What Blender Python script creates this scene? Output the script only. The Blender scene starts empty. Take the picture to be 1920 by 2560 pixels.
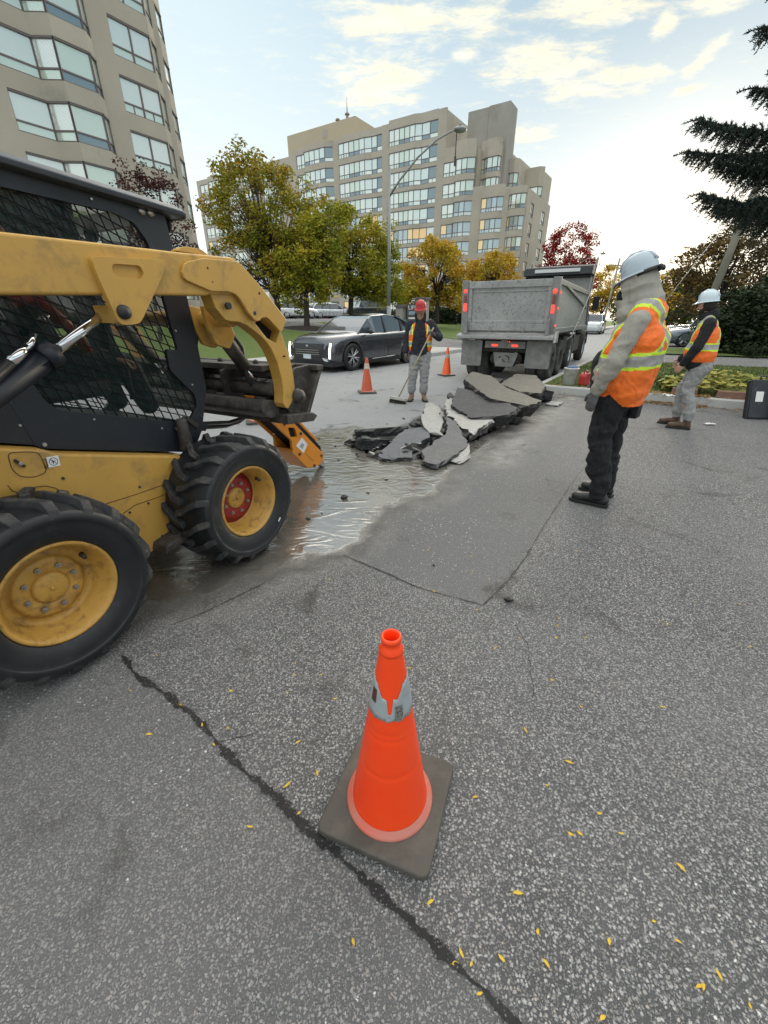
import bpy, bmesh, math, random
import numpy as np
from mathutils import Vector, Matrix, noise
PI = math.pi
sc = bpy.context.scene
COL = sc.collection
def R(d): return math.radians(d)

# ---------------------------------------------------------------- camera
cam = bpy.data.objects.new('camera', bpy.data.cameras.new('camera'))
COL.objects.link(cam)
cam.location = (0, 0, 1.48)
cam.rotation_euler = (R(90 - 25.30), 0, 0)
cam.data.sensor_fit = 'VERTICAL'
cam.data.sensor_height = 36
cam.data.lens = 1026 / 2560 * 36
cam.data.clip_start = 0.05
cam.data.clip_end = 3000
sc.camera = cam

# ---------------------------------------------------------------- world, sun, exposure
SUN_AZ, SUN_EL = 31.0, 9.0
w = bpy.data.worlds.new('World'); sc.world = w; w.use_nodes = True
nt = w.node_tree; N = nt.nodes; Lk = nt.links; N.clear()
def nd(t, **k):
    n = N.new(t)
    for a, b in k.items(): setattr(n, a, b)
    return n
def lk(a, b): Lk.new(a, b)
def mth(op, a, b=None, c=None, clamp=False):
    n = nd('ShaderNodeMath', operation=op, use_clamp=clamp)
    for i, v in enumerate((a, b, c)):
        if v is None: continue
        if isinstance(v, (int, float)): n.inputs[i].default_value = v
        else: lk(v, n.inputs[i])
    return n.outputs[0]
sky = nd('ShaderNodeTexSky', sky_type='NISHITA', sun_disc=False, sun_elevation=R(SUN_EL), sun_rotation=R(SUN_AZ),
         air_density=1.0, dust_density=1.6, ozone_density=1.6, altitude=150)
tc = nd('ShaderNodeTexCoord')
sep = nd('ShaderNodeSeparateXYZ'); lk(tc.outputs['Generated'], sep.inputs[0])
zz = mth('MAXIMUM', sep.outputs[2], 0.04)
px = mth('DIVIDE', sep.outputs[0], zz); py = mth('DIVIDE', sep.outputs[1], zz)
# thin high haze lifts the clear sky towards white near the horizon
hz = mth('POWER', mth('SUBTRACT', 1.0, zz, clamp=True), 3.2, clamp=True)
# clouds laid on a flat layer overhead
cb = nd('ShaderNodeCombineXYZ'); lk(px, cb.inputs[0]); lk(py, cb.inputs[1])
mp = nd('ShaderNodeMapping'); mp.inputs['Location'].default_value = (3.1, 1.7, 0)
mp.inputs['Rotation'].default_value = (0, 0, R(28)); mp.inputs['Scale'].default_value = (1.5, 2.3, 1)
lk(cb.outputs[0], mp.inputs[0])
n1 = nd('ShaderNodeTexNoise'); n1.inputs['Scale'].default_value = 3.4; n1.inputs['Detail'].default_value = 9
n1.inputs['Roughness'].default_value = 0.70; n1.inputs['Distortion'].default_value = 0.25
lk(mp.outputs[0], n1.inputs['Vector'])
def rng_w(a, b):   # unseen bright cloud deck overhead, added to light the ground
    l = mth('SQRT', mth('ADD', mth('MULTIPLY', a, a), mth('MULTIPLY', b, b)))
    r = nd('ShaderNodeMapRange', interpolation_type='SMOOTHSTEP'); r.inputs[1].default_value = 1.98; r.inputs[2].default_value = 1.55; r.inputs[3].default_value = 0; r.inputs[4].default_value = 1
    lk(mth('ADD', l, mth('MULTIPLY', n1.outputs['Fac'], .25)), r.inputs[0]); return r.outputs[0]
def mixw(nd, lk, az):   # the clear sky is milky to the left of the road and bluest above the spruce
    r = nd('ShaderNodeMapRange', interpolation_type='SMOOTHSTEP'); r.inputs[1].default_value = -.45; r.inputs[2].default_value = .5; lk(az, r.inputs[0])
    m = nd('ShaderNodeMix', data_type='RGBA'); lk(r.outputs[0], m.inputs[0]); m.inputs[6].default_value = (2.5, 3.3, 3.7, 1); m.inputs[7].default_value = (.22, 1.1, 1.85, 1); return m.outputs[2]
# cloud bank envelopes: bumps centred on directions of the sky where clouds stand
def bump(cx, cy, rx, ry, rot=0.0):
    m = nd('ShaderNodeMapping', vector_type='TEXTURE'); m.inputs['Location'].default_value = (cx, cy, 0)
    m.inputs['Rotation'].default_value = (0, 0, R(rot)); m.inputs['Scale'].default_value = (rx, ry, 1)
    lk(cb.outputs[0], m.inputs[0])
    l = nd('ShaderNodeVectorMath', operation='LENGTH'); lk(m.outputs[0], l.inputs[0])
    r = nd('ShaderNodeMapRange', interpolation_type='SMOOTHSTEP'); r.inputs[1].default_value = 0.2; r.inputs[2].default_value = 1.5
    r.inputs[3].default_value = 1; r.inputs[4].default_value = 0; lk(l.outputs['Value'], r.inputs[0]); return r.outputs[0]
env = None
for b in [(.02, 2.18, .30, .14, 0), (.34, 2.14, .12, .12, 0), (-.02, 2.62, .26, .34, 20), (.34, 2.37, .07, .07, 0), (.72, 2.46, .30, .22, 10), (1.03, 2.62, .26, .17, -20), (1.22, 2.5, .09, .06, 30), (.74, 2.10, .26, .12, 0), (1.17, 2.04, .16, .10, -30), (1.06, 2.18, .05, .13, -20), (1.36, 2.40, .05, .17, -10), (1.46, 2.68, .06, .07, 0), (.88, 3.2, .16, .16, 0)]:
    o = bump(*b); env = o if env is None else mth('MAXIMUM', env, o)
cm = nd('ShaderNodeMapRange', interpolation_type='SMOOTHSTEP')
lk(mth('ADD', mth('MULTIPLY', mth('SUBTRACT', n1.outputs['Fac'], .5), 3.0), mth('MULTIPLY', env, 0.85)), cm.inputs[0]); cm.inputs[1].default_value = 0.10; cm.inputs[2].default_value = 1.15
deck = rng_w(px, py)
cloud = mth('MAXIMUM', mth('MULTIPLY', cm.outputs[0], 0.95), deck)
mx = nd('ShaderNodeMix', data_type='RGBA'); lk(mth('ADD', mth('MULTIPLY', hz, 0.04), 0.91), mx.inputs[0])
lk(sky.outputs[0], mx.inputs[6])
gr = nd('ShaderNodeMix', data_type='RGBA'); lk(mth('POWER', mth('SUBTRACT', 1.0, zz, clamp=True), 2.2, clamp=True), gr.inputs[0])
gr.inputs[7].default_value = (5.0, 5.1, 4.85, 1)
az = mth('MULTIPLY', mth('ARCTAN2', sep.outputs[0], sep.outputs[1]), 1.0)
lk(mixw(nd, lk, az), gr.inputs[6]); lk(gr.outputs[2], mx.inputs[7])
n2 = nd('ShaderNodeTexNoise'); n2.inputs['Scale'].default_value = 3.0; n2.inputs['Detail'].default_value = 4; lk(mp.outputs[0], n2.inputs['Vector'])
cc = nd('ShaderNodeMix', data_type='RGBA'); lk(mth('MULTIPLY', n2.outputs['Fac'], 1.0), cc.inputs[0])
cc.inputs[6].default_value = (4.7, 4.1, 2.6, 1); cc.inputs[7].default_value = (5.0, 4.85, 4.2, 1)
mx2 = nd('ShaderNodeMix', data_type='RGBA'); lk(cloud, mx2.inputs[0]); lk(mx.outputs[2], mx2.inputs[6]); dk = nd('ShaderNodeMix', data_type='RGBA'); lk(deck, dk.inputs[0]); lk(cc.outputs[2], dk.inputs[6]); added_bright_bank = bump(.45, 1.25, .75, .55, 10); bk_ = nd('ShaderNodeMix', data_type='RGBA'); lk(added_bright_bank, bk_.inputs[0]); bk_.inputs[6].default_value = (6.0, 6.1, 6.1, 1); bk_.inputs[7].default_value = (21, 20, 17.5, 1); lk(bk_.outputs[2], dk.inputs[7]); lk(dk.outputs[2], mx2.inputs[7])  # unseen bright bank added above the frame to brighten water and ground
bg = nd('ShaderNodeBackground'); bg.inputs[1].default_value = 0.1
lk(mx2.outputs[2], bg.inputs[0])
wo = nd('ShaderNodeOutputWorld'); lk(bg.outputs[0], wo.inputs[0])

sl = bpy.data.lights.new('sun', 'SUN'); sl.energy = 0.6; sl.angle = R(12); sl.color = (1, .88, .7)
so = bpy.data.objects.new('sun', sl); COL.objects.link(so)
sd = Vector((math.sin(R(SUN_AZ)) * math.cos(R(SUN_EL)), math.cos(R(SUN_AZ)) * math.cos(R(SUN_EL)), math.sin(R(SUN_EL))))
so.rotation_euler = sd.to_track_quat('Z', 'Y').to_euler(); so.location = (20, 30, 60)
sc.view_settings.view_transform = 'Standard'; sc.view_settings.look = 'None'
sc.view_settings.exposure = 1.34; sc.view_settings.gamma = 1
sc.cycles.max_bounces = 6; sc.cycles.transparent_max_bounces = 8
sc.cycles.use_adaptive_sampling = True

# ---------------------------------------------------------------- materials
def newmat(name):
    global N, Lk
    m = bpy.data.materials.new(name); m.use_nodes = True
    N = m.node_tree.nodes; Lk = m.node_tree.links
    p = N['Principled BSDF']; return m, p
def mixc(fac, a, b):
    n = nd('ShaderNodeMix', data_type='RGBA')
    if isinstance(fac, (int, float)): n.inputs[0].default_value = fac
    else: lk(fac, n.inputs[0])
    for i, v in ((6, a), (7, b)):
        if isinstance(v, (tuple, list)): n.inputs[i].default_value = tuple(v[:3]) + (1,)
        else: lk(v, n.inputs[i])
    return n.outputs[2]
def rng(v, a, b, c=0., d=1., smooth=False):
    n = nd('ShaderNodeMapRange')
    if smooth: n.interpolation_type = 'SMOOTHSTEP'
    lk(v, n.inputs[0])
    for i, x in enumerate((a, b, c, d)):
        if isinstance(x, (int, float)): n.inputs[i + 1].default_value = x
        else: lk(x, n.inputs[i + 1])
    return n.outputs[0]
def tex(kind, scale, detail=3, rough=.55, co=None, feature=None, dist=0):
    n = nd('ShaderNodeTex' + kind)
    n.inputs['Scale'].default_value = scale
    if kind == 'Noise':
        n.inputs['Detail'].default_value = detail; n.inputs['Roughness'].default_value = rough; n.inputs['Distortion'].default_value = dist
    if feature: n.feature = feature
    if co is None: co = nd('ShaderNodeTexCoord').outputs['Object']
    lk(co, n.inputs['Vector']); return n
def bumpn(h, dist=.01, st=1., nrm=None):
    b = nd('ShaderNodeBump'); b.inputs['Distance'].default_value = dist; b.inputs['Strength'].default_value = st
    lk(h, b.inputs['Height'])
    if nrm: lk(nrm, b.inputs['Normal'])
    return b.outputs[0]
def attr(name): return nd('ShaderNodeAttribute', attribute_name=name)
def M(name, col, rough=.6, metal=0., var=.15, vs=3., bump=0., bs=40., dirt=None, dirt_amt=.0, ds=2.5, spec=.5, coat=0., emit=None, island=0.):
    """A plain procedural material: slow colour drift, optional dirt blotches, optional fine relief."""
    m, p = newmat(name)
    n = tex('Noise', vs, 5, .6)
    lo = tuple(c * (1 - var) for c in col); hi = tuple(min(1, c * (1 + var)) for c in col)
    c = mixc(rng(n.outputs['Fac'], .3, .7), lo, hi)
    if island:
        g = nd('ShaderNodeNewGeometry'); c = mixc(mth('MULTIPLY', g.outputs['Random Per Island'], island), c, tuple(x * .35 for x in col))
    if dirt:
        d = tex('Noise', ds, 8, .72, dist=.4)
        f = rng(d.outputs['Fac'], .62 - dirt_amt * .3, .72 - dirt_amt * .1)
        c = mixc(mth('MULTIPLY', f, min(1, .35 + dirt_amt)), c, dirt)
    lk(c, p.inputs['Base Color'])
    r = rng(n.outputs['Fac'], .3, .7, max(0, rough - .08), min(1, rough + .08)); lk(r, p.inputs['Roughness'])
    p.inputs['Metallic'].default_value = metal; p.inputs['Specular IOR Level'].default_value = spec; p.inputs['Coat Weight'].default_value = coat
    if bump:
        b = tex('Noise', bs, 4, .6); lk(bumpn(b.outputs['Fac'], bump), p.inputs['Normal'])
    if emit:
        p.inputs['Emission Color'].default_value = tuple(emit[:3]) + (1,); p.inputs['Emission Strength'].default_value = emit[3]
    return m

# ---------------------------------------------------------------- mesh builder
class MB:
    def __init__(s): s.v = []; s.f = []; s.m = []; s.sm = []
    def add(s, vs, fs, mi=0, smooth=False):
        o = len(s.v); s.v += [tuple(x) for x in vs]; s.f += [tuple(i + o for i in f) for f in fs]; s.m += [mi] * len(fs); s.sm += [smooth] * len(fs); return s
    def box(s, x0, x1, y0, y1, z0, z1, mi=0, mat=None):
        vs = [(x, y, z) for x in (x0, x1) for y in (y0, y1) for z in (z0, z1)]
        if mat is not None: vs = [mat @ Vector(v) for v in vs]
        return s.add(vs, [(0, 1, 3, 2), (4, 6, 7, 5), (0, 4, 5, 1), (2, 3, 7, 6), (0, 2, 6, 4), (1, 5, 7, 3)], mi)
    def prism(s, poly, a, b, f, mi=0):
        """poly of 2D points swept between a and b; f(p, q, t) -> 3D point"""
        n = len(poly); vs = [f(p[0], p[1], a) for p in poly] + [f(p[0], p[1], b) for p in poly]
        fs = [tuple(range(n))[::-1], tuple(range(n, 2 * n))] + [(i, (i + 1) % n, n + (i + 1) % n, n + i) for i in range(n)]
        return s.add(vs, fs, mi)
    def side(s, poly, y0, y1, mi=0): return s.prism(poly, y0, y1, lambda p, q, t: (p, t, q), mi)
    def plan(s, poly, z0, z1, mi=0): return s.prism(poly, z0, z1, lambda p, q, t: (p, q, t), mi)
    def front(s, poly, x0, x1, mi=0): return s.prism(poly, x0, x1, lambda p, q, t: (t, p, q), mi)
    def tube(s, path, r, n=10, mi=0, caps=True, smooth=True, flat=1.0):
        P = [Vector(p) for p in path]; k = len(P); rr = r if isinstance(r, (list, tuple)) else [r] * k
        up = None; vs = []
        for i in range(k):
            t = (P[min(i + 1, k - 1)] - P[max(i - 1, 0)]).normalized()
            if up is None:
                up = Vector((0, 0, 1)) if abs(t.z) < .9 else Vector((1, 0, 0))
            a = t.cross(up).normalized(); b = a.cross(t).normalized(); up = b
            for j in range(n):
                q = 2 * PI * j / n; vs.append(P[i] + a * math.cos(q) * rr[i] + b * math.sin(q) * rr[i] * flat)
        fs = [(i * n + j, i * n + (j + 1) % n, (i + 1) * n + (j + 1) % n, (i + 1) * n + j) for i in range(k - 1) for j in range(n)]
        s.add(vs, fs, mi, smooth)
        if caps:
            o = len(s.v) - len(vs); s.f += [tuple(o + j for j in range(n))[::-1], tuple(o + (k - 1) * n + j for j in range(n))]; s.m += [mi] * 2; s.sm += [False] * 2
        return s
    def cyl(s, p0, p1, r, r1=None, n=16, mi=0, smooth=True): return s.tube([p0, p1], [r, r if r1 is None else r1], n, mi, True, smooth)
    def lathe(s, prof, c=(0, 0, 0), ax='z', n=32, mi=0, smooth=True, sx=1., sy=1., a0=0., a1=2 * PI):
        full = abs(a1 - a0 - 2 * PI) < 1e-6; m = n if full else n + 1; vs = []
        for r, h in prof:
            for j in range(m):
                q = a0 + (a1 - a0) * j / n; x, y = r * math.cos(q) * sx, r * math.sin(q) * sy
                p = (x, y, h) if ax == 'z' else ((x, h, y) if ax == 'y' else (h, x, y))
                vs.append((p[0] + c[0], p[1] + c[1], p[2] + c[2]))
        fs = []
        for i in range(len(prof) - 1):
            for j in range(n if full else n):
                k = (j + 1) % m
                if not full and j == n: continue
                fs.append((i * m + j, i * m + k, (i + 1) * m + k, (i + 1) * m + j))
        return s.add(vs, fs, mi, smooth)
    def ball(s, c, r, n=12, mi=0, sc=(1, 1, 1)):
        k = n // 2; pr = [(math.sin(PI * i / k) * r, -math.cos(PI * i / k) * r) for i in range(k + 1)]
        pr[0] = (1e-4, -r); pr[-1] = (1e-4, r); vs0 = len(s.v)
        s.lathe(pr, (0, 0, 0), 'z', n, mi)
        for i in range(vs0, len(s.v)):
            v = s.v[i]; s.v[i] = (v[0] * sc[0] + c[0], v[1] * sc[1] + c[1], v[2] * sc[2] + c[2])
        return s
    def xf(s, mat, i0=0):
        for i in range(i0, len(s.v)): s.v[i] = tuple(mat @ Vector(s.v[i]))
        return s
    def build(s, name, mats, parent=None, bevel=0., seg=2, fix=True, loc=None, sub=0, autosm=None):
        me = bpy.data.meshes.new(name); me.from_pydata(s.v, [], s.f); me.update()
        mats = mats if isinstance(mats, (list, tuple)) else [mats]
        for m in mats: me.materials.append(m)
        me.polygons.foreach_set('material_index', s.m); me.polygons.foreach_set('use_smooth', s.sm)
        if fix:
            bm = bmesh.new(); bm.from_mesh(me); bmesh.ops.recalc_face_normals(bm, faces=bm.faces); bm.to_mesh(me); bm.free()
        o = bpy.data.objects.new(name, me); COL.objects.link(o)
        if parent is not None: o.parent = parent
        if loc: o.location = loc
        if bevel:
            b = o.modifiers.new('bevel', 'BEVEL'); b.width = bevel; b.segments = seg; b.limit_method = 'ANGLE'; b.angle_limit = R(40); b.harden_normals = False
        if sub:
            q = o.modifiers.new('sub', 'SUBSURF'); q.levels = sub; q.render_levels = sub
        return o
def thing(name, label, cat, loc=(0, 0, 0), rz=0., group=None):
    o = bpy.data.objects.new(name, None); COL.objects.link(o); o.location = loc; o.rotation_euler = (0, 0, rz)
    o.empty_display_size = .2
    return tag(o, label, cat, group)
def tag(o, label, cat, group=None):
    o['label'] = label; o['category'] = cat
    if group: o['group'] = group
    return o
def struct(o, kind='structure'): o['kind'] = kind; return o
def dup(root, loc=None, rz=None, label=None, group=None):
    r = root.copy(); COL.objects.link(r)
    if loc is not None: r.location = loc
    if rz is not None: r.rotation_euler = (0, 0, rz)
    if label: r['label'] = label
    if group: r['group'] = group
    for ch in root.children:
        c = ch.copy(); COL.objects.link(c); c.parent = r
        for g in ch.children:
            d = g.copy(); COL.objects.link(d); d.parent = c
    return r
def bake(o):
    """apply an object's modifiers, keep its name"""
    dg = bpy.context.evaluated_depsgraph_get(); dg.update()
    me = bpy.data.meshes.new_from_object(o.evaluated_get(dg)); old = o.data; o.modifiers.clear(); o.data = me; me.name = old.name
    bpy.data.meshes.remove(old); return o

# road frame: u along the road, v to its left
AZ = R(33); E1 = Vector((math.sin(AZ), math.cos(AZ), 0)); E2 = Vector((-E1.y, E1.x, 0)); RO = Vector((-3.3, 15, 0))
def UV(u, v, z=0.): q = RO + E1 * u + E2 * v; return Vector((q.x, q.y, z))
def toUV(x, y): d = Vector((x, y, 0)) - RO; return d.dot(E1), d.dot(E2)
def head(az): return R(90 - az)      # yaw of a thing whose local +x looks along compass azimuth az
# ================================================================ ground sheet
rnd = random.Random(5)
def seg_d(px, py, a, b):
    ax, ay = a; bx, by = b; dx, dy = bx - ax, by - ay; t = np.clip(((px - ax) * dx + (py - ay) * dy) / (dx * dx + dy * dy), 0, 1)
    return np.hypot(px - ax - t * dx, py - ay - t * dy)
def inpoly(X, Y, poly):
    ins = np.zeros(X.shape, bool); n = len(poly)
    for i in range(n):
        x0, y0 = poly[i]; x1, y1 = poly[(i + 1) % n]
        c = ((y0 > Y) != (y1 > Y)); xi = (x1 - x0) * (Y - y0) / ((y1 - y0) if y1 != y0 else 1e-9) + x0
        ins ^= c & (X < xi)
    return ins
def sdist(X, Y, poly):
    d = np.full(X.shape, 1e9)
    for i in range(len(poly)): d = np.minimum(d, seg_d(X, Y, poly[i], poly[(i + 1) % len(poly)]))
    return np.where(inpoly(X, Y, poly), -d, d)
def axis(lo, hi, st, far):
    a = list(np.arange(lo, hi + 1e-6, st)); g = st; x = hi
    while x < far: g *= 1.35; x += g; a.append(x)
    g = st; x = lo; b = []
    while x > -far: g *= 1.35; x -= g; b.append(x)
    return np.array(b[::-1] + a)
ax = axis(-4.5, 6.5, .06, 900); ay = axis(.1, 14, .06, 900)
X, Y = np.meshgrid(ax, ay)
PIT = [(-.38, 5.07), (-.40, 5.55), (.25, 6.1), (.75, 7.0), (1.15, 7.6), (1.6, 8.6), (2.3, 9.6), (3.1, 9.8), (3.5, 9.2), (3.15, 8.4), (2.33, 7.14), (1.16, 5.38), (.62, 4.60), (.07, 4.60), (-.19, 4.88)]
WET = [(-1.2, 4.85), (-1.1, 5.6), (-.5, 6.0), (-.3, 5.2), (.1, 4.6), (.7, 4.6), (1.3, 5.4), (2.0, 6.5), (1.9, 6.1), (1.1, 4.8), (.42, 3.6), (.02, 3.1), (-.3, 2.55), (-.75, 2.3), (-1.0, 2.0), (-2.2, 1.6), (-4, 1.4), (-4, 3.2), (-2.2, 3.9)]
WET2 = [(1.9, 6.2), (2.7, 7.4), (3.5, 8.7), (3.2, 8.6), (2.4, 7.2)]
PATCH = [(.568, 1.881), (-.25, 2.41), (-.9, 2.9), (-.2, 4.6), (3.3, 9.1), (4.9, 8.5), (2.375, 4.534), (1.4, 3.07)]
def nz(x, y, s, o=0.): return np.array([noise.noise(Vector((a * s + o, b * s + o, o))) for a, b in zip(x.ravel(), y.ravel())]).reshape(x.shape)
near = (X > -6) & (X < 8) & (Y > 0) & (Y < 16)
nx1 = np.zeros(X.shape); nx1[near] = nz(X[near], Y[near], 1.1, 3.); nx2 = np.zeros(X.shape); nx2[near] = nz(X[near], Y[near], 4.3, 7.)
dw = np.minimum(sdist(X, Y, WET), sdist(X, Y, WET2) + .02) + nx1 * .16 + nx2 * .10
wet = np.clip(.5 - dw / .62, 0, 1); wet[~near] = 0
dp = sdist(X, Y, PATCH); patch = np.clip(.5 - dp / .04, 0, 1)
OLD = [(-1.27, 1.5), (-.98, 1.29), (-.6, 1.01), (-.28, .775), (0, .58), (.2, .435), (.45, .22), (.5, -.5), (-6, -.5), (-6, 1.4)]
patch = np.maximum(patch, .55 * np.clip(.5 - sdist(X, Y, OLD) / .06, 0, 1))
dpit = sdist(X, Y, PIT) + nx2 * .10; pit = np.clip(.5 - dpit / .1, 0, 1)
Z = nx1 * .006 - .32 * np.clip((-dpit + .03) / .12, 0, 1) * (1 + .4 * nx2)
tu = (X - RO.x) * E1.x + (Y - RO.y) * E1.y; tv = (X - RO.x) * E2.x + (Y - RO.y) * E2.y
Z = np.where((tv > .6) & (tu > -30), -.12, Z); Z = np.where((tv < -9.2) & (tu > -.5), -.12, Z)
road = np.clip((tv + 8.6 + nx1 * .1) / .25, 0, 1)
DST = [(.7, 4.3), (1.3, 4.7), (2.3, 6.0), (3.6, 7.9), (3.9, 8.6), (3.3, 9.0), (1.2, 5.4)]
dirt = np.clip(.5 - (np.minimum(np.minimum(sdist(X, Y, WET), sdist(X, Y, PIT)), sdist(X, Y, DST)) - .12 + nx1 * .35) / .45, 0, 1); dirt[~near] = 0
ny_, nx_ = X.shape
verts = np.stack([X, Y, Z], -1).reshape(-1, 3)
ii = np.arange(ny_ * nx_).reshape(ny_, nx_)
faces = np.stack([ii[:-1, :-1], ii[:-1, 1:], ii[1:, 1:], ii[1:, :-1]], -1).reshape(-1, 4)
def gridmesh(name, verts, faces, mats, attrs={}, smooth=True):
    me = bpy.data.meshes.new(name); me.from_pydata(verts.tolist(), [], faces.tolist()); me.update()
    for k, a in attrs.items():
        t = me.attributes.new(k, 'FLOAT', 'POINT'); t.data.foreach_set('value', np.asarray(a, np.float32).ravel())
    for m in mats: me.materials.append(m)
    me.polygons.foreach_set('use_smooth', [smooth] * len(me.polygons))
    o = bpy.data.objects.new(name, me); COL.objects.link(o); return o
def asphalt(name, full=True):
    m, p = newmat(name)
    geo = nd('ShaderNodeNewGeometry'); co = geo.outputs['Position']
    big = tex('Noise', .7, 6, .62, co); mid = tex('Noise', 6, 5, .65, co); fine = tex('Noise', 160, 3, .6, co)
    wp = nd('ShaderNodeVectorMath', operation='ADD'); lk(co, wp.inputs[0]); sc3 = nd('ShaderNodeVectorMath', operation='SCALE'); sc3.inputs['Scale'].default_value = .011
    wn = tex('Noise', 95, 3, .6, co); lk(wn.outputs['Color'], sc3.inputs[0]); lk(sc3.outputs[0], wp.inputs[1])
    v1 = tex('Voronoi', 112, co=wp.outputs[0]); v2 = tex('Voronoi', 215, co=wp.outputs[0])
    sp = nd('ShaderNodeSeparateColor'); lk(v1.outputs['Color'], sp.inputs[0]); sp2 = nd('ShaderNodeSeparateColor'); lk(v2.outputs['Color'], sp2.inputs[0])
    # big stones: only some cells show, the rest stay binder; small grit fills between
    s1 = mth('MULTIPLY', rng(v1.outputs['Distance'], .36, .56, 1, 0), rng(sp.outputs[0], .12, .25))
    s2 = mth('MULTIPLY', rng(v2.outputs['Distance'], .35, .6, 1, 0), rng(sp2.outputs[0], .35, .5))
    st = mth('MAXIMUM', s1, mth('MULTIPLY', s2, .75))
    tone = mixc(sp.outputs[1], (.14, .14, .139), (.44, .438, .427)); tone = mixc(rng(sp.outputs[2], .96, .99), tone, (.66, .65, .62)); tone = mixc(rng(sp2.outputs[2], .9, .95), tone, (.42, .36, .30))
    binder = mixc(fine.outputs['Fac'], (.034, .035, .037), (.12, .122, .124))
    base = mixc(st, binder, tone)
    base = mixc(mth('MULTIPLY', rng(mid.outputs['Fac'], .45, .75), .22), base, (.15, .15, .15))
    base = mixc(mth('MULTIPLY', rng(big.outputs['Fac'], .4, .7), .30), base, (.27, .27, .265))
    hgt = mth('ADD', mth('MULTIPLY', st, .7), mth('MULTIPLY', fine.outputs['Fac'], .3))
    rough = rng(st, 0, 1, .92, .72)
    if full:
        pa = attr('patch').outputs['Fac']; rd = attr('road').outputs['Fac']; we = attr('wet').outputs['Fac']; pi = attr('pit').outputs['Fac']; di = attr('dirt').outputs['Fac']
        # finer, darker repair patch
        f2 = mixc(mth('MULTIPLY', s2, .55), mixc(fine.outputs['Fac'], (.10, .101, .103), (.19, .19, .19)), (.34, .34, .33))
        f2 = mixc(mth('MULTIPLY', rng(sp.outputs[2], .965, .985), s1), f2, (.75, .75, .72))
        base = mixc(mth('MULTIPLY', pa, .88), base, f2)
        # the worn road is paler and smoother
        r2 = mixc(mth('MULTIPLY', st, .4), mixc(big.outputs['Fac'], (.27, .28, .285), (.35, .36, .36)), (.45, .455, .45))
        base = mixc(mth('MULTIPLY', rd, .85), base, r2)
        dn = tex('Noise', 3.5, 8, .7, co, dist=.6)
        dm = mth('MULTIPLY', di, rng(dn.outputs['Fac'], .35, .6))
        base = mixc(mth('MULTIPLY', dm, .95), base, mixc(fine.outputs['Fac'], (.26, .245, .215), (.46, .44, .40)))
        # oily stains of their own shape
        sn = tex('Noise', 1.6, 7, .7, co, dist=1.0); base = mixc(mth('MULTIPLY', rng(sn.outputs['Fac'], .575, .68), .62), base, (.05, .047, .042))
        # flowing muddy water
        mpf = nd('ShaderNodeMapping'); mpf.inputs['Rotation'].default_value = (0, 0, R(-52)); mpf.inputs['Scale'].default_value = (1., 2.1, 1); lk(co, mpf.inputs[0])
        rip = tex('Noise', 3.6, 3, .42, mpf.outputs[0], dist=1.6); rip2 = tex('Noise', 19, 3, .5, mpf.outputs[0], dist=1.6)
        wn2 = tex('Noise', 5, 7, .7, co, dist=.4)
        rip2b = None
        wf = rng(mth('ADD', we, mth('MULTIPLY', mth('SUBTRACT', wn2.outputs['Fac'], .5), .6)), .42, .62)
        damp = rng(mth('ADD', we, mth('MULTIPLY', mth('SUBTRACT', wn2.outputs['Fac'], .5), .9)), .12, .5)
        base = mixc(mth('MULTIPLY', damp, .78), base, mixc(st, (.035, .033, .030), (.12, .115, .105)))
        mud = mixc(rng(big.outputs['Fac'], .35, .65), (.10, .09, .075), (.20, .185, .16))
        base = mixc(mth('MULTIPLY', wf, .82), base, mud)
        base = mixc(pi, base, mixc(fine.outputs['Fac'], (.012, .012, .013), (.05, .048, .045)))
        rough = mixf(wf, mixf(damp, rough, .5), rng(wn2.outputs['Fac'], .4, .65, .04, .16))
        hh = mixf(wf, mth('MULTIPLY', hgt, 1.0), mth('ADD', mth('MULTIPLY', rip.outputs['Fac'], 1.35), mth('MULTIPLY', rip2.outputs['Fac'], .12)))
        lk(mixf(wf, .35, 1.), p.inputs['Specular IOR Level']); lk(mixf(wf, 1.5, 2.0), p.inputs['IOR'])
        hgt = hh
    lk(base, p.inputs['Base Color']); lk(rough, p.inputs['Roughness']); lk(bumpn(hgt, .0045, 1.), p.inputs['Normal'])
    return m
def mixf(f, a, b):
    n = nd('ShaderNodeMix')
    for i, v in ((0, f), (2, a), (3, b)):
        if isinstance(v, (int, float)): n.inputs[i].default_value = v
        else: lk(v, n.inputs[i])
    return n.outputs[0]
m_asph = asphalt('asphalt'); m_asph2 = asphalt('asphalt_plain', False)
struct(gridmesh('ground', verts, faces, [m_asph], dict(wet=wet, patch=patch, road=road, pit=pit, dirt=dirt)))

# ---------------------------------------------------------------- terrain beside the road
def grassmat(name, a, b, c):
    m, p = newmat(name); g = nd('ShaderNodeNewGeometry'); co = g.outputs['Position']
    n = tex('Noise', .9, 5, .6, co); f = tex('Noise', 35, 4, .7, co); l = tex('Voronoi', 9, co=co)
    k = mixc(n.outputs['Fac'], a, b); k = mixc(rng(f.outputs['Fac'], .35, .7), k, c)
    sp = nd('ShaderNodeSeparateColor'); lk(l.outputs['Color'], sp.inputs[0])
    k = mixc(mth('MULTIPLY', mth('MULTIPLY', rng(l.outputs['Distance'], .25, .4, 1, 0), rng(sp.outputs[0], .7, .75)), .8), k, (.28, .20, .05))
    lk(k, p.inputs['Base Color']); p.inputs['Roughness'].default_value = .95; lk(bumpn(f.outputs['Fac'], .06), p.inputs['Normal']); return m
m_grass = grassmat('grass', (.07, .125, .02), (.10, .165, .03), (.15, .20, .045))
m_conc = M('concrete', (.42, .42, .40), .85, var=.12, vs=1.5, bump=.004, bs=60, dirt=(.2, .19, .17), dirt_amt=.3)
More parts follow.
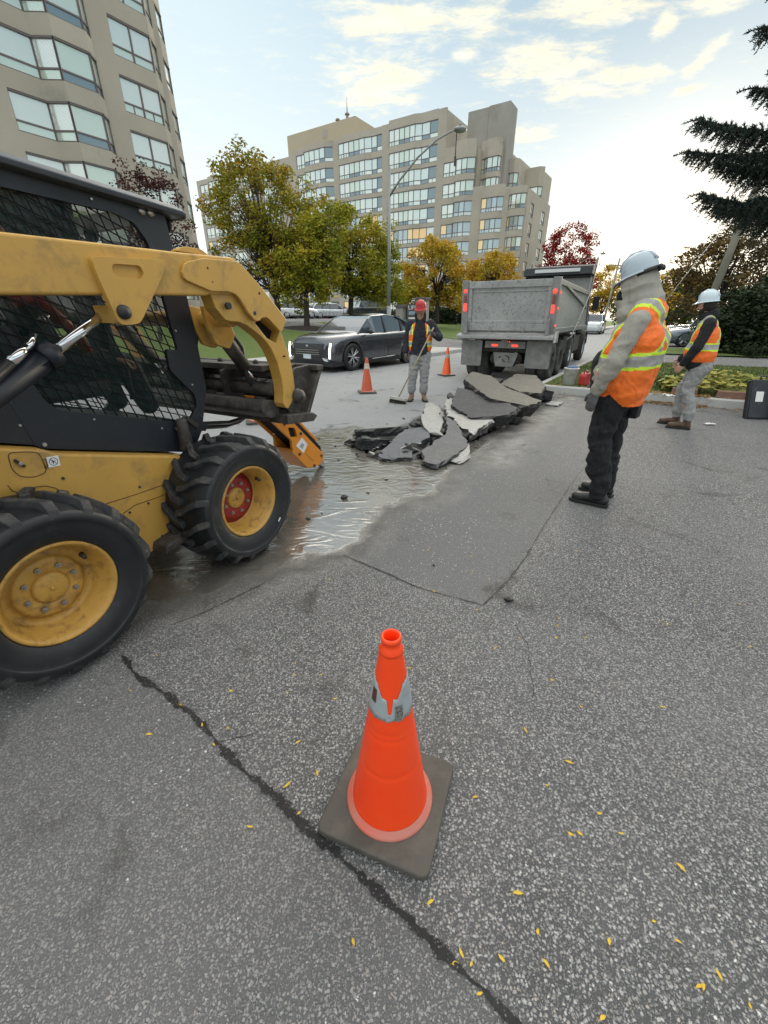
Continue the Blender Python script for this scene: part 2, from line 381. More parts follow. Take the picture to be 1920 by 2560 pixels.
m_mulch = M('mulch', (.035, .026, .02), .95, var=.4, vs=14, bump=.03, bs=25)
def kerbv(u): # how far the far kerb swings towards the road
    if u < .5: return 0.
    t = min(1, (u - .5) / 5.5); t = t * t * (3 - 2 * t); return -2.6 * t
def zl(v): # height of the far-side ground above the road, rising to the car park
    if v < 1.7: return .15
    if v < 13.4: return .15 + (v - 1.7) * .0885
    return min(1.42, 1.185 + (v - 13.4) * .02)
def strip(name, mat, us, vs, zf, kb=kerbv, kind='structure'):
    V = []; F_ = []
    for u in us:
        for v in vs:
            kk = kb(u) * max(0, 1 - max(0, v) / 10.) if kb else 0
            q = UV(u, v + kk); V.append((q.x, q.y, zf(u, v)))
    n = len(vs)
    for i in range(len(us) - 1):
        for j in range(n - 1): F_.append((i * n + j, (i + 1) * n + j, (i + 1) * n + j + 1, i * n + j + 1))
    o = gridmesh(name, np.array(V), np.array(F_), [mat]); o['kind'] = kind; return o
def lin(a, b, st): return list(np.linspace(a, b, max(2, int(round((b - a) / st)) + 1)))
D0, D1 = 9.4, 16.0       # the entrance drive
def zf(u, v): return zl(v) + .03 * noise.noise(Vector((u * .3, v * .3, 0)))
strip('lawn', m_grass, lin(-25, D0, .5), lin(1.7, 13.4, .5), zf); strip('lawn', m_grass, lin(D1, 140, 3), lin(1.7, 13.4, .6), zf)
strip('entrance_drive', m_asph2, lin(D0, D1, .5), [-.02, .3] + lin(.9, 14, .5), lambda u, v: max(.004, zl(v) - .15 * (1 - min(1, max(0, v) / 1.2)) - .02))
strip('parking_lot', m_asph2, lin(-60, 150, 5), lin(13.4, 75, 5), lambda u, v: zl(v) + .01)
kerb_prof = [(0, 0), (.01, .14), (.03, .155), (.15, .157), (.15, .1)]
def kerb(name, us, kb=kerbv, v0=0., sgn=1, rot=None):
    V = []; F_ = []; n = len(kerb_prof)
    for u in us:
        for a, z in kerb_prof:
            q = UV(u, v0 + sgn * a + (kb(u) if kb else 0)) if rot is None else UV(v0 + sgn * a, u); V.append((q.x, q.y, z))
    for i in range(len(us) - 1):
        for j in range(n - 1): F_.append((i * n + j, (i + 1) * n + j, (i + 1) * n + j + 1, i * n + j + 1))
    o = gridmesh(name, np.array(V), np.array(F_), [m_conc], smooth=False); o['kind'] = 'structure'
kerb('kerb', lin(-25, D0, .4)); kerb('kerb', lin(D1, 140, 4))
strip('sidewalk', m_conc, lin(-25, D0, .4), [.15, .5, 1.0, 1.7], lambda u, v: .156 if v < 1 else .160)
strip('sidewalk', m_conc, lin(D1, 140, 4), [.15, .5, 1.0, 1.7], lambda u, v: .156 if v < 1 else .160)
# near side of the road: grass wedge, driveway of the next house, grass again
def zr(u, v): return .15 + .02 * noise.noise(Vector((u, v, 3)))
strip('lawn', m_grass, lin(-1.0, 6.3, .35), lin(-40, -8.75, .6), zr, None)
strip('lawn', m_grass, lin(10.8, 15.5, .35), lin(-40, -8.75, .8), zr, None)
strip('driveway', m_asph2, [6.3, 7.5, 9, 10.8], [-60, -30, -14, -8.75], lambda u, v: .10, None)
strip('driveway', m_asph2, [15.5, 19, 25, 34], [-60, -30, -14, -8.75], lambda u, v: .10, None)
strip('lawn', m_grass, lin(34, 140, 4), lin(-60, -8.75, 3), zr, None)
kerb('kerb', lin(-.85, 6.3, .4), None, -8.6, -1); kerb('kerb', lin(10.8, 15.5, .4), None, -8.6, -1); kerb('kerb', lin(34, 140, 4), None, -8.6, -1)
kerb('kerb', lin(-30, -8.6, .5), None, -1.15, 1, rot=1)
# mulch ring under the lone tree
c_mul = UV(12.1, 9.3)
# ================================================================ apartment buildings
m_wall = M('precast_concrete', (.45, .41, .335), .88, var=.10, vs=.25, bump=.004, bs=30, dirt=(.26, .235, .20), dirt_amt=.15, ds=.35)
m_wall2 = M('penthouse_cladding', (.44, .38, .27), .8, var=.05, vs=.3)
m_wall3 = M('slab_concrete', (.33, .315, .28), .88, var=.12, vs=.3, dirt=(.24, .22, .19), dirt_amt=.2, ds=.5)
m_frame = M('window_frame', (.17, .145, .14), .5, metal=.2, var=.1)
def glassmat(name, warm):
    m, p = newmat(name); g = nd('ShaderNodeNewGeometry'); r = g.outputs['Random Per Island']
    n = tex('WhiteNoise', 1) if False else None
    c = nd('ShaderNodeValToRGB'); lk(r, c.inputs[0]); e = c.color_ramp.elements; c.color_ramp.interpolation = 'CONSTANT'
    cols = [(.70, .80, .76), (.58, .70, .72), (.78, .84, .78), (.36, .48, .54), (.68, .78, .68), (.50, .62, .70), (.82, .86, .80), (.20, .27, .30)]
    if warm: cols = [(.95, .62, .26), (.60, .68, .66), (.95, .70, .32), (.70, .66, .5), (.45, .55, .58), (.75, .70, .5), (.30, .38, .40), (.66, .72, .70)]  # warm pane colours stand in for reflected sunset glow, put into base colour
    e[0].position = 0; e[0].color = cols[0] + (1,); e[1].position = 1 / 8; e[1].color = cols[1] + (1,)
    for i in range(2, 8): q = e.new(i / 8); q.color = cols[i] + (1,)
    # curtain folds seen through the glass
    wv = nd('ShaderNodeTexWave', bands_direction='DIAGONAL'); wv.inputs['Scale'].default_value = 3.; wv.inputs['Distortion'].default_value = 3.; lk(nd('ShaderNodeTexCoord').outputs['Object'], wv.inputs['Vector'])
    lk(mixc(mth('MULTIPLY', wv.outputs['Fac'], .22), c.outputs[0], (.3, .35, .36)), p.inputs['Base Color'])
    p.inputs['Roughness'].default_value = .06; p.inputs['Metallic'].default_value = .45; p.inputs['Coat Weight'].default_value = 1; p.inputs['Coat Roughness'].default_value = .02
    return m
m_glass = glassmat('window_glass', False); m_glassw = glassmat('window_glass_sunset_tint', True)
class Facade:
    """plan polyline (s, off) on a wall line; off>0 stands proud towards -nrm... towards the viewer side"""
    def __init__(s, root, O, ds, dn, wall=None): s.root = root; s.O = Vector(O); s.ds = Vector(ds); s.dn = Vector(dn); s.w = MB(); s.wm = wall or m_wall
    def pt(s, a, b, z): q = s.O + s.ds * a + s.dn * b; return (q.x, q.y, z)
    def seg(s, A, B, z0, z1, th=.35, o=0.):
        a0 = (A[0], A[1] + o); b0 = (B[0], B[1] + o); vs = [s.pt(*a0, z0), s.pt(*b0, z0), s.pt(b0[0], b0[1] - th, z0), s.pt(a0[0], a0[1] - th, z0)]
        vs += [(v[0], v[1], z1) for v in vs]
        s.w.add(vs, [(0, 1, 5, 4), (1, 2, 6, 5), (2, 3, 7, 6), (3, 0, 4, 7), (4, 5, 6, 7), (3, 2, 1, 0)])
    def wins(s, pts, heads, h, z0, ztop, panes, glass=None, frac=.28, lip=.05):
        """pts: plan polyline of a window band; heads: head heights (top to bottom); panes: panes in each leg"""
        hs = sorted(heads, reverse=True)
        lev = [ztop] + [x - h for x in hs]; tops = lev; bots = hs + [z0]
        for t, b in zip(lev, bots):
            for A, B in zip(pts[:-1], pts[1:]): s.seg(A, B, b, t)
        for hd in hs:
            fr = MB(); gl = MB()
            for (A, B), n in zip(zip(pts[:-1], pts[1:]), panes):
                A = Vector((A[0], A[1] - .12)); B = Vector((B[0], B[1] - .12)); L = (B - A).length
                d = (B - A) / L; nn = Vector((-d.y, d.x)); nn = nn if nn.y > 0 else -nn
                def bar(a, b, z0_, z1_, dep=.05):
                    P = [A + d * a + nn * dep, A + d * b + nn * dep, A + d * b - nn * .03, A + d * a - nn * .03]
                    vs = [s.pt(q.x, q.y, z0_) for q in P] + [s.pt(q.x, q.y, z1_) for q in P]
                    fr.add(vs, [(0, 1, 5, 4), (1, 2, 6, 5), (2, 3, 7, 6), (3, 0, 4, 7), (4, 5, 6, 7), (3, 2, 1, 0)])
                k = .045
                bar(0, L, hd - .10, hd, .095); bar(0, L, hd - h, hd - h + .07)
                zt = hd - h + h * frac; bar(0, L, zt - k, zt + k, .045)
                for i in range(n + 1):
                    c = L * i / n; bar(max(0, c - k), min(L, c + k), hd - h, hd, .06)
                for i in range(n):
                    a, b = L * i / n + k, L * (i + 1) / n - k
                    for q0, q1 in ((hd - h + .07, zt - k), (zt + k, hd - .07)):
                        pa = A + d * a; pb = A + d * b; gl.add([s.pt(pa.x, pa.y, q0), s.pt(pb.x, pb.y, q0), s.pt(pb.x, pb.y, q1), s.pt(pa.x, pa.y, q1)], [(0, 1, 2, 3)])
                        if q0 < zt - .2 and n > 1 and rnd.random() < .5: bar((a + b) / 2 - .03, (a + b) / 2 + .03, q0, q1, .03)
            f = fr.build('window', m_frame, s.root); gl.build('pane', glass(hd) if callable(glass) else (glass or m_glass), f, fix=False)
    def done(s, name='wall'): return s.w.build(name, s.wm, s.root)

# --- near tower at the left
tw = thing('apartment_tower', 'tall beige apartment tower with bay windows, rising behind the skid steer loader', 'building')
f = Facade(tw, (-15.8, 37.6, 0), E1, -E2)
heads = [12.9 + 2.74 * k for k in range(-4, 5)]
zt = 28.
def bay(s0):
    """one repeating bay module, s0 = start"""
    f.wins([(s0, 0), (s0 + 1.95, 0)], heads, 1.85, 1.2, zt, [1]); 
    f.wins([(s0 + 1.95, 0), (s0 + 2.55, .95)], heads, 1.85, 1.2, zt, [1])
    f.wins([(s0 + 2.55, .95), (s0 + 4.55, .95)], heads, 1.85, 1.2, zt, [1])
    f.wins([(s0 + 4.55, .95), (s0 + 5.1, .35)], heads, 1.85, 1.2, zt, [1])
f.wins([(-8.85, 0), (-6.9, 0), (-6.2, 1.0), (-4.35, 1.0), (-3.75, .45)], heads, 1.85, 1.2, zt, [1, 1, 1, 1])
f.seg((-3.75, .45), (-3.7, 0), 1.2, zt, .3); f.seg((-3.7, .0), (-2.2, 0), 1.2, zt)
f.wins([(-2.2, 0), (.5, 0)], heads, 1.85, 1.2, zt, [2])
f.seg((.5, 0), (.62, -.1), 1.2, zt)
f.wins([(.62, -.1), (1.5, -.9)], heads, 1.85, 1.2, zt, [1])
f.seg((1.5, -.9), (1.9, -.9), 1.2, zt); f.wins([(1.9, -.9), (3.0, -1.9)], [h - .3 for h in heads], 1.6, 1.2, zt, [1]); f.seg((3.0, -1.9), (3.1, -9), 1.2, zt)
f.seg((-10.9, 0), (-8.85, 0), 1.2, zt)
f.wins([(-15.9, .9), (-13.8, .9), (-12.9, 0), (-10.9, 0)], heads, 1.85, 1.2, zt, [1, 1, 1])
f.seg((-24, .5), (-15.9, .5), 1.2, zt); f.seg((-24, -.5), (3.0, -10), 1.2, zt - .1, .3)
for hd in heads:   # slim dark lintel strip above every window head, left undrawn
    pass
f.done()

# --- long building across the road
b2 = thing('apartment_building', 'long beige apartment block with stepped roof terraces and blank stair slab, beyond the street trees', 'building')
P0 = Vector((9.47, 84, 0)); dD = -E2; g = 1.3
f = Facade(b2, P0, dD, -E1)
H = [29.8, 26.75, 24.0, 21.2, 18.5, 15.72, 13.0, 10.2, 7.4, 4.6]
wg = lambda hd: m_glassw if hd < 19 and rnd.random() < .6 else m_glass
f.wins([(-31.6, .0), (-29.2, 0), (-28.9, .8), (-23.9, .8), (-22.5, 0)], H, 2.15, g, 30.7, [2, 1, 4, 1], wg)
f.seg((-22.5, 0), (-20.9, 0), g, 30.6); f.seg((-32.6, 0), (-31.6, 0), g, 30.6)
f.wins([(-20.9, .4), (-15.2, .4), (-13.9, 0), (-11.7, 0)], H, 2.2, g, 30.75, [5, 1, 2], wg)
f.seg((-11.7, 0), (-10.05, 0), g, 30.8)
f.wins([(-10.05, .4), (-5.1, .4), (-4.0, 0), (-1.1, 0)], H, 2.2, g, 31.0, [5, 1, 2], wg)
f.seg((-1.1, 0), (.3, 0), g, 30.9); f.seg((.0, 0), (.3, -12), 22, 30.9, .3)
f.wins([(.3, .2), (2.4, .2)], H[2:], 1.9, g, 25.8, [2], wg); f.wins([(2.4, .2), (2.8, .9), (4.6, .9), (5.7, .3)], H[2:], 2.0, g, 26.2, [1, 2, 1], wg)
f.seg((5.7, .3), (7.4, .3), g, 20.2)
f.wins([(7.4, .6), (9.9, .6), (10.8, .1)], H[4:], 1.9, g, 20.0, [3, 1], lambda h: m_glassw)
f.seg((10.8, .1), (11.65, .1), g, 19.6)
f.wins([(11.65, .1), (12.2, .6), (13.6, .6), (14.4, .1)], H[4:], 1.9, g, 19.4, [1, 2, 1], wg)
# stepped masses behind the terraces
f.wins([(5.7, -2), (6.3, -2), (6.9, -1.6), (8.6, -1.6), (8.9, -2.2)], [24.2, 21.6], 1.9, 18, 26.4, [1, 1, 2, 1])
f.seg((8.9, -2.2), (9.1, -14), 18, 25.6, .3)
f.wins([(8.9, -5), (10.2, -5), (10.8, -5.6)], [22.6], 1.9, 18, 24.4, [2, 1]); f.seg((10.8, -5.6), (11, -14), 18, 24.4, .3)
f.wins([(10.8, -9), (13.2, -9), (13.8, -9.5)], [21.2], 1.7, 18, 23.8, [2, 1]); f.seg((13.8, -9.5), (13.9, -14), 18, 23.2, .3)
f.seg((-32.5, -.4), (0, -.4), g, 30.3, 12); f.seg((0, -.4), (5.9, -.4), g, 25.2, 10); f.seg((5.9, -.4), (14.1, -.4), g, 18.9, 13)
# far left wing
for a, b, n in ((-62, -59.2, 2), (-58.9, -54.6, 4), (-53, -49, 3), (-47.5, -43, 4), (-41.5, -37.5, 3)):
    f.wins([(a, 0), (b, 0)] if n < 4 else [(a, 0), (a + .9, .7), (b - .9, .7), (b, 0)], [29.1 - 2.75 * k for k in range(10)], 2.1, g, 30.0, [n] if n < 4 else [1, n - 2, 1], wg)
for a, b in ((-63, -62), (-59.2, -58.9), (-54.6, -53), (-49, -47.5), (-43, -41.5), (-37.5, -32.6)): f.seg((a, 0), (b, 0), g, 30.0)
f.seg((-62.9, -.4), (-32.6, -.4), g, 29.7, 12)
f.done()
# side wall going back along the road
f = Facade(b2, P0 + dD * 14.4 - E1 * .1, E1, dD)
px_ = 0.
for a, b in ((2.6, 4.3), (9.2, 11.2)):
    f.seg((px_, 0), (a, 0), g, 19.2); f.wins([(a, 0), (b, 0)], [17.75, 15.15, 12.5, 9.9, 7.3, 4.7], 1.9, g, 19.2, [2], wg); px_ = b
f.seg((px_, 0), (14.1, 0), g, 19.2); f.seg((.3, -.4), (14.0, -.4), g, 18.8, 12); f.done()
mb = MB(); q = []
def pz(a, b, z): v = P0 + dD * a + E1 * b; return (v.x, v.y, z)
def block(mb, a0, a1, b0, b1, z0, z1):
    vs = [pz(a, b, z) for a in (a0, a1) for b in (b0, b1) for z in (z0, z1)]; mb.add(vs, [(0, 1, 3, 2), (4, 6, 7, 5), (0, 4, 5, 1), (2, 3, 7, 6), (0, 2, 6, 4), (1, 5, 7, 3)])
block(mb, -39.2, -21.6, 6, 14, 29, 35.6); mb.build('penthouse', m_wall2, b2)
mb = MB(); block(mb, 2.6, 6.0, 3, 6.2, 18, 30.7); block(mb, 6.06, 9.35, 2.9, 6.3, 18, 30.75); mb.build('stair_slab', m_wall3, b2)
mb = MB()
for a, b in ((-27.3, 8), (-24.2, 7)):
    c = Vector(pz(a, b, 35.4)); mb.cyl(c, c + Vector((0, 0, 1.1)), .28); mb.cyl(c + Vector((0, 0, 1.1)), c + Vector((0, 0, 1.4)), .5, .3)
mb.cyl(c + Vector((0, 0, 1.4)), c + Vector((0, 0, 3.6)), .1, .03); mb.build('roof_vent', M('vent_metal', (.3, .28, .26), .6), b2)
mb = MB(); c = pz(-29.2, 5.9, 34.4)
mb.add([pz(-29.7, 5.95, 33.6), pz(-28.5, 5.95, 33.6), pz(-28.5, 5.95, 34.8), pz(-29.7, 5.95, 34.8)], [(0, 1, 2, 3)]); mb.build('louvre', M('louvre_grey', (.36, .33, .28), .7), b2)
# ================================================================ trees and plants
def leafmat(name, cols, tr=.25):
    m, p = newmat(name); g = nd('ShaderNodeNewGeometry'); r = g.outputs['Random Per Island']; co = g.outputs['Position']
    n = tex('Noise', .55, 3, .5, co)
    c = nd('ShaderNodeValToRGB'); e = c.color_ramp.elements
    lk(mth('ADD', mth('MULTIPLY', r, .55), mth('SUBTRACT', mth('MULTIPLY', n.outputs['Fac'], 1.5), .5), clamp=True), c.inputs[0])
    e[0].position = 0; e[0].color = cols[0] + (1,); e[1].position = 1; e[1].color = cols[-1] + (1,)
    for i in range(1, len(cols) - 1): q = e.new(i / (len(cols) - 1)); q.color = cols[i] + (1,)
    lk(c.outputs[0], p.inputs['Base Color']); p.inputs['Roughness'].default_value = .65; p.inputs['Specular IOR Level'].default_value = .25
    # leaves let light through
    t = nd('ShaderNodeBsdfTranslucent'); lk(c.outputs[0], t.inputs[0]); ms = nd('ShaderNodeMixShader'); ms.inputs[0].default_value = tr
    lk(p.outputs[0], ms.inputs[1]); lk(t.outputs[0], ms.inputs[2]); lk(ms.outputs[0], N['Material Output'].inputs[0]); return m
m_bark = M('bark', (.055, .045, .036), .95, var=.35, vs=6, bump=.02, bs=18)
L_GREEN = leafmat('leaves_turning', [(.09, .12, .015), (.19, .22, .022), (.32, .29, .03), (.42, .30, .03), (.48, .27, .04)])
L_YG = leafmat('leaves_yellow_green', [(.10, .14, .015), (.22, .25, .024), (.38, .35, .03), (.50, .38, .035)])
L_OR = leafmat('leaves_orange_yellow', [(.22, .23, .025), (.44, .34, .03), (.60, .38, .035), (.60, .30, .04)])
L_RED = leafmat('leaves_red', [(.16, .012, .012), (.30, .022, .02), (.38, .05, .03)])
L_PUR = leafmat('leaves_purple', [(.030, .010, .010), (.06, .018, .018), (.10, .03, .022)], .12)
L_BRN = leafmat('leaves_brown_green', [(.045, .048, .02), (.08, .07, .025), (.14, .09, .03), (.26, .15, .035)])
L_YEL = leafmat('leaves_bright_yellow', [(.30, .24, .02), (.55, .38, .03), (.65, .42, .04)], .4)
L_DRK = leafmat('foliage_dark', [(.012, .022, .010), (.022, .038, .014), (.04, .06, .02)], .1)
L_MID = leafmat('foliage_green', [(.04, .065, .015), (.07, .10, .02), (.11, .13, .03)], .2)
L_SPR = leafmat('spruce_needles', [(.022, .036, .034), (.04, .06, .052), (.07, .10, .085)], .08)
L_HOS = leafmat('hosta_leaves', [(.10, .15, .03), (.20, .24, .05), (.38, .36, .08), (.50, .42, .10)], .25)
def leaves(mb, c, r, n, size, rg, flat=.8, hang=.0):
    """a clump of leaf-sized faces on and inside a dome of radius r"""
    for _ in range(n):
        d = Vector((rg.gauss(0, 1), rg.gauss(0, 1), rg.gauss(0, 1))).normalized() * (r * rg.random() ** .4); d.z *= flat
        p = Vector(c) + d; a = Vector((rg.uniform(-1, 1), rg.uniform(-1, 1), rg.uniform(-.5, .5) - hang)).normalized(); nn = (d.normalized() * .6 + Vector((rg.uniform(-1, 1), rg.uniform(-1, 1), rg.uniform(-.2, 1)))).normalized()
        b = nn.cross(a)
        if b.length < .1: continue
        b.normalize(); s = size * rg.uniform(.6, 1.25); w = s * .42
        k = nn * s * .12
        mb.v += [tuple(p - a * s * .5), tuple(p + b * w * .6 - a * .12 * s + k), tuple(p + b * w * .45 + a * .25 * s + k), tuple(p + a * s * .5), tuple(p - b * w * .45 + a * .25 * s + k), tuple(p - b * w * .6 - a * .12 * s + k)]
        o = len(mb.v) - 6; mb.f.append(tuple(range(o, o + 6))); mb.m.append(0); mb.sm.append(False)
def tree(name, label, base, crown, mat, seed, forks=3, nclump=70, per=75, size=.2, cr=.62, tr=.16, group=None, low=.35, fork_h=.25):
    rg = random.Random(seed); B = Vector(base); t = thing(name, label, 'tree', base, 0, group)
    E_ = [(Vector(e[:3]) - B, e[3:]) for e in crown]
    vol = [e[1][0] * e[1][1] * e[1][2] for e in E_]; top = max(c.z + r[2] for c, r in E_)
    tk = MB(); cm = sum((c * v for (c, r), v in zip(E_, vol)), Vector()) / sum(vol)
    fk = Vector((cm.x * .12, cm.y * .12, top * fork_h)); tk.tube([(0, 0, -.2), fk * .12 + Vector((0, 0, 0)), fk * .6, fk], [tr * 1.5, tr * 1.12, tr, tr * .95], 10)
    limbs = []
    for i in range(forks):
        a = 2 * PI * (i + rg.random() * .6) / forks; c, r = E_[i % len(E_)]
        e = c * .75 + Vector((math.cos(a) * r[0] * .35, math.sin(a) * r[1] * .35, rg.uniform(.1, .5) * r[2])); m = fk.lerp(e, .45) + Vector((rg.uniform(-.2, .2), rg.uniform(-.2, .2), .35)); P = [fk, fk.lerp(m, .5), m, m.lerp(e, .5) + Vector((rg.uniform(-.15, .15), 0, .1)), e]
        tk.tube(P, [tr * .72, tr * .6, tr * .45, tr * .3, tr * .12], 7); limbs.append(P)
    lf = MB()
    for i in range(nclump):
        c, r = rg.choices(E_, weights=vol)[0]
        d = Vector((rg.gauss(0, 1), rg.gauss(0, 1), rg.gauss(0, 1))).normalized(); q = rg.uniform(.45, 1.) ** .6
        p = c + Vector((d.x * r[0] * q, d.y * r[1] * q, d.z * r[2] * q))
        P = min(limbs, key=lambda L: (L[3] - p).length); s = P[rg.choice((1, 2, 2, 3))]
        mdl = s.lerp(p, .5) + Vector((0, 0, -.12 * (p - s).length * rg.random())); tk.tube([s, mdl, p], [tr * .2, tr * .13, tr * .04], 5)
        leaves(lf, p, cr * rg.uniform(.65, 1.25), int(per * rg.uniform(.5, 1.2)), size, rg)
    tk.build('trunk', m_bark, t, fix=False); lf.build('crown', mat, t, fix=False); return t
G_ST = 'street trees on the far lawn'
tree('maple_tree', 'tallest street tree, green turning orange at its top, forking low behind the loader arm', (-7.3, 31.5, .95), [(-8.1, 32, 7.7, 3.3, 2.9, 3.0), (-5.9, 32, 6.1, 3.2, 2.6, 3.1), (-9.5, 32, 5.2, 2.2, 1.9, 2.1), (-8.7, 32, 9.6, 2.2, 1.6, 1.4), (-7.3, 31, 4.0, 2.6, 1.8, 1.6)], L_GREEN, 3, 4, 215, 95, .22, .66, .2, G_ST, fork_h=.16)
tree('maple_tree', 'yellow green tree standing in the dark mulch ring on the lawn', (-5.13, 30, .88), [(-4.5, 30, 4.9, 2.1, 1.9, 2.2), (-3.3, 30, 6.5, 1.4, 1.2, 1.6), (-5.5, 30, 3.1, 1.3, 1.2, 1.2), (-4.4, 30, 3.1, 1.0, 1., 1.0)], L_YG, 7, 4, 150, 95, .2, .56, .17, G_ST, fork_h=.28)
tree('maple_tree', 'green tree with a dark leaning trunk directly behind the street lamp pole', (-2.55, 34, 1.15), [(-1.6, 34, 5.0, 2.7, 2.4, 2.2), (-.8, 34, 6.2, 1.7, 1.5, 1.4), (.1, 34, 3.4, 1.7, 1.6, 1.1), (-2.7, 34, 7.2, 1.1, 1.0, 1.3), (-3.4, 34, 4.3, 1.2, 1., 1.5)], L_YG, 12, 5, 190, 95, .21, .6, .19, G_ST, fork_h=.22)
tree('maple_tree', 'orange and gold tree behind the worker in the red hard hat', (4.69, 40, 1.2), [(4.3, 40, 4.9, 2.7, 2.4, 2.3), (3.2, 40, 3.1, 2.0, 1.8, 1.0), (6.1, 40, 3.2, 1.8, 1.6, 1.1), (4.4, 40, 6.7, 1.5, 1.3, .8)], L_OR, 21, 5, 165, 90, .22, .58, .17, G_ST, fork_h=.25)
tree('maple_tree', 'golden tree rising behind the tailgate of the dump truck', (10.6, 46, 1.3), [(10.5, 46, 5.0, 2.7, 2.3, 2.2), (8.8, 46, 3.9, 1.9, 1.6, 1.5), (12.2, 46, 3.9, 1.8, 1.6, 1.4), (11.2, 46, 6.2, 1.5, 1.4, 1.1)], L_OR, 31, 5, 165, 85, .24, .62, .17, G_ST, fork_h=.25)
tree('young_tree', 'small thin green tree between the lamp pole and the stone gate pillar', (2.2, 43, 1.3), [(2.2, 43, 4.4, 1.8, 1.6, 1.7), (1.5, 43, 3.3, 1.0, 1.0, 1.0)], L_YG, 41, 4, 45, 70, .2, .45, .09, G_ST, fork_h=.3)
tree('red_maple', 'crimson tree showing above the raised canopy of the dump truck', (28.8, 75, 0), [(28.9, 75, 9.6, 4.3, 3.4, 4.6), (27.3, 75, 7.4, 3.2, 3, 2.8), (31.0, 75, 7.6, 3.2, 3, 3)], L_RED, 51, 6, 170, 80, .34, .85, .2, fork_h=.2)
tree('yellow_tree', 'bright yellow tree far down the road beside the utility pole', (38.2, 80, 0), [(38.3, 80, 6.2, 2.9, 2.5, 3.4), (36.8, 80, 4.4, 2.4, 2.3, 2.3), (40.2, 80, 4.8, 2.2, 2, 2.6)], L_YEL, 61, 5, 100, 60, .34, .8, .2, fork_h=.2)
tree('broad_green_tree', 'dark green tree at the bend of the road, left of the leaning worker', (35, 62, 0), [(33.6, 62, 3.0, 3.2, 2.5, 2.8), (36.8, 62, 3.2, 3.4, 2.5, 2.7), (40.2, 62, 3.0, 3.4, 2.5, 2.9)], L_MID, 71, 4, 130, 60, .32, .8, .2, fork_h=.15)
tree('broad_green_tree', 'olive tree in the gap between the two workers in white hard hats', (27.5, 44, 0), [(24.9, 44, 2.6, 2.3, 2.0, 2.2), (27.5, 44, 2.8, 2.6, 2.2, 2.6), (30.5, 44, 3.0, 3., 2.2, 2.9)], L_MID, 74, 4, 110, 60, .28, .7, .2, fork_h=.15)
tree('sunlit_tree', 'pale gold backlit tree between the two white hard hats', (24.8, 41, 0), [(24.9, 41, 3.7, 1.5, 1.3, 1.5)], L_YEL, 75, 3, 32, 50, .22, .5, .1)
tree('purple_leaf_tree', 'small tree with sparse dark purple leaves above the loader roof', (-9.3, 18.5, .3), [(-9.0, 18.5, 6.05, 1.0, .9, .55), (-8.2, 18.5, 5.5, 1.0, .8, .6), (-7.65, 18.5, 4.35, .55, .6, .75), (-8.6, 18.5, 4.4, 1.1, .8, .9)], L_PUR, 81, 4, 80, 50, .11, .30, .07, fork_h=.3)
tree('brown_leaf_tree', 'broad brownish autumn tree behind the wooden pole at the right', (21.5, 29, 0), [(20.8, 29, 3.6, 2.9, 2.5, 2.6), (19.4, 29, 4.6, 1.5, 1.4, 1.7), (21.4, 29, 5.4, 1.8, 1.6, 1.4), (18.8, 29, 2.6, 1.5, 1.2, 1.8), (23.6, 29, 4.2, 2.2, 1.6, 2.4), (26, 29, 3.4, 2.6, 2, 2.4)], L_BRN, 91, 5, 200, 80, .19, .55, .2, fork_h=.18)

# evergreen screen at the right
def hedge(name, label, c, r, mat, seed, n, per, size, cr):
    t = thing(name, label, 'hedge', (c[0], c[1], 0)); rg = random.Random(seed); lf = MB(); tk = MB()
    for _ in range(n):
        d = Vector((rg.gauss(0, 1), rg.gauss(0, 1), rg.gauss(0, 1))).normalized() * rg.uniform(.5, 1) ** .5; d.z = abs(d.z) if rg.random() < .6 else rg.uniform(0, .6)
        leaves(lf, (d.x * r[0], d.y * r[1], .1 + d.z * r[2]), cr * rg.uniform(.7, 1.3), per, size, rg, .9)
    tk.tube([(0, 0, 0), (0, 0, r[2] * .7)], [.08, .03], 6); lf.build('foliage', mat, t, fix=False); tk.build('stem', m_bark, t); return t
hedge('cedar_hedge', 'tall dark evergreen hedge behind the worker with the black sleeves', (16.2, 19.0), (2.7, 1.6, 3.1), L_DRK, 5, 150, 130, .17, .55)
hedge('cedar_hedge', 'low dark evergreen mass at the right edge beneath the spruce', (20.2, 17.4), (2.9, 1.6, 2.7), L_DRK, 6, 110, 120, .17, .55)
hedge('shrub', 'dark shrub with small leaves at the foot of the evergreen hedge', (14.6, 17.0), (.9, .6, .55), L_DRK, 8, 30, 70, .10, .22)
hedge('shrub', 'yellowish shrub behind the hosta bed at the right edge', (12.7, 12.7), (.8, .6, .8), L_MID, 9, 30, 80, .11, .22)
hedge('shrub', 'dark green bush behind the legs of the leaning worker', (6.2, 9.0), (.45, .35, .40), L_MID, 10, 24, 60, .06, .13)
for i, (x, y, r) in enumerate(((8.5, 52, 3.0), (5.6, 50, 2.2), (12, 54, 3.2))):
    hedge('evergreen_shrub', ['dark rounded evergreen behind the gold tree trunk', 'dark low evergreen right of the sign pillar', 'dark evergreen behind the dump truck tailgate'][i], (x, y), (r, 1.6, 2.9 + 1.2), L_DRK, 20 + i, 70, 70, .28, .6)
hedge('burning_bush', 'low bright red shrub behind the white minivan', (-6.6, 62), (2.9, 1.2, 1.9), L_RED, 30, 50, 60, .26, .5).location.z = 1.2
for i, (x, y) in enumerate(((-2, 66), (-13, 66), (3, 62))):
    hedge('evergreen_shrub', ['clipped green shrub right of the dark off-roader', 'dark shrub left of the white crossover', 'green shrub left of the lamp pole foot'][i], (x, y), (3, 1.2, 2.2), L_MID, 35 + i, 50, 50, .3, .5).location.z = 1.2

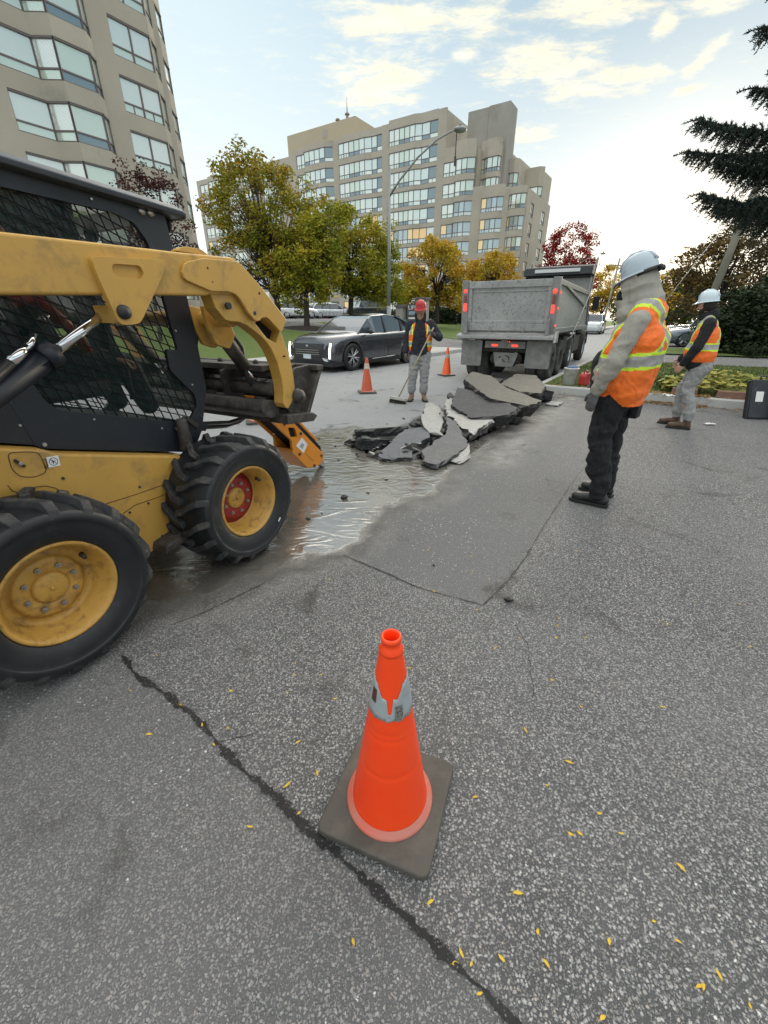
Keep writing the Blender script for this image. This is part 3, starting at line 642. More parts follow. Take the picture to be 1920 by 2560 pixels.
# spruce: only its drooping outer boughs reach into the picture
def spruce():
    rg = random.Random(4); B = Vector((10.8, 11.2, 0)); t = thing('spruce_tree', 'large dark spruce with drooping boughs reaching in from the right edge', 'tree', B)
    tk = MB(); tk.tube([(0, 0, -.1), (0, 0, 5), (.05, 0, 13)], [.28, .2, .03], 12); nd_ = MB()
    def twig(p, d, ln, hang):
        # a twig clothed in short needles
        tk.tube([p, p + d * ln * .5 + Vector((0, 0, -hang * ln * .3)), p + d * ln + Vector((0, 0, -hang * ln))], [.012, .008, .003], 4, caps=False)
        n = max(10, int(ln * 150))
        for i in range(n):
            f_ = (i + rg.random()) / n; q = p + d * ln * f_ + Vector((0, 0, -hang * ln * f_ * f_)); a = (Vector((rg.gauss(0, 1), rg.gauss(0, 1), rg.gauss(0, 1))).normalized() + d * .9).normalized()
            b = a.cross(Vector((rg.uniform(-1, 1), rg.uniform(-1, 1), rg.uniform(-1, 1)))).normalized(); s = rg.uniform(.045, .075); o = len(nd_.v)
            nd_.v += [tuple(q - b * .011), tuple(q + b * .011), tuple(q + a * s + b * .004), tuple(q + a * s - b * .004)]; nd_.f.append((o, o + 1, o + 2, o + 3)); nd_.m.append(0); nd_.sm.append(False)
    def bough(z, ang, L_, rise):
        d = Vector((math.cos(ang), math.sin(ang), 0)); s = Vector((-d.y, d.x, 0)); P = []
        for i in range(9):
            f_ = i / 8; P.append(Vector((0, 0, z)) + d * L_ * f_ + Vector((0, 0, rise * L_ * (-1.2 * f_ + 1.15 * f_ * f_))))
        tk.tube(P, [.05 * (1 - i / 9.5) + .006 for i in range(9)], 6)
        k = int(L_ * 20)
        for i in range(k):
            f_ = .12 + .88 * (i + rg.random()) / k; j = min(7, int(f_ * 8)); q = P[j].lerp(P[j + 1], f_ * 8 - j)
            ln = (.75 * (1 - f_) + .22) * rg.uniform(.6, 1.1); sd = 1 if i % 2 else -1
            dd = (d * .75 + s * sd * rg.uniform(.4, 1.0)).normalized(); twig(q, dd, ln, rg.uniform(.35, .8))
            for _h in range(2): twig(q, (d * .5 + s * sd * rg.uniform(-.4, .5)).normalized(), ln * rg.uniform(.4, .65), rg.uniform(1.2, 2.2))
            if rg.random() < .5: twig(q, Vector((dd.x * .5, dd.y * .5, .35)).normalized(), ln * .4, .1)
        twig(P[-1], d, .3, .2)
    W_ = PI
    for z, a, L_, r_ in ((3.95, W_ + .05, 3.9, .2), (3.9, W_ - .25, 3.0, .22), (4.6, W_ - .08, 3.4, .2), (4.3, W_ + .38, 3.3, .22), (5.15, W_ + .06, 4.4, .16), (5.4, W_ + .35, 4.1, .14), (5.05, W_ - .3, 3.8, .2),
                         (5.7, W_ + .2, 3.1, .16), (6.2, W_ + .1, 2.9, .18), (6.0, W_ - .25, 2.9, .2), (7.25, W_ + .08, 3.95, .12), (7.0, W_ - .3, 3.0, .16), (7.8, W_ + .3, 3.4, .14), (8.6, W_, 2.6, .14),
                         (4.4, W_ + .8, 3.2, .2), (5.5, W_ + .85, 3.1, .2)): bough(z, a, L_, r_)
    for z in (4.4, 5.6, 6.8, 8.2, 9.6, 11.0): 
        for k in range(4): bough(z, k * PI * .45 - .9, max(.8, 3.6 - .27 * z), .2)
    tk.build('trunk', m_bark, t, fix=False); nd_.build('crown', L_SPR, t, fix=False)
spruce()

# hosta bed behind the near kerb
def hosta():
    rg = random.Random(9); t = tag(thing('hosta_plants', 'broad leafed yellow green hosta clump behind the kerb at the right', 'plant', UV(-.35, -11.9, .15)), 'broad leafed yellow green hosta clump behind the kerb at the right', 'plant')
    mb = MB()
    for _ in range(420):
        a = rg.uniform(0, 2 * PI); u = rg.uniform(-1, 1); v = rg.uniform(-1, 1); c = E2 * u * .95 + E1 * v * .45; h = .42 * math.sqrt(max(0, 1 - u * u * .8)) * (1 - .4 * v * v) * rg.uniform(.35, 1.05)
        c = Vector((c.x, c.y, h + .02)); d = Vector((math.cos(a), math.sin(a), -.35)).normalized(); s = Vector((-d.y, d.x, 0)).normalized(); L_ = rg.uniform(.10, .2); W_ = L_ * .38; n = d.cross(s) * -1
        pts = [c, c + d * L_ * .3 + s * W_ + n * .02, c + d * L_ * .7 + s * W_ * .8 + n * .01, c + d * L_ - n * .03, c + d * L_ * .7 - s * W_ * .8 + n * .01, c + d * L_ * .3 - s * W_ + n * .02, c + d * L_ * .5]
        mb.add([tuple(p) for p in pts], [(0, 1, 6, 5), (1, 2, 3, 6), (6, 3, 4, 5)], 0, True)
    mb.build('foliage', L_HOS, t, fix=False)
    st = MB(); st.tube([(0, 0, -.05), (0, 0, .2)], .02, 6); st.build('stem', L_MID, t)
hosta()
# grass blades along the near wedge and leaf litter on it
def scatter(name, label_kind, mat, n, fn, seed):
    rg = random.Random(seed); mb = MB()
    for _ in range(n): fn(mb, rg)
    o = mb.build(name, mat, fix=False); o['kind'] = 'stuff'; return o
def blade(mb, rg):
    u = rg.uniform(-.9, 6.2); v = rg.uniform(-16, -8.8); p = UV(u, v, .14); a = rg.uniform(0, 2 * PI); h = rg.uniform(.03, .075); w = .006; l = Vector((rg.gauss(0, .02), rg.gauss(0, .02), h)); d = Vector((math.cos(a) * w, math.sin(a) * w, 0))
    mb.add([tuple(p - d), tuple(p + d), tuple(p + l)], [(0, 1, 2)])
scatter('grass_blades', '', L_MID, 26000, blade, 3)
m_litter = leafmat('dead_leaves', [(.16, .08, .03), (.28, .15, .05), (.36, .24, .09), (.20, .07, .03)], .1)
def fleaf(p, rg, s):
    a = rg.uniform(0, 2 * PI); d = Vector((math.cos(a), math.sin(a), rg.uniform(-.2, .3))).normalized(); q = Vector((-d.y, d.x, rg.uniform(-.3, .3))).normalized()
    return [tuple(p - d * s), tuple(p + q * s * .5 + Vector((0, 0, s * .25))), tuple(p + d * s), tuple(p - q * s * .5)]
def lit1(mb, rg):
    v = rg.uniform(-11.75, -9.9) if rg.random() < .8 else rg.uniform(-13, -8.8); p = UV(-1.15 + rg.gauss(0, .14), v, .0); u_ = toUV(p.x, p.y)[0]; p.z = (.165 if u_ > -1.15 else .008) + rg.uniform(0, .025)
    mb.add(fleaf(p, rg, rg.uniform(.015, .035)), [(0, 1, 2, 3)])
scatter('leaf_litter', '', m_litter, 1500, lit1, 4)
def lit2(mb, rg):
    p = UV(rg.uniform(-.9, 6), rg.uniform(-14, -8.8), .175); mb.add(fleaf(p, rg, rg.uniform(.015, .035)), [(0, 1, 2, 3)])
scatter('leaf_litter', '', m_litter, 500, lit2, 6)
# mulch ring round the lawn tree
mb = MB(); mb.lathe([(.001, .14), (.5, .12), (1.0, .06), (1.45, -.02)], (0, 0, 0), 'z', 40)
o = mb.build('mulch', m_mulch); o.location = (-5.0, 29.5, .86); o.rotation_euler = (R(4.3), R(2.7), 0); o.scale = (1.15, 1.25, 1); struct(o)
# ================================================================ skid steer loader
# local frame: x forward, y to its left, z up; y = 0 is the outer face of the right wheels
rnd = random.Random(11)
YEL = (.56, .325, .07)
m_yel = M('loader_yellow', YEL, .42, var=.07, vs=3, dirt=(.27, .17, .07), dirt_amt=.32, ds=7, spec=.45, bump=.0006, bs=25)
m_yelr = M('rim_yellow', (.50, .28, .055), .45, var=.10, vs=9, dirt=(.10, .045, .025), dirt_amt=.38, ds=15)
m_redr = M('hub_red', (.30, .022, .02), .5, var=.2, vs=20, dirt=(.08, .03, .03), dirt_amt=.4, ds=25)
m_black = M('cab_black', (.012, .016, .023), .45, var=.15, vs=6, dirt=(.07, .07, .07), dirt_amt=.12, ds=18)
m_grey = M('roof_grey', (.045, .056, .07), .38, var=.12, vs=5)
m_dark = M('dirty_steel', (.055, .05, .046), .6, metal=.3, var=.3, vs=12, dirt=(.14, .12, .10), dirt_amt=.5, ds=12, bump=.002, bs=80)
m_chrome = M('chrome', (.8, .8, .82), .12, metal=1., var=.04)
m_steel = M('bolt_steel', (.45, .44, .42), .35, metal=.9, var=.15, vs=50)
m_rubber = M('tyre_rubber', (.026, .027, .029), .68, var=.25, vs=14, dirt=(.13, .115, .095), dirt_amt=.38, ds=9, bump=.001, bs=150)
m_rub2 = M('sidewall_rubber', (.011, .013, .015), .5, var=.2, vs=10, dirt=(.06, .06, .058), dirt_amt=.2, ds=12)
m_hose = M('hose_rubber', (.02, .02, .022), .45, var=.2)
m_seam = M('seam_shadow_gap', (.12, .055, .015), .8)
m_orange = M('breaker_orange', (.68, .24, .018), .42, var=.06, vs=4, dirt=(.25, .14, .06), dirt_amt=.2, ds=9)
m_white = M('sticker_white', (.75, .75, .72), .5, var=.05, vs=30)
m_blk = M('print_black', (.02, .02, .02), .6)
m_void = M('matt_black', (.006, .006, .007), .9)
m_sidew, p = newmat('smoked_window'); p.inputs['Base Color'].default_value = (.03, .07, .06, 1); p.inputs['Roughness'].default_value = .06; p.inputs['Alpha'].default_value = .22
m_cabdark = M('cab_dark_panel', (.012, .016, .018), .08, var=.1, coat=1)
SK = thing('skid_steer_loader', 'yellow and black skid steer loader with an orange hydraulic breaker, at the left', 'loader', (-1.375, 1.44, 0), head(28))
S_ = lambda y0, y1: (y0, y1)

def rpoly(pts, r, n=4):
    """round the corners of a polygon"""
    out = []; k = len(pts)
    for i in range(k):
        a, b, c = Vector(pts[i - 1]), Vector(pts[i]), Vector(pts[(i + 1) % k]); d1 = (a - b); d2 = (c - b)
        q = min(r, d1.length * .45, d2.length * .45); p0 = b + d1.normalized() * q; p1 = b + d2.normalized() * q
        for j in range(n + 1):
            t = j / n; out.append(tuple(p0 * (1 - t) ** 2 + b * 2 * t * (1 - t) + p1 * t * t))
    return out

# ---- wheels
def make_wheel(x, y, mirror, red, valve=35):
    """wheel with its outer face at y (local), tread running inwards"""
    sg = -1 if mirror else 1
    def prof(p): return [(r, y + sg * h) for r, h in p]
    c = (x, 0, .415)
    rim = MB(); dd = .150 if red else .118
    rim.lathe(prof([(.222, .035), (.232, .022), (.232, .004), (.226, -.006), (.216, -.004), (.210, .012), (.203, .02), (.200, .045), (.186, .06), (.180, dd - .012), (.170, dd), (.142, dd), (.138, dd - .014), (.125, dd - .020), (.074, dd - .020), (.070, dd - .014), (.001, dd - .014)]), c, 'y', 56)
    wh = rim.build('wheel', [m_yelr], SK)
    ty = MB()
    ty.lathe(prof([(.214, .05), (.222, .008), (.236, -.006), (.262, -.022), (.300, -.030), (.322, -.031), (.326, -.036), (.345, -.037), (.364, -.028), (.368, -.020), (.372, .0), (.384, .025), (.388, .15), (.384, .275), (.370, .325), (.33, .335), (.24, .315), (.214, .27)]), c, 'y', 72, mi=0)
    # raised ring lettering band kept plain; chevron lugs
    nl = 18
    for k in range(nl):
        for side_ in (0, 1):
            th0 = 2 * PI * (k + .5 * side_) / nl
            pts = [(-.034, .352, .0), (-.026, .376, .0), (.005, .410, .02), (.06, .417, .10), (.115, .418, .20), (.170, .417, .235)]
            V = []; 
            for h, r, a in pts:
                hh = h if side_ == 0 else .30 - h; hw = .062 if h < .03 else .052
                rb = max(.345, r - .045)
                for q, rr_ in ((-hw, rb), (-hw * .82, r), (hw * .82, r), (hw, rb)):
                    t = th0 + a + q; V.append((c[0] + rr_ * math.cos(t) * (1), y + sg * hh, c[2] + rr_ * math.sin(t)))
            F_ = []
            for i in range(len(pts) - 1):
                for j in range(3): F_.append((i * 4 + j, i * 4 + j + 1, (i + 1) * 4 + j + 1, (i + 1) * 4 + j))
            F_ += [(0, 1, 2, 3), tuple(len(V) - 4 + j for j in range(4))]
            ty.add(V, F_, 1)
    t = ty.build('tyre', [m_rub2, m_rubber], wh, bevel=.004, seg=1)
    hb = MB(); hb.lathe(prof([(.001, dd - .036), (.060, dd - .036), (.068, dd - .030), (.070, dd - .013)]), c, 'y', 32)
    hb.ball((c[0], y + sg * (dd - .037), c[2]), .012, 8); hb.build('hub_cap', m_yelr, wh)
    if red:
        rd = MB(); rd.lathe(prof([(.0715, dd - .0225), (.126, dd - .0225), (.139, dd - .017), (.1435, dd - .003), (.171, dd - .003), (.171, dd + .002)]), c, 'y', 48); rd.build('hub_plate', m_redr, wh)
    nut = MB(); nut.cyl((0, 0, 0), (0, -.012 * sg, 0), .013, .012, n=6, smooth=False); nut.cyl((0, -.012 * sg, 0), (0, -.022 * sg, 0), .0065, n=8)
    n0 = nut.build('lug_nut', m_steel, wh)
    for k in range(8):
        a = 2 * PI * (k + .3) / 8; o = n0 if k == 0 else n0.copy()
        if k: COL.objects.link(o); o.parent = wh
        o.location = (c[0] + .100 * math.cos(a), y + sg * (dd - .021), c[2] + .100 * math.sin(a))
    v = MB(); va = R(valve); v.cyl((c[0] + .172 * math.cos(va), y + sg * .07, c[2] + .172 * math.sin(va)), (c[0] + .166 * math.cos(va), y + sg * .03, c[2] + .166 * math.sin(va)), .012, .009, n=10); v.build('valve', m_dark, wh)
    return wh
make_wheel(0, 0, False, False); make_wheel(1.10, 0, False, True); make_wheel(0, 1.7, True, False); make_wheel(1.10, 1.7, True, False)
mb = MB(); mb.box(-.012, .012, -.002, .001, -.003, .003)
st = mb.build('tyre_sticker', m_white, SK); st.location = (1.10 + .205, -.0335, .415 - .21); st.rotation_euler = (0, R(-42), 0); st.scale = (1.3, 1, 1.6)

# ---- chassis
ch = MB()
ch.side([(-.78, 1.24), (.105, .985), (.24, .942), (.273, .916), (.97, .708), (1.0, .66), (.98, .40), (.80, .262), (.56, .228), (-.5, .21), (-.78, .36)], .30, 1.40)
chassis = ch.build('chassis', m_yel, SK, bevel=.012)
ax_ = MB()
for x in (0, 1.10): ax_.cyl((x, .13, .415), (x, .34, .415), .07, n=16); ax_.cyl((x, 1.36, .415), (x, 1.57, .415), .07, n=16)
ax_.build('axle', m_dark, SK)
def line(mb, pts, y, w=.0022, mi=0, closed=False):
    P = [(p[0], y, p[1]) for p in (pts + [pts[0]] if closed else pts)]; mb.tube(P, w, 6, mi)
sm = MB()
line(sm, rpoly([(.105, .965), (.097, .895), (.115, .855), (.165, .836), (.208, .843), (.220, .862), (.212, .94), (.16, .955)], .02), .2995, closed=True)
line(sm, [(.063, .833), (.070, .805), (.085, .792), (.104, .788), (.155, .793), (.192, .785), (.225, .763), (.261, .715)], .2995)
line(sm, [(.405, .608), (.56, .600), (.723, .599), (.822, .609)], .2995); line(sm, [(.481, .522), (.554, .543), (.70, .538), (.805, .542)], .2995)
line(sm, [(.216, .903), (.228, .902), (.226, .861), (.215, .861)], .2995, closed=True)
sm.build('panel_seam', m_seam, chassis)
bl = MB()
for x, z in ((.268, .797), (.606, .634), (.629, .526), (.517, .515), (.66, .30)): bl.cyl((x, .302, z), (x, .292, z), .008, .006, n=6, smooth=False)
bl.build('bolt', m_dark, chassis)
lt = MB(); lt.box(-.006, .006, -.012, 0, -.026, .02); lt.cyl((0, -.012, -.004), (0, -.02, -.004), .009, n=10, mi=1)
l_ = lt.build('latch', [m_blk, m_steel], chassis, bevel=.002); l_.location = (.128, .30, .915); l_.rotation_euler = (0, R(-35), 0)
stk = MB(); stk.box(-.024, .024, -.0015, 0, -.024, .024)
ring = [(.017 * math.cos(a), -.002, .017 * math.sin(a)) for a in np.linspace(0, 2 * PI, 25)]; stk.tube(ring, .0012, 5, 1); stk.tube([(-.012, -.002, .012), (.012, -.002, -.012)], .0012, 5, 1)
stk.tube([(-.004, -.002, -.009), (0, -.002, 0), (-.005, -.002, .009)], .0017, 5, 1); stk.tube([(-.009, -.002, -.002), (.0, -.002, .001), (.009, -.002, .004)], .0015, 5, 1)
s_ = stk.build('warning_label', [m_white, m_blk], chassis); s_.location = (.254, .2985, .884); s_.rotation_euler = (0, R(4), 0)
gd = MB(); gd.side([(.58, .24), (1.02, .30), (1.05, .33), (1.02, .36), (.6, .29)], .18, .32); gd.build('step_plate', m_dark, SK, bevel=.01)
# rear engine housing, mostly out of frame
eg = MB(); eg.side(rpoly([(-1.28, .42), (-.79, .36), (-.79, 1.30), (-.98, 1.42), (-1.2, 1.34), (-1.3, 1.0)], .05), .34, 1.36); eg.build('engine_cover', m_yel, SK, bevel=.01)

# ---- cab
cab = MB()
outer = [(-.45, 1.13), (.105, .998), (.24, .952), (.273, .926), (1.056, .697), (1.153, .822), (1.243, 1.072), (1.234, 1.355), (1.222, 1.592), (1.19, 1.82), (1.172, 1.99), (.45, 2.015), (-.42, 2.04)]
hole = rpoly([(-.30, 1.93), (.443, 1.95), (.888, 1.94), (.985, 1.915), (1.04, 1.84), (1.067, 1.587), (1.092, 1.305), (1.018, 1.322), (1.012, 1.205), (1.148, 1.045), (1.15, .976), (1.062, .882), (.384, 1.087), (.345, 1.13), (.31, 1.25), (.12, 1.42), (-.30, 1.55)], .022, 3)
def keyhole(o, h):
    # join the outline and the opening with one cut; h must run the other way round
    h = h[::-1]; i0 = min(range(len(h)), key=lambda i: (Vector(h[i]) - Vector(o[0])).length); h = h[i0:] + h[:i0]
    return o + [o[0]] + h + [h[0]]
def holed(mb, o, h, y0, y1, mi=0):
    bm = bmesh.new(); vo = [bm.verts.new((p[0], 0, p[1])) for p in o]; vh = [bm.verts.new((p[0], 0, p[1])) for p in h]
    eo = [bm.edges.new((vo[i], vo[(i + 1) % len(vo)])) for i in range(len(vo))]; eh = [bm.edges.new((vh[i], vh[(i + 1) % len(vh)])) for i in range(len(vh))]
    bmesh.ops.triangle_fill(bm, edges=eo + eh, use_beauty=True, use_dissolve=False); bm.verts.index_update()
    tri = [[v.index for v in f.verts] for f in bm.faces]; pts = [v.co.copy() for v in bm.verts]; n = len(pts)
    vs = [(p.x, y0, p.z) for p in pts] + [(p.x, y1, p.z) for p in pts]
    fs = [tuple(t) for t in tri] + [tuple(i + n for i in t) for t in tri]
    for L_, k in ((len(o), 0), (len(h), len(o))):
        fs += [(k + i, k + (i + 1) % L_, n + k + (i + 1) % L_, n + k + i) for i in range(L_)]
    bm.free(); mb.add(vs, fs, mi)
def inside(p, poly):
    x, y = p; c = False; n = len(poly)
    for i in range(n):
        x0, y0 = poly[i]; x1, y1 = poly[(i + 1) % n]
        if (y0 > y) != (y1 > y) and x < (x1 - x0) * (y - y0) / (y1 - y0) + x0: c = not c
    return c
def mesh_lines(poly, ang, sp, p0=(0, 0)):
    ca, sa = math.cos(ang), math.sin(ang); out = []
    ts = [-(p[0] - p0[0]) * sa + (p[1] - p0[1]) * ca for p in poly]; k = math.ceil(min(ts) / sp)
    while k * sp < max(ts):
        t = k * sp; hits = []
        for i in range(len(poly)):
            a, b = poly[i], poly[(i + 1) % len(poly)]; ta = ts[i] - t; tb = ts[(i + 1) % len(poly)] - t
            if (ta > 0) != (tb > 0):
                q = ta / (ta - tb); hits.append((a[0] + (b[0] - a[0]) * q, a[1] + (b[1] - a[1]) * q))
        hits.sort(key=lambda h: h[0] * ca + h[1] * sa)
        for i in range(0, len(hits) - 1, 2): out.append((hits[i], hits[i + 1]))
        k += 1
    return out
for y0, y1 in ((.395, .42), (1.28, 1.305)): holed(cab, outer, hole, y0, y1)
# front posts and header across the front, back wall, floor
cab.side([(1.172, 1.99), (1.19, 1.82), (1.222, 1.592), (1.234, 1.355), (1.243, 1.072), (1.20, 1.072), (1.19, 1.355), (1.18, 1.592), (1.15, 1.82), (1.13, 1.99)], .421, .47)
cab.side([(1.172, 1.99), (1.19, 1.82), (1.222, 1.592), (1.234, 1.355), (1.243, 1.072), (1.20, 1.072), (1.19, 1.355), (1.18, 1.592), (1.15, 1.82), (1.13, 1.99)], 1.23, 1.279)
cab.box(.30, .34, .421, 1.279, 1.0, 1.45); cab.box(-.1, .34, .421, 1.279, 1.0, 1.05)
cab.side([(1.2, .80), (1.22, .84), (.3, 1.07), (.3, 1.02)], .421, 1.279)
cabo = cab.build('cab_frame', m_black, SK, bevel=.004, seg=1)
for yy in (.408, 1.292):
    ms = MB()
    for ang in (R(-21), R(-73.5)):
        for a, b in mesh_lines(hole, ang, .047, (.384, 1.087)): ms.tube([(a[0], yy, a[1]), (b[0], yy, b[1])], .0034, 6)
    ms.build('mesh_screen', m_void, cabo)
sw_ = MB(); sw_.side(hole, .424, .428); sw_.build('side_window', m_sidew, cabo)
tp = MB(); tp.box(-.3, 1.06, 1.268, 1.276, 1.42, 1.96); tp.box(.30, .32, .43, 1.27, 1.45, 1.98); tp.box(-.4, 1.18, .43, 1.27, 1.985, 1.995); tp.build('cab_dark_panel', m_cabdark, cabo)  # opaque far side, rear wall and headliner, added to darken the cab interior
bl = MB()
for x, z in ((.217, 1.048), (.526, 1.014), (.878, .892), (1.14, 1.107), (1.099, 1.413), (.794, 1.976)): bl.cyl((x, .396, z), (x, .388, z), .007, .005, n=8)
for x in (1.041, 1.09): bl.lathe([(.0001, -.014), (.015, -.012), (.02, -.004), (.02, 0)], (x, .395, 1.972), 'y', 14)
bl.cyl((.279, .396, .945), (.279, .384, .945), .012, .010, n=6, smooth=False)
bl.build('bolt', m_steel, cabo)
sm = MB(); line(sm, [(.31, 1.25), (.216, 1.159), (.244, .955)], .3945, .002); sm.build('panel_seam', m_grey, cabo)
rf = MB()
prf = [(.36, 1.995), (.335, 2.0), (.33, 2.02), (.345, 2.035), (.37, 2.036), (.385, 2.05), (.42, 2.06), (.85, 2.075), (1.28, 2.06), (1.315, 2.05), (1.33, 2.036), (1.355, 2.035), (1.37, 2.02), (1.365, 2.0), (1.34, 1.995)]
nrf = len(prf); vs = []
for x, dz in ((-.75, .055), (.4, .02), (1.245, -.022), (1.262, -.03)): vs += [(x, y, z + dz) for y, z in prf]
rf.add(vs, [(i * nrf + j, i * nrf + (j + 1) % nrf, (i + 1) * nrf + (j + 1) % nrf, (i + 1) * nrf + j) for i in range(3) for j in range(nrf)] + [tuple(range(nrf)), tuple(3 * nrf + j for j in range(nrf))])
rf.build('roof', m_grey, SK, bevel=.004)
lm = MB(); lm.ball((1.24, .50, 1.955), .05, 16, sc=(.75, 1, .9)); lm.ball((1.24, 1.2, 1.955), .05, 16, sc=(.75, 1, .9)); lm.build('work_light', m_void, SK)
seat = MB(); seat.box(.36, .78, .6, 1.1, 1.08, 1.18); seat.side([(.36, 1.15), (.48, 1.15), (.40, 1.72), (.30, 1.72)], .62, 1.08); seat.build('seat', M('seat_vinyl', (.02, .022, .024), .5), SK, bevel=.03, seg=3)
bar_ = MB(); bar_.tube([(.38, .52, 1.54), (.5, .52, 1.56), (.62, .52, 1.42), (.68, .56, 1.32), (.68, 1.14, 1.32), (.62, 1.18, 1.42), (.4, 1.18, 1.55)], .028, 10); bar_.build('lap_bar', M('safety_red', (.26, .015, .012), .45), SK)
for y in (.56, 1.14): jy = MB(); jy.tube([(.85, y, 1.05), (.86, y, 1.22), (.82, y, 1.34)], [.014, .014, .02], 8); jy.build('control_lever', m_black, SK)

# ---- lift arms
beam = [(-1.15, 1.66), (-.9, 1.745), (.241, 1.749), (.595, 1.758), (.95, 1.766), (1.112, 1.772), (1.290, 1.778), (1.31, 1.768), (1.30, 1.60), (1.10, 1.592), (1.074, 1.585), (.779, 1.576), (.53, 1.567), (.177, 1.553), (-.6, 1.54), (-1.0, 1.50), (-1.18, 1.54)]
plate = [(.947, 1.702), (.956, 1.716), (.976, 1.728), (1.075, 1.752), (1.3, 1.760), (1.345, 1.738), (1.472, 1.642), (1.656, 1.482), (1.660, 1.470), (1.655, 1.455), (1.622, 1.412), (1.610, 1.400), (1.598, 1.400), (1.538, 1.447), (1.505, 1.474), (1.479, 1.484), (1.460, 1.482), (1.44, 1.478), (1.425, 1.466), (1.40, 1.462), (1.38, 1.470), (1.365, 1.485), (1.342, 1.503), (1.303, 1.555), (1.285, 1.58), (1.262, 1.597), (1.235, 1.606), (1.209, 1.609), (1.095, 1.606), (.957, 1.645), (.940, 1.656), (.936, 1.68)]
web = [(1.10, 1.70), (1.3, 1.74), (1.46, 1.63), (1.64, 1.475), (1.637, 1.402), (1.655, 1.36), (1.670, 1.318), (1.70, 1.25), (1.716, 1.195), (1.727, 1.12), (1.730, 1.04), (1.720, 1.0), (1.70, .955), (1.668, .925), (1.640, .905), (1.615, .915), (1.598, .945), (1.606, 1.0), (1.608, 1.056), (1.604, 1.11), (1.592, 1.159), (1.578, 1.21), (1.558, 1.26), (1.535, 1.30), (1.502, 1.340), (1.46, 1.375), (1.413, 1.405), (1.351, 1.440), (1.289, 1.460), (1.227, 1.463), (1.191, 1.472), (1.137, 1.528), (1.12, 1.585)]
pocket = [(1.462, 1.500), (1.54, 1.455), (1.626, 1.400), (1.585, 1.330), (1.50, 1.37), (1.42, 1.45)]
brk = rpoly([(.515, 1.703), (.832, 1.722), (.850, 1.700), (.830, 1.670), (.655, 1.455), (.56, 1.452), (.515, 1.66)], .03, 4)
slot = rpoly([(.595, 1.684), (.715, 1.688), (.728, 1.660), (.71, 1.636), (.605, 1.634), (.583, 1.66)], .012, 3)
def arm(mir):
    Y = (lambda a, b: (a, b)) if not mir else (lambda a, b: (1.7 - b, 1.7 - a))
    y = (lambda a: a) if not mir else (lambda a: 1.7 - a)
    b = MB(); b.side(beam, *Y(.062, .17)); am = b.build('lift_arm', m_yel, SK, bevel=.012, seg=3)
    p = MB(); p.side(plate, *Y(.042, .0615)); p.build('gooseneck_plate', m_yel, am, bevel=.004)
    p = MB(); holed(p, web, pocket, *Y(.078, .165)); p.side(pocket, *Y(.14, .16), 1); p.build('gooseneck_web', [m_yel, m_void], am, bevel=.004)
    p = MB(); holed(p, brk, slot, *Y(.035, .0615)); p.side(slot, *Y(.052, .0615)); p.side([(.56, 1.53), (.68, 1.53), (.655, 1.46), (.57, 1.46)], *Y(.0617, .20)); p.build('cylinder_bracket', m_yel, am, bevel=.004)
    p = MB(); p.lathe([(.0001, y(.012)), (.012, y(.012)), (.016, y(.016)), (.028, y(.02)), (.030, y(.035))], (.590, 0, 1.503), 'y', 20); p.build('pivot_pin', m_blk, am)
    for x, z, r in ((1.092, 1.71, .006), (1.11, 1.65, .004), (1.444, 1.611, .008), (1.387, 1.505, .012), (1.641, 1.249, .005), (1.20, 1.54, .018)): p = MB(); p.cyl((x, y(.0415 if x < 1.5 else .0775), z), (x, y(.06), z), r, n=12); p.build('bolt_hole', m_blk, am)
    p = MB(); p.cyl((.60, y(.19), 1.50), (.33, y(.19), 1.342), .0215, n=20); rod = MB(); 
    cy = MB(); cy.cyl((.345, y(.19), 1.351), (-.36, y(.19), .95), .044, n=28); cy.cyl((.35, y(.19), 1.354), (.30, y(.19), 1.326), .052, n=28)
    co = cy.build('lift_cylinder', m_black, SK); p.build('piston_rod', m_chrome, co)
    h = MB(); h.tube([(.30, y(.20), 1.42), (.27, y(.18), 1.385), (.24, y(.17), 1.37)], .014, 10, 1); h.cyl((.25, y(.17), 1.376), (.17, y(.15), 1.325), .020, n=12, mi=1); h.tube([(.17, y(.15), 1.325), (.0, y(.13), 1.21), (-.4, y(.15), .95)], .019, 12); h.build('hydraulic_hose', [m_hose, m_chrome], SK)
arm(False); arm(True)
ct = MB(); ct.cyl((1.33, .17, 1.475), (1.33, 1.53, 1.475), .045, n=20); ct.side(rpoly([(1.24, 1.55), (1.40, 1.52), (1.46, 1.38), (1.40, 1.30), (1.30, 1.33), (1.26, 1.42)], .02), .30, .33); ct.side(rpoly([(1.24, 1.55), (1.40, 1.52), (1.46, 1.38), (1.40, 1.30), (1.30, 1.33), (1.26, 1.42)], .02), .42, .45)
ct.box(1.10, 1.2, .6, .95, 1.777, 1.80)
ct.build('torque_tube', m_yel, SK, bevel=.004)
lug = MB(); lug.side(rpoly([(.96, 1.775), (1.02, 1.80), (1.12, 1.80), (1.17, 1.775)], .02), .10, .14); lug.build('lifting_lug', m_yel, SK, bevel=.004)

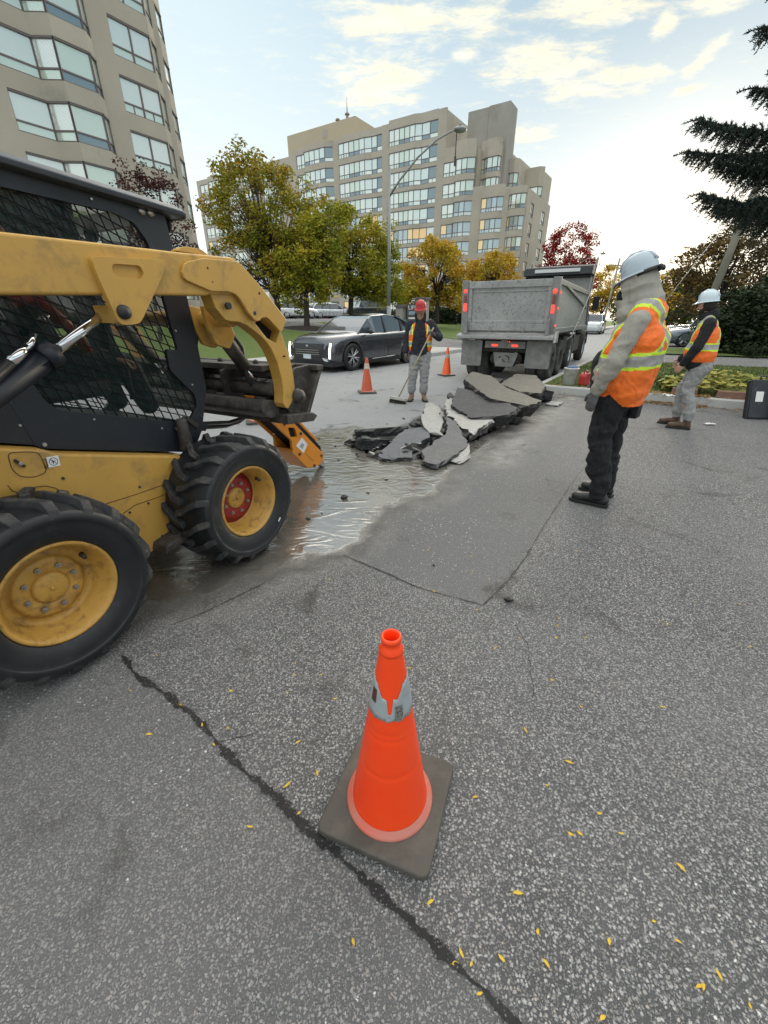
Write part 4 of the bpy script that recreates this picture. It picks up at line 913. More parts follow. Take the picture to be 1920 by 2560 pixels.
# ---- quick coupler carrying the breaker
cp = MB()
cp.side([(2.08, 1.16), (2.12, 1.15), (1.90, .80), (1.86, .80)], .10, 1.60)                       # back plate
cp.side([(2.02, 1.16), (2.10, 1.155), (2.10, 1.12), (2.02, 1.12)], .09, 1.61)                   # top bar
cp.side([(1.60, .865), (1.90, .83), (1.95, .80), (1.90, .765), (1.60, .80)], .06, 1.64)          # bottom bar
for y in (.168, .30, 1.36, 1.50): cp.side(rpoly([(2.08, 1.16), (1.93, .83), (1.78, .83), (1.69, .90), (1.69, 1.0), (1.76, 1.04), (1.86, 1.15)], .03), y, y + .03)
cpl = cp.build('quick_coupler', m_dark, SK, bevel=.005)
p = MB()
for y in (.055, 1.615): p.lathe([(.0001, -.035), (.018, -.035), (.022, -.03), (.036, -.028), (.05, -.012), (.055, .02)], (1.745, y, .972), 'y', 22)
p.cyl((1.745, .03, .972), (1.745, 1.67, .972), .03, n=16); p.build('coupler_pin', m_dark, cpl)
fr_ = MB()
fr_.cyl((1.68, .18, 1.12), (1.68, 1.6, 1.12), .032, n=16); fr_.cyl((1.62, .16, 1.03), (1.62, 1.6, 1.03), .045, n=16)
fr_.side([(1.56, 1.19), (1.72, 1.19), (1.72, 1.165), (1.56, 1.15)], .2, 1.6); fr_.side(rpoly([(1.50, .98), (1.64, .95), (1.64, .85), (1.55, .84), (1.46, .90)], .03), .16, 1.6)
for y in (.55, .85, 1.15, 1.5): fr_.side(rpoly([(1.52, 1.15), (1.70, 1.17), (1.74, 1.0), (1.66, .88), (1.54, .94)], .03), y, y + .03)
for y in (.35, .7, 1.0, 1.3): fr_.ball((1.66, y, 1.195), .022, 10)
fr_.build('coupler_frame', m_dark, cpl, bevel=.004)
for y in (.36, 1.32):
    tc_ = MB(); tc_.cyl((1.36, y + .01, 1.44), (1.56, y, 1.18), .045, n=18); tc_.cyl((1.56, y, 1.18), (1.70, y, 1.0), .02, n=12, mi=1); tc_.cyl((1.66, y - .05, 1.02), (1.66, y + .05, 1.02), .045, n=16); tc_.build('tilt_cylinder', [m_dark, m_chrome], SK)
hs = MB()
hs.tube([(1.50, .38, 1.40), (1.54, .34, 1.30), (1.545, .34, 1.18), (1.55, .34, 1.10), (1.58, .34, 1.055), (1.64, .34, 1.04), (1.70, .34, 1.07), (1.78, .34, 1.10), (1.85, .36, 1.10)], .013, 10)
for dy, dz in ((0, 0), (.05, -.035)):
    hs.tube([(1.0, .5 + dy, .90), (1.2, .5 + dy, .84 + dz), (1.42, .52 + dy, .80 + dz), (1.56, .6 + dy, .765 + dz), (1.72, .62 + dy, .765 + dz), (1.86, .68, .80 + dz), (2.0, .7, .86)], .014, 10)
hs.tube([(1.10, .42, 1.75), (1.2, .44, 1.62), (1.24, .44, 1.50), (1.28, .45, 1.38), (1.26, .46, 1.30), (1.18, .46, 1.27)], .016, 10)
hs.build('hydraulic_hose', m_hose, SK)
pp = MB(); pp.cyl((.99, .36, .74), (.99, .36, .93), .045, .03, n=14); pp.tube([(.96, .38, .86), (1.02, .36, .93), (1.08, .34, .86)], .02, 10); pp.box(.95, 1.07, .5, .75, .72, .88); pp.build('auxiliary_coupling', m_dark, SK, bevel=.01)
# breaker: outline along its own axis, tilted forward and down to the paving
BT = Vector((2.86, .74, .02)); BA = Vector((1.98, .78, .90)); ax3 = (BT - BA).normalized(); Ln = (BT - BA).length
yv = Vector((0, 1, 0)); zv = ax3.cross(yv).normalized()
def bp(p, q, t): v = BA + ax3 * p + zv * q + yv * t; return tuple(v)
br = MB()
pl = rpoly([(-.12, -.10), (.55, -.10), (.60, -.155), (.70, -.18), (.90, -.19), (1.0, -.15), (1.09, -.05), (1.07, .045), (-.12, .05)], .012, 2)
dia = rpoly([(.44, -.03), (.52, -.085), (.60, -.03), (.52, .02)], .012, 2)
def holed_xy(mb, o, h, a, b, f, mi=0):
    t = MB(); holed(t, o, h, 0, 1, mi); mb.add([f(v[0], v[2], a if v[1] == 0 else b) for v in t.v], t.f, mi)
holed_xy(br, pl, dia, -.115, -.090, bp); holed_xy(br, pl, dia, .090, .115, bp)
bk = br.build('hydraulic_breaker', m_orange, SK, bevel=.004)
co_ = MB(); co_.prism([(-.1, -.08), (1.0, -.08), (1.06, -.04), (1.06, .05), (1.0, .10), (-.1, .10)], -.0895, .0895, bp); co_.build('breaker_body', m_void, bk, bevel=.01)
b2_ = MB(); b2_.prism(rpoly([(.62, -.19), (.92, -.20), (.92, -.16), (.62, -.15)], .01, 2), -.118, .118, bp)
b2_.prism(rpoly([(.80, -.10), (.95, -.10), (.95, .0), (.80, .0)], .01, 2), -.119, -.1155, bp); b2_.prism(rpoly([(.1, .101), (.9, .101), (.9, .125), (.1, .125)], .01, 2), -.09, .09, bp); b2_.build('breaker_guard', m_orange, bk, bevel=.003)
b3 = MB(); b3.prism([(.63, -.11), (.77, -.11), (.77, -.01), (.66, .0)], -.1165, -.1152, bp); b3.prism([(.68, -.09), (.73, -.09), (.73, -.04), (.69, -.04)], -.1175, -.1167, bp, 1)
b3.build('warning_label', [m_white, M('label_grey', (.35, .38, .38), .6)], bk)
b4 = MB()
for p, q in ((.06, -.05), (.38, -.03), (.62, .02), (1.03, .01), (.99, -.13), (.72, -.15)): b4.cyl(bp(p, q, -.115), bp(p, q, -.128), .014, n=8); b4.cyl(bp(p, q, .115), bp(p, q, .128), .014, n=8)
b4.build('bolt', m_dark, bk)
b5 = MB(); b5.tube([bp(1.03, 0, 0), bp(1.16, 0, 0), bp(1.22, 0, 0), bp(1.30, 0, 0)], [.05, .045, .04, .012], 12); b5.build('chisel', m_steel, bk)
# ================================================================ dump truck
m_box = M('dump_body_grey', (.36, .365, .355), .55, metal=.15, var=.16, vs=1.6, dirt=(.13, .135, .135), dirt_amt=.42, ds=15, bump=.004, bs=14)
m_boxr = M('dump_rail_grey', (.24, .245, .24), .6, metal=.1, var=.2, vs=4, dirt=(.15, .14, .12), dirt_amt=.3, ds=6)
m_flap = M('mud_flap_rubber', (.20, .20, .19), .8, var=.2, vs=5, dirt=(.30, .29, .26), dirt_amt=.4, ds=5, bump=.002, bs=30)
m_ttyre = M('truck_tyre', (.05, .05, .048), .85, var=.3, vs=8, dirt=(.2, .19, .17), dirt_amt=.4, ds=5)
m_tarp = M('tarp_black', (.02, .022, .025), .6, var=.2)
m_alu = M('aluminium', (.55, .56, .57), .35, metal=.8, var=.1)
m_redl = M('red_lamp', (.7, .02, .02), .3, emit=(1., .04, .02, 1.1)); m_ambl = M('amber_lamp', (.5, .12, .05), .3); m_reddull = M('red_lens', (.25, .05, .04), .35)
TK = thing('dump_truck', 'grey tri-axle dump truck seen from behind with red tail lamps lit', 'truck', (4.30, 11.13, 0), head(30))
# local: x forward, y left; y = 0 right wheel face, box from y .0 to 2.1
fr = MB()
b = MB()
# floor, sides sloping forward, front wall
b.box(-.72, 6.1, .02, 2.12, 1.12, 1.2)
for y0, y1 in ((.0, .05), (2.09, 2.14)): b.side([(-.78, 1.2), (6.1, 1.2), (6.0, 1.5), (5.25, 2.72), (5.15, 2.72), (5.10, 2.26), (-.92, 2.25), (-.86, 1.6)], y0, y1)
b.box(5.2, 5.28, .05, 2.09, 1.2, 2.75)
b.build('dump_body', m_box, TK, bevel=.012)
r_ = MB()
for y0, y1 in ((-.05, .0), (2.14, 2.19)):
    r_.side([(-.92, 2.16), (5.15, 2.16), (5.15, 2.27), (-.92, 2.27)], y0, y1)
    r_.side([(-.70, 1.95), (4.9, 1.52), (4.9, 1.62), (-.70, 2.08)], y0, y1) if False else None
    r_.side([(-.76, 1.14), (6.0, 1.14), (6.0, 1.26), (-.80, 1.26)], y0, y1)
    r_.side([(5.1, 2.2), (5.3, 2.2), (6.1, 1.2), (5.9, 1.2)], y0, y1)
    r_.side([(.1, 2.16), (.9, 2.16), (5.0, 1.85), (5.0, 1.76)], y0, y1)
r_.build('side_rail', m_boxr, TK, bevel=.01)
for y0, y1 in ((-.06, .10), (2.04, 2.20)):
    p = MB(); p.side([(-.78, .95), (-.66, .95), (-.70, 1.6), (-.80, 2.30), (-.98, 2.30), (-.90, 1.6), (-.84, 1.14)], y0, y1); p.build('corner_post', m_boxr, TK, bevel=.012)
# tailgate: frame and recessed panel
tg = MB(); X0 = -.93
def tq(y0, y1, z0, z1, d0=0., d1=.07, mi=0):
    f0 = -.10 * (z0 - 1.2); f1 = -.10 * (z1 - 1.2)
    vs = [(X0 + f0 + d0 + .08, y0, z0), (X0 + f0 + d0 + .08, y1, z0), (X0 + f1 + d0 + .08, y1, z1), (X0 + f1 + d0 + .08, y0, z1)]; vs += [(v[0] + d1, v[1], v[2]) for v in vs]
    tg.add(vs, [(0, 1, 2, 3), (4, 7, 6, 5), (0, 4, 5, 1), (1, 5, 6, 2), (2, 6, 7, 3), (3, 7, 4, 0)], mi)
tq(.1, 2.04, 1.2, 2.26, .05, .05)
tq(.1, 2.04, 2.12, 2.27, 0, .1); tq(.1, 2.04, 1.20, 1.36, 0, .1); tq(.1, .19, 1.361, 2.119, .01, .09); tq(1.95, 2.04, 1.361, 2.119, .01, .09)
tq(.195, 1.945, 1.361, 1.43, .025, .07); tq(.195, 1.945, 2.03, 2.06, .03, .05)
tg.build('tailgate', m_box, TK, bevel=.01)
for y in (.62, 1.42): lt_ = MB(); lt_.box(-.88, -.83, y, y + .06, 1.18, 1.30); lt_.build('hinge', m_boxr, TK, bevel=.006)
for y in (.03, 2.0): lt_ = MB(); lt_.cyl((-.93, y + .04, 1.33), (-.93, y + .04, 1.46), .03); lt_.box(-.98, -.86, y, y + .08, 1.12, 1.34); lt_.build('latch', m_boxr, TK, bevel=.006)
ap = MB(); ap.side([(-.72, 1.16), (-1.06, 1.09), (-1.06, 1.02), (-.72, .99)], -.10, 2.24); ap.side([(-.72, 1.2), (-.9, 1.2), (-1.03, .96), (-.72, .96)], -.16, -.101); ap.build('bumper_apron', m_box, TK, bevel=.008)
for y, z, r, m in ((.03, 2.02, .045, m_redl), (.03, 1.66, .0, m_redl), (2.11, 2.07, .04, m_redl), (2.11, 1.72, 0, m_redl), (.03, 1.86, -1, m_reddull), (2.11, 1.9, -1, m_reddull)):
    p = MB(); x = -.91 - .12 * (z - 1.6)
    if r > 0: p.lathe([(.001, x - .02), (r * .7, x - .018), (r, x), (r, x + .03)], (0, y, z), 'x', 18)
    else: p.box(x - .015, x + .03, y - .03, y + .03, z - .085, z + .085)
    p.build('tail_lamp', m, TK, bevel=.006 if r <= 0 else 0)
for z in (2.0, 1.68, 1.32):
    p = MB(); p.box(-.86, -.80, -.075, -.061, z - .02, z + .02); p.build('marker_lamp', m_redl, TK)
# mud flaps
for y0, y1 in ((-.06, .52), (1.62, 2.16)):
    p = MB(); pr_ = rpoly([(y0, .36), (y1, .36), (y1, .98), (y0, .98)], .05, 4); p.front(pr_, -.80, -.785); p.build('mud_flap', m_flap, TK)
lp = MB(); lp.box(-.80, -.74, .55, 1.55, .80, .96); lp.build('light_bar', m_flap, TK, bevel=.01)
for y in (.80, 1.30):
    p = MB(); p.front(rpoly([(y - .075, .845), (y + .075, .845), (y + .075, .885), (y - .075, .885)], .018, 3), -.815, -.80); p.build('tail_lamp', m_redl, TK)
for k in range(3):
    p = MB(); p.ball((-.81, .94 + .045 * k, .955), .012, 8); p.build('marker_lamp', m_redl, TK)
sg = MB(); sg.front([(.70, .70), (1.32, .70), (1.24, .37), (.80, .37)], -.79, -.78); sgo = sg.build('centre_flap', m_flap, TK)
em = MB()   # swirl emblem on the centre flap
def arc(cx, cy, r0, r1, a0, a1, n=16, w0=.0, w1=.03):
    A = []; B_ = []
    for i in range(n + 1):
        t = i / n; a = R(a0 + (a1 - a0) * t); r = r0 + (r1 - r0) * t; w_ = w0 + (w1 - w0) * math.sin(PI * t)
        A.append((cx + (r + w_) * math.cos(a), cy + (r + w_) * .72 * math.sin(a))); B_.append((cx + (r - w_) * math.cos(a), cy + (r - w_) * .72 * math.sin(a)))
    return A + B_[::-1]
for pg in (arc(1.01, .55, .115, .10, 60, 215, w1=.018), arc(.99, .54, .075, .07, 240, 400, w1=.014), [(1.16, .61), (1.08, .61), (1.155, .56)], [(.88, .47), (.96, .475), (.885, .50)]):
    em.front([(p, q) for p, q in pg], -.7935, -.791)
em.build('emblem', m_blk, sgo)
pl_ = MB(); pl_.box(-.83, -.82, .98, 1.14, .90, .99); pl_.build('number_plate', m_flap, TK)
# wheels
def twheel(x, y, dual=True):
    p = MB(); c = (x, 0, .47)
    w0 = y; 
    p.lathe([(.24, w0 + .02), (.30, w0), (.42, w0 + .0), (.46, w0 + .03), (.47, w0 + .06), (.47, w0 + .24), (.45, w0 + .27), (.30, w0 + .28), (.24, w0 + .26)], c, 'y', 40)
    wo_ = p.build('wheel', m_ttyre, TK)
    q = MB(); inn = .09 if dual else .04
    q.lathe([(.245, w0 + .03), (.235, w0 + .015), (.225, w0 + .03), (.215, w0 + inn), (.14, w0 + inn + .03), (.10, w0 + inn + .03), (.09, w0 + inn - .02), (.001, w0 + inn - .03)], c, 'y', 32); q.build('rim', m_ttyre if dual else m_alu, wo_)
for x in (0, 1.28): twheel(x, .0); twheel(x, .30); twheel(x, 1.86); twheel(x, 1.56)
twheel(3.3, .02, False); twheel(3.3, 1.84, False); twheel(6.8, .02, False); twheel(6.8, 1.84, False)
ax2 = MB()
for x in (0, 1.28): ax2.cyl((x, .5, .47), (x, 1.7, .47), .09); ax2.ball((x, 1.07, .47), .2, 14)
for y in (.80, 1.36): ax2.cyl((-.45, y, .53), (-.25, y, .53), .13, n=20)
ax2.build('axle', m_dark, TK)
cf = MB(); cf.box(-.6, 8.0, .72, .82, .85, 1.08); cf.box(-.6, 8.0, 1.32, 1.42, .85, 1.08); cf.box(2.0, 2.9, .1, .6, .5, 1.0); cf.box(4.2, 5.6, .08, .6, .45, .95); cf.box(4.2, 5.6, 1.6, 2.1, .45, .95); cf.box(-.58, -.5, .3, 1.9, .7, 1.1); cf.build('frame', m_dark, TK, bevel=.01)
# fenders and ladder bars
fd = MB()
for y0, y1 in ((.0, .35), (1.8, 2.15)): fd.prism(arc(6.8, .47, .58, .58, 10, 200, 14, .02, .02), y0, y1, lambda p, q, t: (p, t, .47 + (q - .47) / .72))
fd.build('fender', m_dark, TK)
# cab ahead
cb_ = MB(); cb_.side(rpoly([(5.9, 1.0), (7.9, 1.0), (8.0, 1.6), (7.2, 1.75), (6.95, 2.5), (5.9, 2.55)], .06), .12, 2.02); cb_.build('cab', M('truck_cab_grey', (.10, .11, .12), .35, coat=.5), TK, bevel=.03)
st_ = MB(); st_.cyl((5.75, .1, 1.0), (5.75, .1, 2.1), .09); st_.build('air_filter', m_alu, TK)
mr = MB(); mr.side([(6.9, 1.75), (7.0, 1.75), (7.0, 2.2), (6.9, 2.2)], -.22, .0); mr.tube([(6.95, .0, 1.8), (6.95, .12, 1.75)], .015); mr.tube([(6.95, .0, 2.15), (6.95, .12, 2.1)], .015); mr.build('mirror', m_blk, TK, bevel=.01)
# tarp housing and front shield above the body
cn = MB(); cn.box(5.0, 5.6, .02, 2.12, 2.70, 2.78); cn.side([(4.8, 2.78), (5.7, 2.78), (5.75, 3.08), (5.4, 3.10), (4.9, 3.02)], -.02, 2.16); cn.build('tarp_housing', m_tarp, TK, bevel=.02)
cn = MB(); cn.box(4.78, 4.80, .35, 1.78, 2.86, 2.96); cn.build('reflective_panel', m_alu, TK)
cn = MB(); cn.side([(5.2, 2.0), (5.35, 2.0), (6.0, 3.30), (5.88, 3.34), (5.70, 3.1)], -.03, .03); cn.side([(5.2, 2.0), (5.35, 2.0), (6.0, 3.30), (5.88, 3.34), (5.70, 3.1)], 2.11, 2.17); cn.build('tarp_bracket', m_boxr, TK)
cn = MB(); cn.tube([(1.2, -.09, .95), (2.0, -.09, 1.0), (5.0, -.09, 2.35)], .018, 8); cn.tube([(2.2, -.08, 1.1), (2.25, -.08, .8)], .015); cn.tube([(2.8, -.08, 1.1), (2.85, -.08, .8)], .015); cn.build('tarp_arm', m_boxr, TK)
ld = MB()
for y in (1.7, 1.95): ld.tube([(5.0, y, 2.7), (5.0, y, 3.15)], .015)
ld.build('hand_rail', m_blk, TK)
# ================================================================ cars
m_cglass = M('car_glass', (.06, .075, .085), .04, metal=.35, var=.1, coat=1)
m_carblk = M('car_trim_black', (.018, .018, .02), .4, var=.1)
m_lamp = M('lamp_lit_white', (.9, .9, .85), .2, emit=(1, .95, .78, 1.3)); m_lens = M('lamp_lens', (.6, .62, .64), .1, metal=.3, coat=1); m_tlens = M('tail_lens', (.35, .02, .02), .2, coat=1)
m_wheel = M('alloy', (.5, .5, .51), .25, metal=.9, var=.1)
def paint(name, col): return M(name, col, .24, metal=.55, var=.03, coat=1., spec=.6)
def car(name, label, loc, rz, col, L=4.7, W=1.88, Hh=1.65, roof=(.30, .40, .84, .98), hood=.62, belt=.60, tail=.62, lit=False, group=None, detail=True, rails=False, wr=.36, wb=None):
    """x = 0 at the front bumper pointing to +x front; body runs back to -L"""
    t = thing(name, label, 'car', loc, rz, group); pm = paint(name + '_paint', col)
    wb = wb or L * .615; xf = -L * .19; xr = xf - wb
    a, b, c, d = roof                      # fractions of length: windscreen foot, windscreen head, rear head, rear foot
    g = .20; hb = belt * Hh; hw = W / 2
    # stations along the length: (x fraction, half width, sill z, belt z, deck z)
    S = [(0.0, .80, .34, hood * Hh * .62, hood * Hh * .80), (.012, .88, .26, hood * Hh * .70, hood * Hh * .93), (.05, .95, .23, hood * Hh * .80, hood * Hh * .985), (.12, .985, g, hb * .93, hood * Hh * 1.03), (.20, 1., g, hb * .97, hood * Hh * 1.06), (a, 1., g, hb, hood * Hh * 1.10),
         (.42, 1., g, hb, hb * 1.04), (.55, 1., g, hb * 1.01, hb * 1.05), (.70, 1., g, hb * 1.03, hb * 1.07), (.82, .99, g, hb * 1.05, hb * 1.09), (.90, .98, .24, hb * 1.06, hb * 1.09), (d, .95, .30, hb * 1.0, hb * 1.06), (1.0, .86, .36, hb * .80, hb * .95)]
    S = sorted(S); B = MB(); V = []
    n = 8
    for f, w_, z0, zb, zd in S:
        x = -L * f; w2 = hw * w_; zm = z0 + (zb - z0) * .45
        V += [(x, 0, z0), (x, w2 * .86, z0), (x, w2 * .975, z0 + .05), (x, w2, zm), (x, w2 * .985, zb * .93 + z0 * .07), (x, w2 * .93, zb), (x, w2 * .75, zd - .015), (x, 0, zd)]
    m = len(S); Fc = []
    for i in range(m - 1):
        for j in range(n - 1): Fc.append((i * n + j, (i + 1) * n + j, (i + 1) * n + j + 1, i * n + j + 1))
    Fc.append(tuple(range(n))); Fc.append(tuple((m - 1) * n + j for j in range(n)))
    k = len(V); V2 = V + [(x, -y, z) for x, y, z in V]; F2 = Fc + [tuple(q + k for q in f_)[::-1] for f_ in Fc]
    bm = bmesh.new(); vs = [bm.verts.new(v) for v in V2]
    for f_ in F2:
        try: bm.faces.new([vs[q] for q in f_])
        except ValueError: pass
    bmesh.ops.remove_doubles(bm, verts=bm.verts, dist=.0005); bmesh.ops.dissolve_degenerate(bm, edges=bm.edges, dist=.0001)
    # inner seams on the symmetry plane would stop the caps closing: drop faces lying in it
    bmesh.ops.delete(bm, geom=[f_ for f_ in bm.faces if all(abs(v.co.y) < 1e-5 for v in f_.verts)], context='FACES_ONLY')
    bmesh.ops.recalc_face_normals(bm, faces=bm.faces); me = bpy.data.meshes.new('body'); bm.to_mesh(me); bm.free()
    me.polygons.foreach_set('use_smooth', [True] * len(me.polygons)); me.materials.append(pm); me.materials.append(m_carblk)
    bo = bpy.data.objects.new('body', me); COL.objects.link(bo); bo.parent = t
    sb = bo.modifiers.new('s', 'SUBSURF'); sb.levels = sb.render_levels = 2 if detail else 1
    ct_ = MB()
    for x in (xf, xr):
        for s_ in (1, -1): ct_.cyl((x, s_ * hw * 1.1, wr * .98), (x, s_ * (hw - .30), wr * .98), wr * 1.15, n=28, mi=1)
    cut = ct_.build('cutter', [pm, m_carblk]); bl_ = bo.modifiers.new('b', 'BOOLEAN'); bl_.object = cut; bl_.operation = 'DIFFERENCE'; bl_.solver = 'EXACT'
    bake(bo); bpy.data.objects.remove(cut)
    # greenhouse: glass block with painted roof and pillars
    zt = Hh; zb = hb * .99; iw = hw * .90; rw = hw * .70
    gl = MB(); P = [(-L * a, zb + .02), (-L * (a + .3 * (b - a)), zb + (zt - zb) * .36), (-L * (a + .7 * (b - a)), zb + (zt - zb) * .76), (-L * b, zt - .045), (-L * (b + .12), zt - .012), (-L * (b + c) / 2, zt), (-L * (c - .08), zt - .02), (-L * c, zt - .06), (-L * (c + .55 * (d - c)), zb + (zt - zb) * .50), (-L * d, zb + .01)]
    def wy(z): q = (z - zb) / (zt - zb); return iw + (rw - iw) * min(1, max(0, q)) ** 1.15
    up = P; lo = [(x, zb - .08) for x, z in P]; vv = []
    for (x, z), (x2, z2) in zip(up, lo): vv += [(x, wy(z) * (.93 if z > zt - .08 else 1), z), (x, -wy(z) * (.93 if z > zt - .08 else 1), z), (x2, iw * 1.0, z2), (x2, -iw * 1.0, z2)]
    ff = []
    for i in range(len(P) - 1):
        q = i * 4; ff += [(q, q + 4, q + 6, q + 2), (q + 1, q + 3, q + 7, q + 5), (q, q + 1, q + 5, q + 4)]
    gl.add(vv, ff, 0, False); gl.build('windows', m_cglass, t, bevel=.0)
    rf_ = MB(); rr = [p for p in P if p[1] > zb + (zt - zb) * .8]; vv = []
    for x, z in rr: w_ = wy(z) * .965; vv += [(x, -w_, z - .02), (x, -w_ * .93, z + .012), (x, 0, z + .028), (x, w_ * .93, z + .012), (x, w_, z - .02)]
    ff = [(i * 5 + j, i * 5 + j + 1, i * 5 + 6 + j, i * 5 + 5 + j) for i in range(len(rr) - 1) for j in range(4)]
    rf_.add(vv, ff, 0, True)
    for s_ in (1, -1):
        def pil(x0, z0, x1, z1, w_, mi=0):
            y0 = s_ * (wy(z0) + .008); y1 = s_ * (wy(z1) * (.94 if z1 > zt - .09 else 1) + .008)
            rf_.add([(x0 - w_ / 2, y0, z0), (x0 + w_ / 2, y0, z0), (x1 + w_ / 2, y1, z1), (x1 - w_ / 2, y1, z1), (x0 - w_ / 2, y0 - s_ * .05, z0), (x0 + w_ / 2, y0 - s_ * .05, z0), (x1 + w_ / 2, y1 - s_ * .05, z1), (x1 - w_ / 2, y1 - s_ * .05, z1)], [(0, 1, 2, 3), (4, 7, 6, 5), (0, 4, 5, 1), (1, 5, 6, 2), (2, 6, 7, 3), (3, 7, 4, 0)], mi)
        for i in range(3): pil(P[i][0], P[i][1], P[i + 1][0], P[i + 1][1], .06)
        for i in (7, 8): pil(P[i][0], P[i][1], P[min(i + 1, 9)][0], P[min(i + 1, 9)][1], .12)
        xm = -L * .545; pil(xm, zb, xm - .02, zt - .05, .06, 1); xm = -L * .735; pil(xm, zb, xm - .05, zt - .05, .09 if Hh > 1.5 else .06, 1)
        if rails: rf_.tube([(-L * .42, s_ * rw * .9, zt + .04), (-L * .82, s_ * rw * .9, zt + .04)], .018, 6, 1)
    rf_.build('roof', [pm, m_carblk], t)
    for x in (xf, xr):
        for s_ in (1, -1):
            w_ = MB(); y = s_ * (hw - .015)
            w_.lathe([(wr * .66, y - s_ * .02), (wr * .70, y), (wr * .88, y + s_ * .004), (wr * .97, y - s_ * .02), (wr, y - s_ * .06), (wr, y - s_ * .2), (wr * .8, y - s_ * .24)], (x, 0, wr), 'y', 36)
            wo_ = w_.build('wheel', m_rub2, t)
            r2 = MB(); r2.lathe([(wr * .70, y), (wr * .64, y - s_ * .012), (wr * .60, y - s_ * .09), (.05, y - s_ * .10), (.001, y - s_ * .10)], (x, 0, wr), 'y', 32, mi=1)
            for q in range(5 if not detail else 6):
                for e_ in (-.16, .16):
                    an = 2 * PI * q / (5 if not detail else 6) + .3; p0 = (x + .035 * math.cos(an), y - s_ * .035, wr + .035 * math.sin(an)); p1 = (x + wr * .67 * math.cos(an + e_), y - s_ * .012, wr + wr * .67 * math.sin(an + e_)); r2.tube([p0, p1], [.02, .014], 6, 0, smooth=False)
            r2.lathe([(.05, y - s_ * .06), (.05, y - s_ * .03), (.001, y - s_ * .025)], (x, 0, wr), 'y', 16); r2.build('rim', [m_wheel, m_carblk], wo_)
    tr_ = MB(); tr_.box(-L * .98, -.06, -hw * .93, hw * .93, .17, .30)
    for s_ in (1, -1): tr_.box(xr + wr * 1.2, xf - wr * 1.2, s_ * hw * .99 - .012, s_ * hw * .99 + .012, .20, .30)
    tr_.build('lower_trim', m_carblk, t, bevel=.02)
    for s_ in (1, -1):
        q = MB(); q.ball((-L * (a + .075), s_ * (hw + .10), hb + .06), .11, 12, sc=(.6, 1, .62)); q.tube([(-L * (a + .07), s_ * (hw - .06), hb + .02), (-L * (a + .075), s_ * (hw + .08), hb + .03)], .02); q.build('door_mirror', m_carblk, t)
    for x in (-L * .53, -L * .72):
        for s_ in (1, -1): hh = MB(); hh.box(x - .09, x + .09, s_ * hw * .975 - .01, s_ * hw * .975 + .01, hb * .88, hb * .88 + .025); hh.build('door_handle', pm if detail else m_carblk, t, bevel=.005)
    if detail:
        for s_ in (1, -1):
            for x0, x1 in ((-L * (a + .02), -L * (a + .045)), (-L * .545, -L * .545), (-L * .72, -L * .715)):
                dl = MB(); dl.tube([(x0, s_ * hw * .993, .32), (x1, s_ * hw * 1.0, hb * .62), (x1, s_ * hw * .975, hb * .93)], .005, 5); dl.build('door_seam', m_carblk, t)
    return t, dict(L=L, hw=hw, Hh=Hh, hb=hb, pm=pm)
# the crossover passing on the road
t, q = car('crossover_car', 'shiny dark grey crossover with upright lit lamps, driving past the cones', (0, 0, 0), 0, (.085, .092, .105), L=5.0, W=1.98, Hh=1.60, roof=(.255, .44, .70, .955), hood=.65, belt=.65, wr=.40, wb=3.0)
fwd = Vector((-math.sin(R(37)), -math.cos(R(37)), 0)); t.rotation_euler = (0, 0, math.atan2(fwd.y, fwd.x))
# its left side faces the camera; place so the near front wheel stands at (-.93, 13.3)
lf_ = Vector((-fwd.y, fwd.x, 0)); t.location = Vector((-.93, 13.35, 0)) + fwd * (5.0 * .19) - lf_ * .97
L, hw, hb = q['L'], q['hw'], q['hb']
gm = MB(); 
gm.add([(-.005, -.62, .80), (-.005, .62, .80), (.04, .58, .66), (.04, -.58, .66), (.035, .60, .34), (.035, -.60, .34), (-.01, .66, .24), (-.01, -.66, .24), (-.12, -.80, .80), (-.12, .80, .80), (-.09, .80, .3), (-.09, -.80, .3)], [(0, 1, 2, 3), (3, 2, 4, 5), (5, 4, 6, 7), (1, 9, 10, 6, 4, 2), (0, 3, 5, 7, 11, 8)], 0, False)
gm.build('grille', m_carblk, t, bevel=.01)
for s_ in (1, -1):
    p = MB(); p.add([(-.10, s_ * .83, .80), (-.085, s_ * .88, .80), (-.06, s_ * .88, .40), (-.075, s_ * .82, .40)], [(0, 1, 2, 3)]); x0 = p
    p = MB(); p.tube([(-.085, s_ * .865, .82), (-.035, s_ * .855, .62), (-.035, s_ * .845, .40)], [.03, .032, .032], 8, flat=.8); p.build('running_lamp', m_lamp, t)
    p = MB(); p.add([(.0, s_ * .66, .62), (-.035, s_ * .80, .82), (-.01, s_ * .80, .44), (.02, s_ * .62, .46)], [(0, 1, 2, 3)]); p.add([(.03, s_ * .58, .43), (.0, s_ * .80, .40), (-.02, s_ * .80, .32), (.02, s_ * .68, .34)], [(0, 1, 2, 3)], 1); p.build('headlamp', [m_carblk, m_lens], t)
    p = MB(); p.tube([(-L * .99, s_ * .88, .95), (-L * 1.0, s_ * .84, .6)], .03, 6); p.build('tail_lamp', m_tlens, t)
p = MB(); p.box(.045, .055, -.16, .16, .38, .50); p.build('number_plate', M('plate_white', (.6, .66, .68), .4), t)
p = MB(); p.front([(-.055, .74), (-.03, .765), (.03, .765), (.055, .74), (0, .70)], .02, .03); p.build('emblem', m_alu, t)
p = MB()
for z in (.62, .56, .50): p.box(.036, .043, -.5, .5, z, z + .012)
p.build('grille_bar', m_steel, t)
p = MB()
for s_ in (1, -1): p.tube([(-L * .37, s_ * hw * 1.0, .30), (-L * .62, s_ * hw * 1.0, .33)], .012, 6)
p.build('sill_strip', m_alu, t)
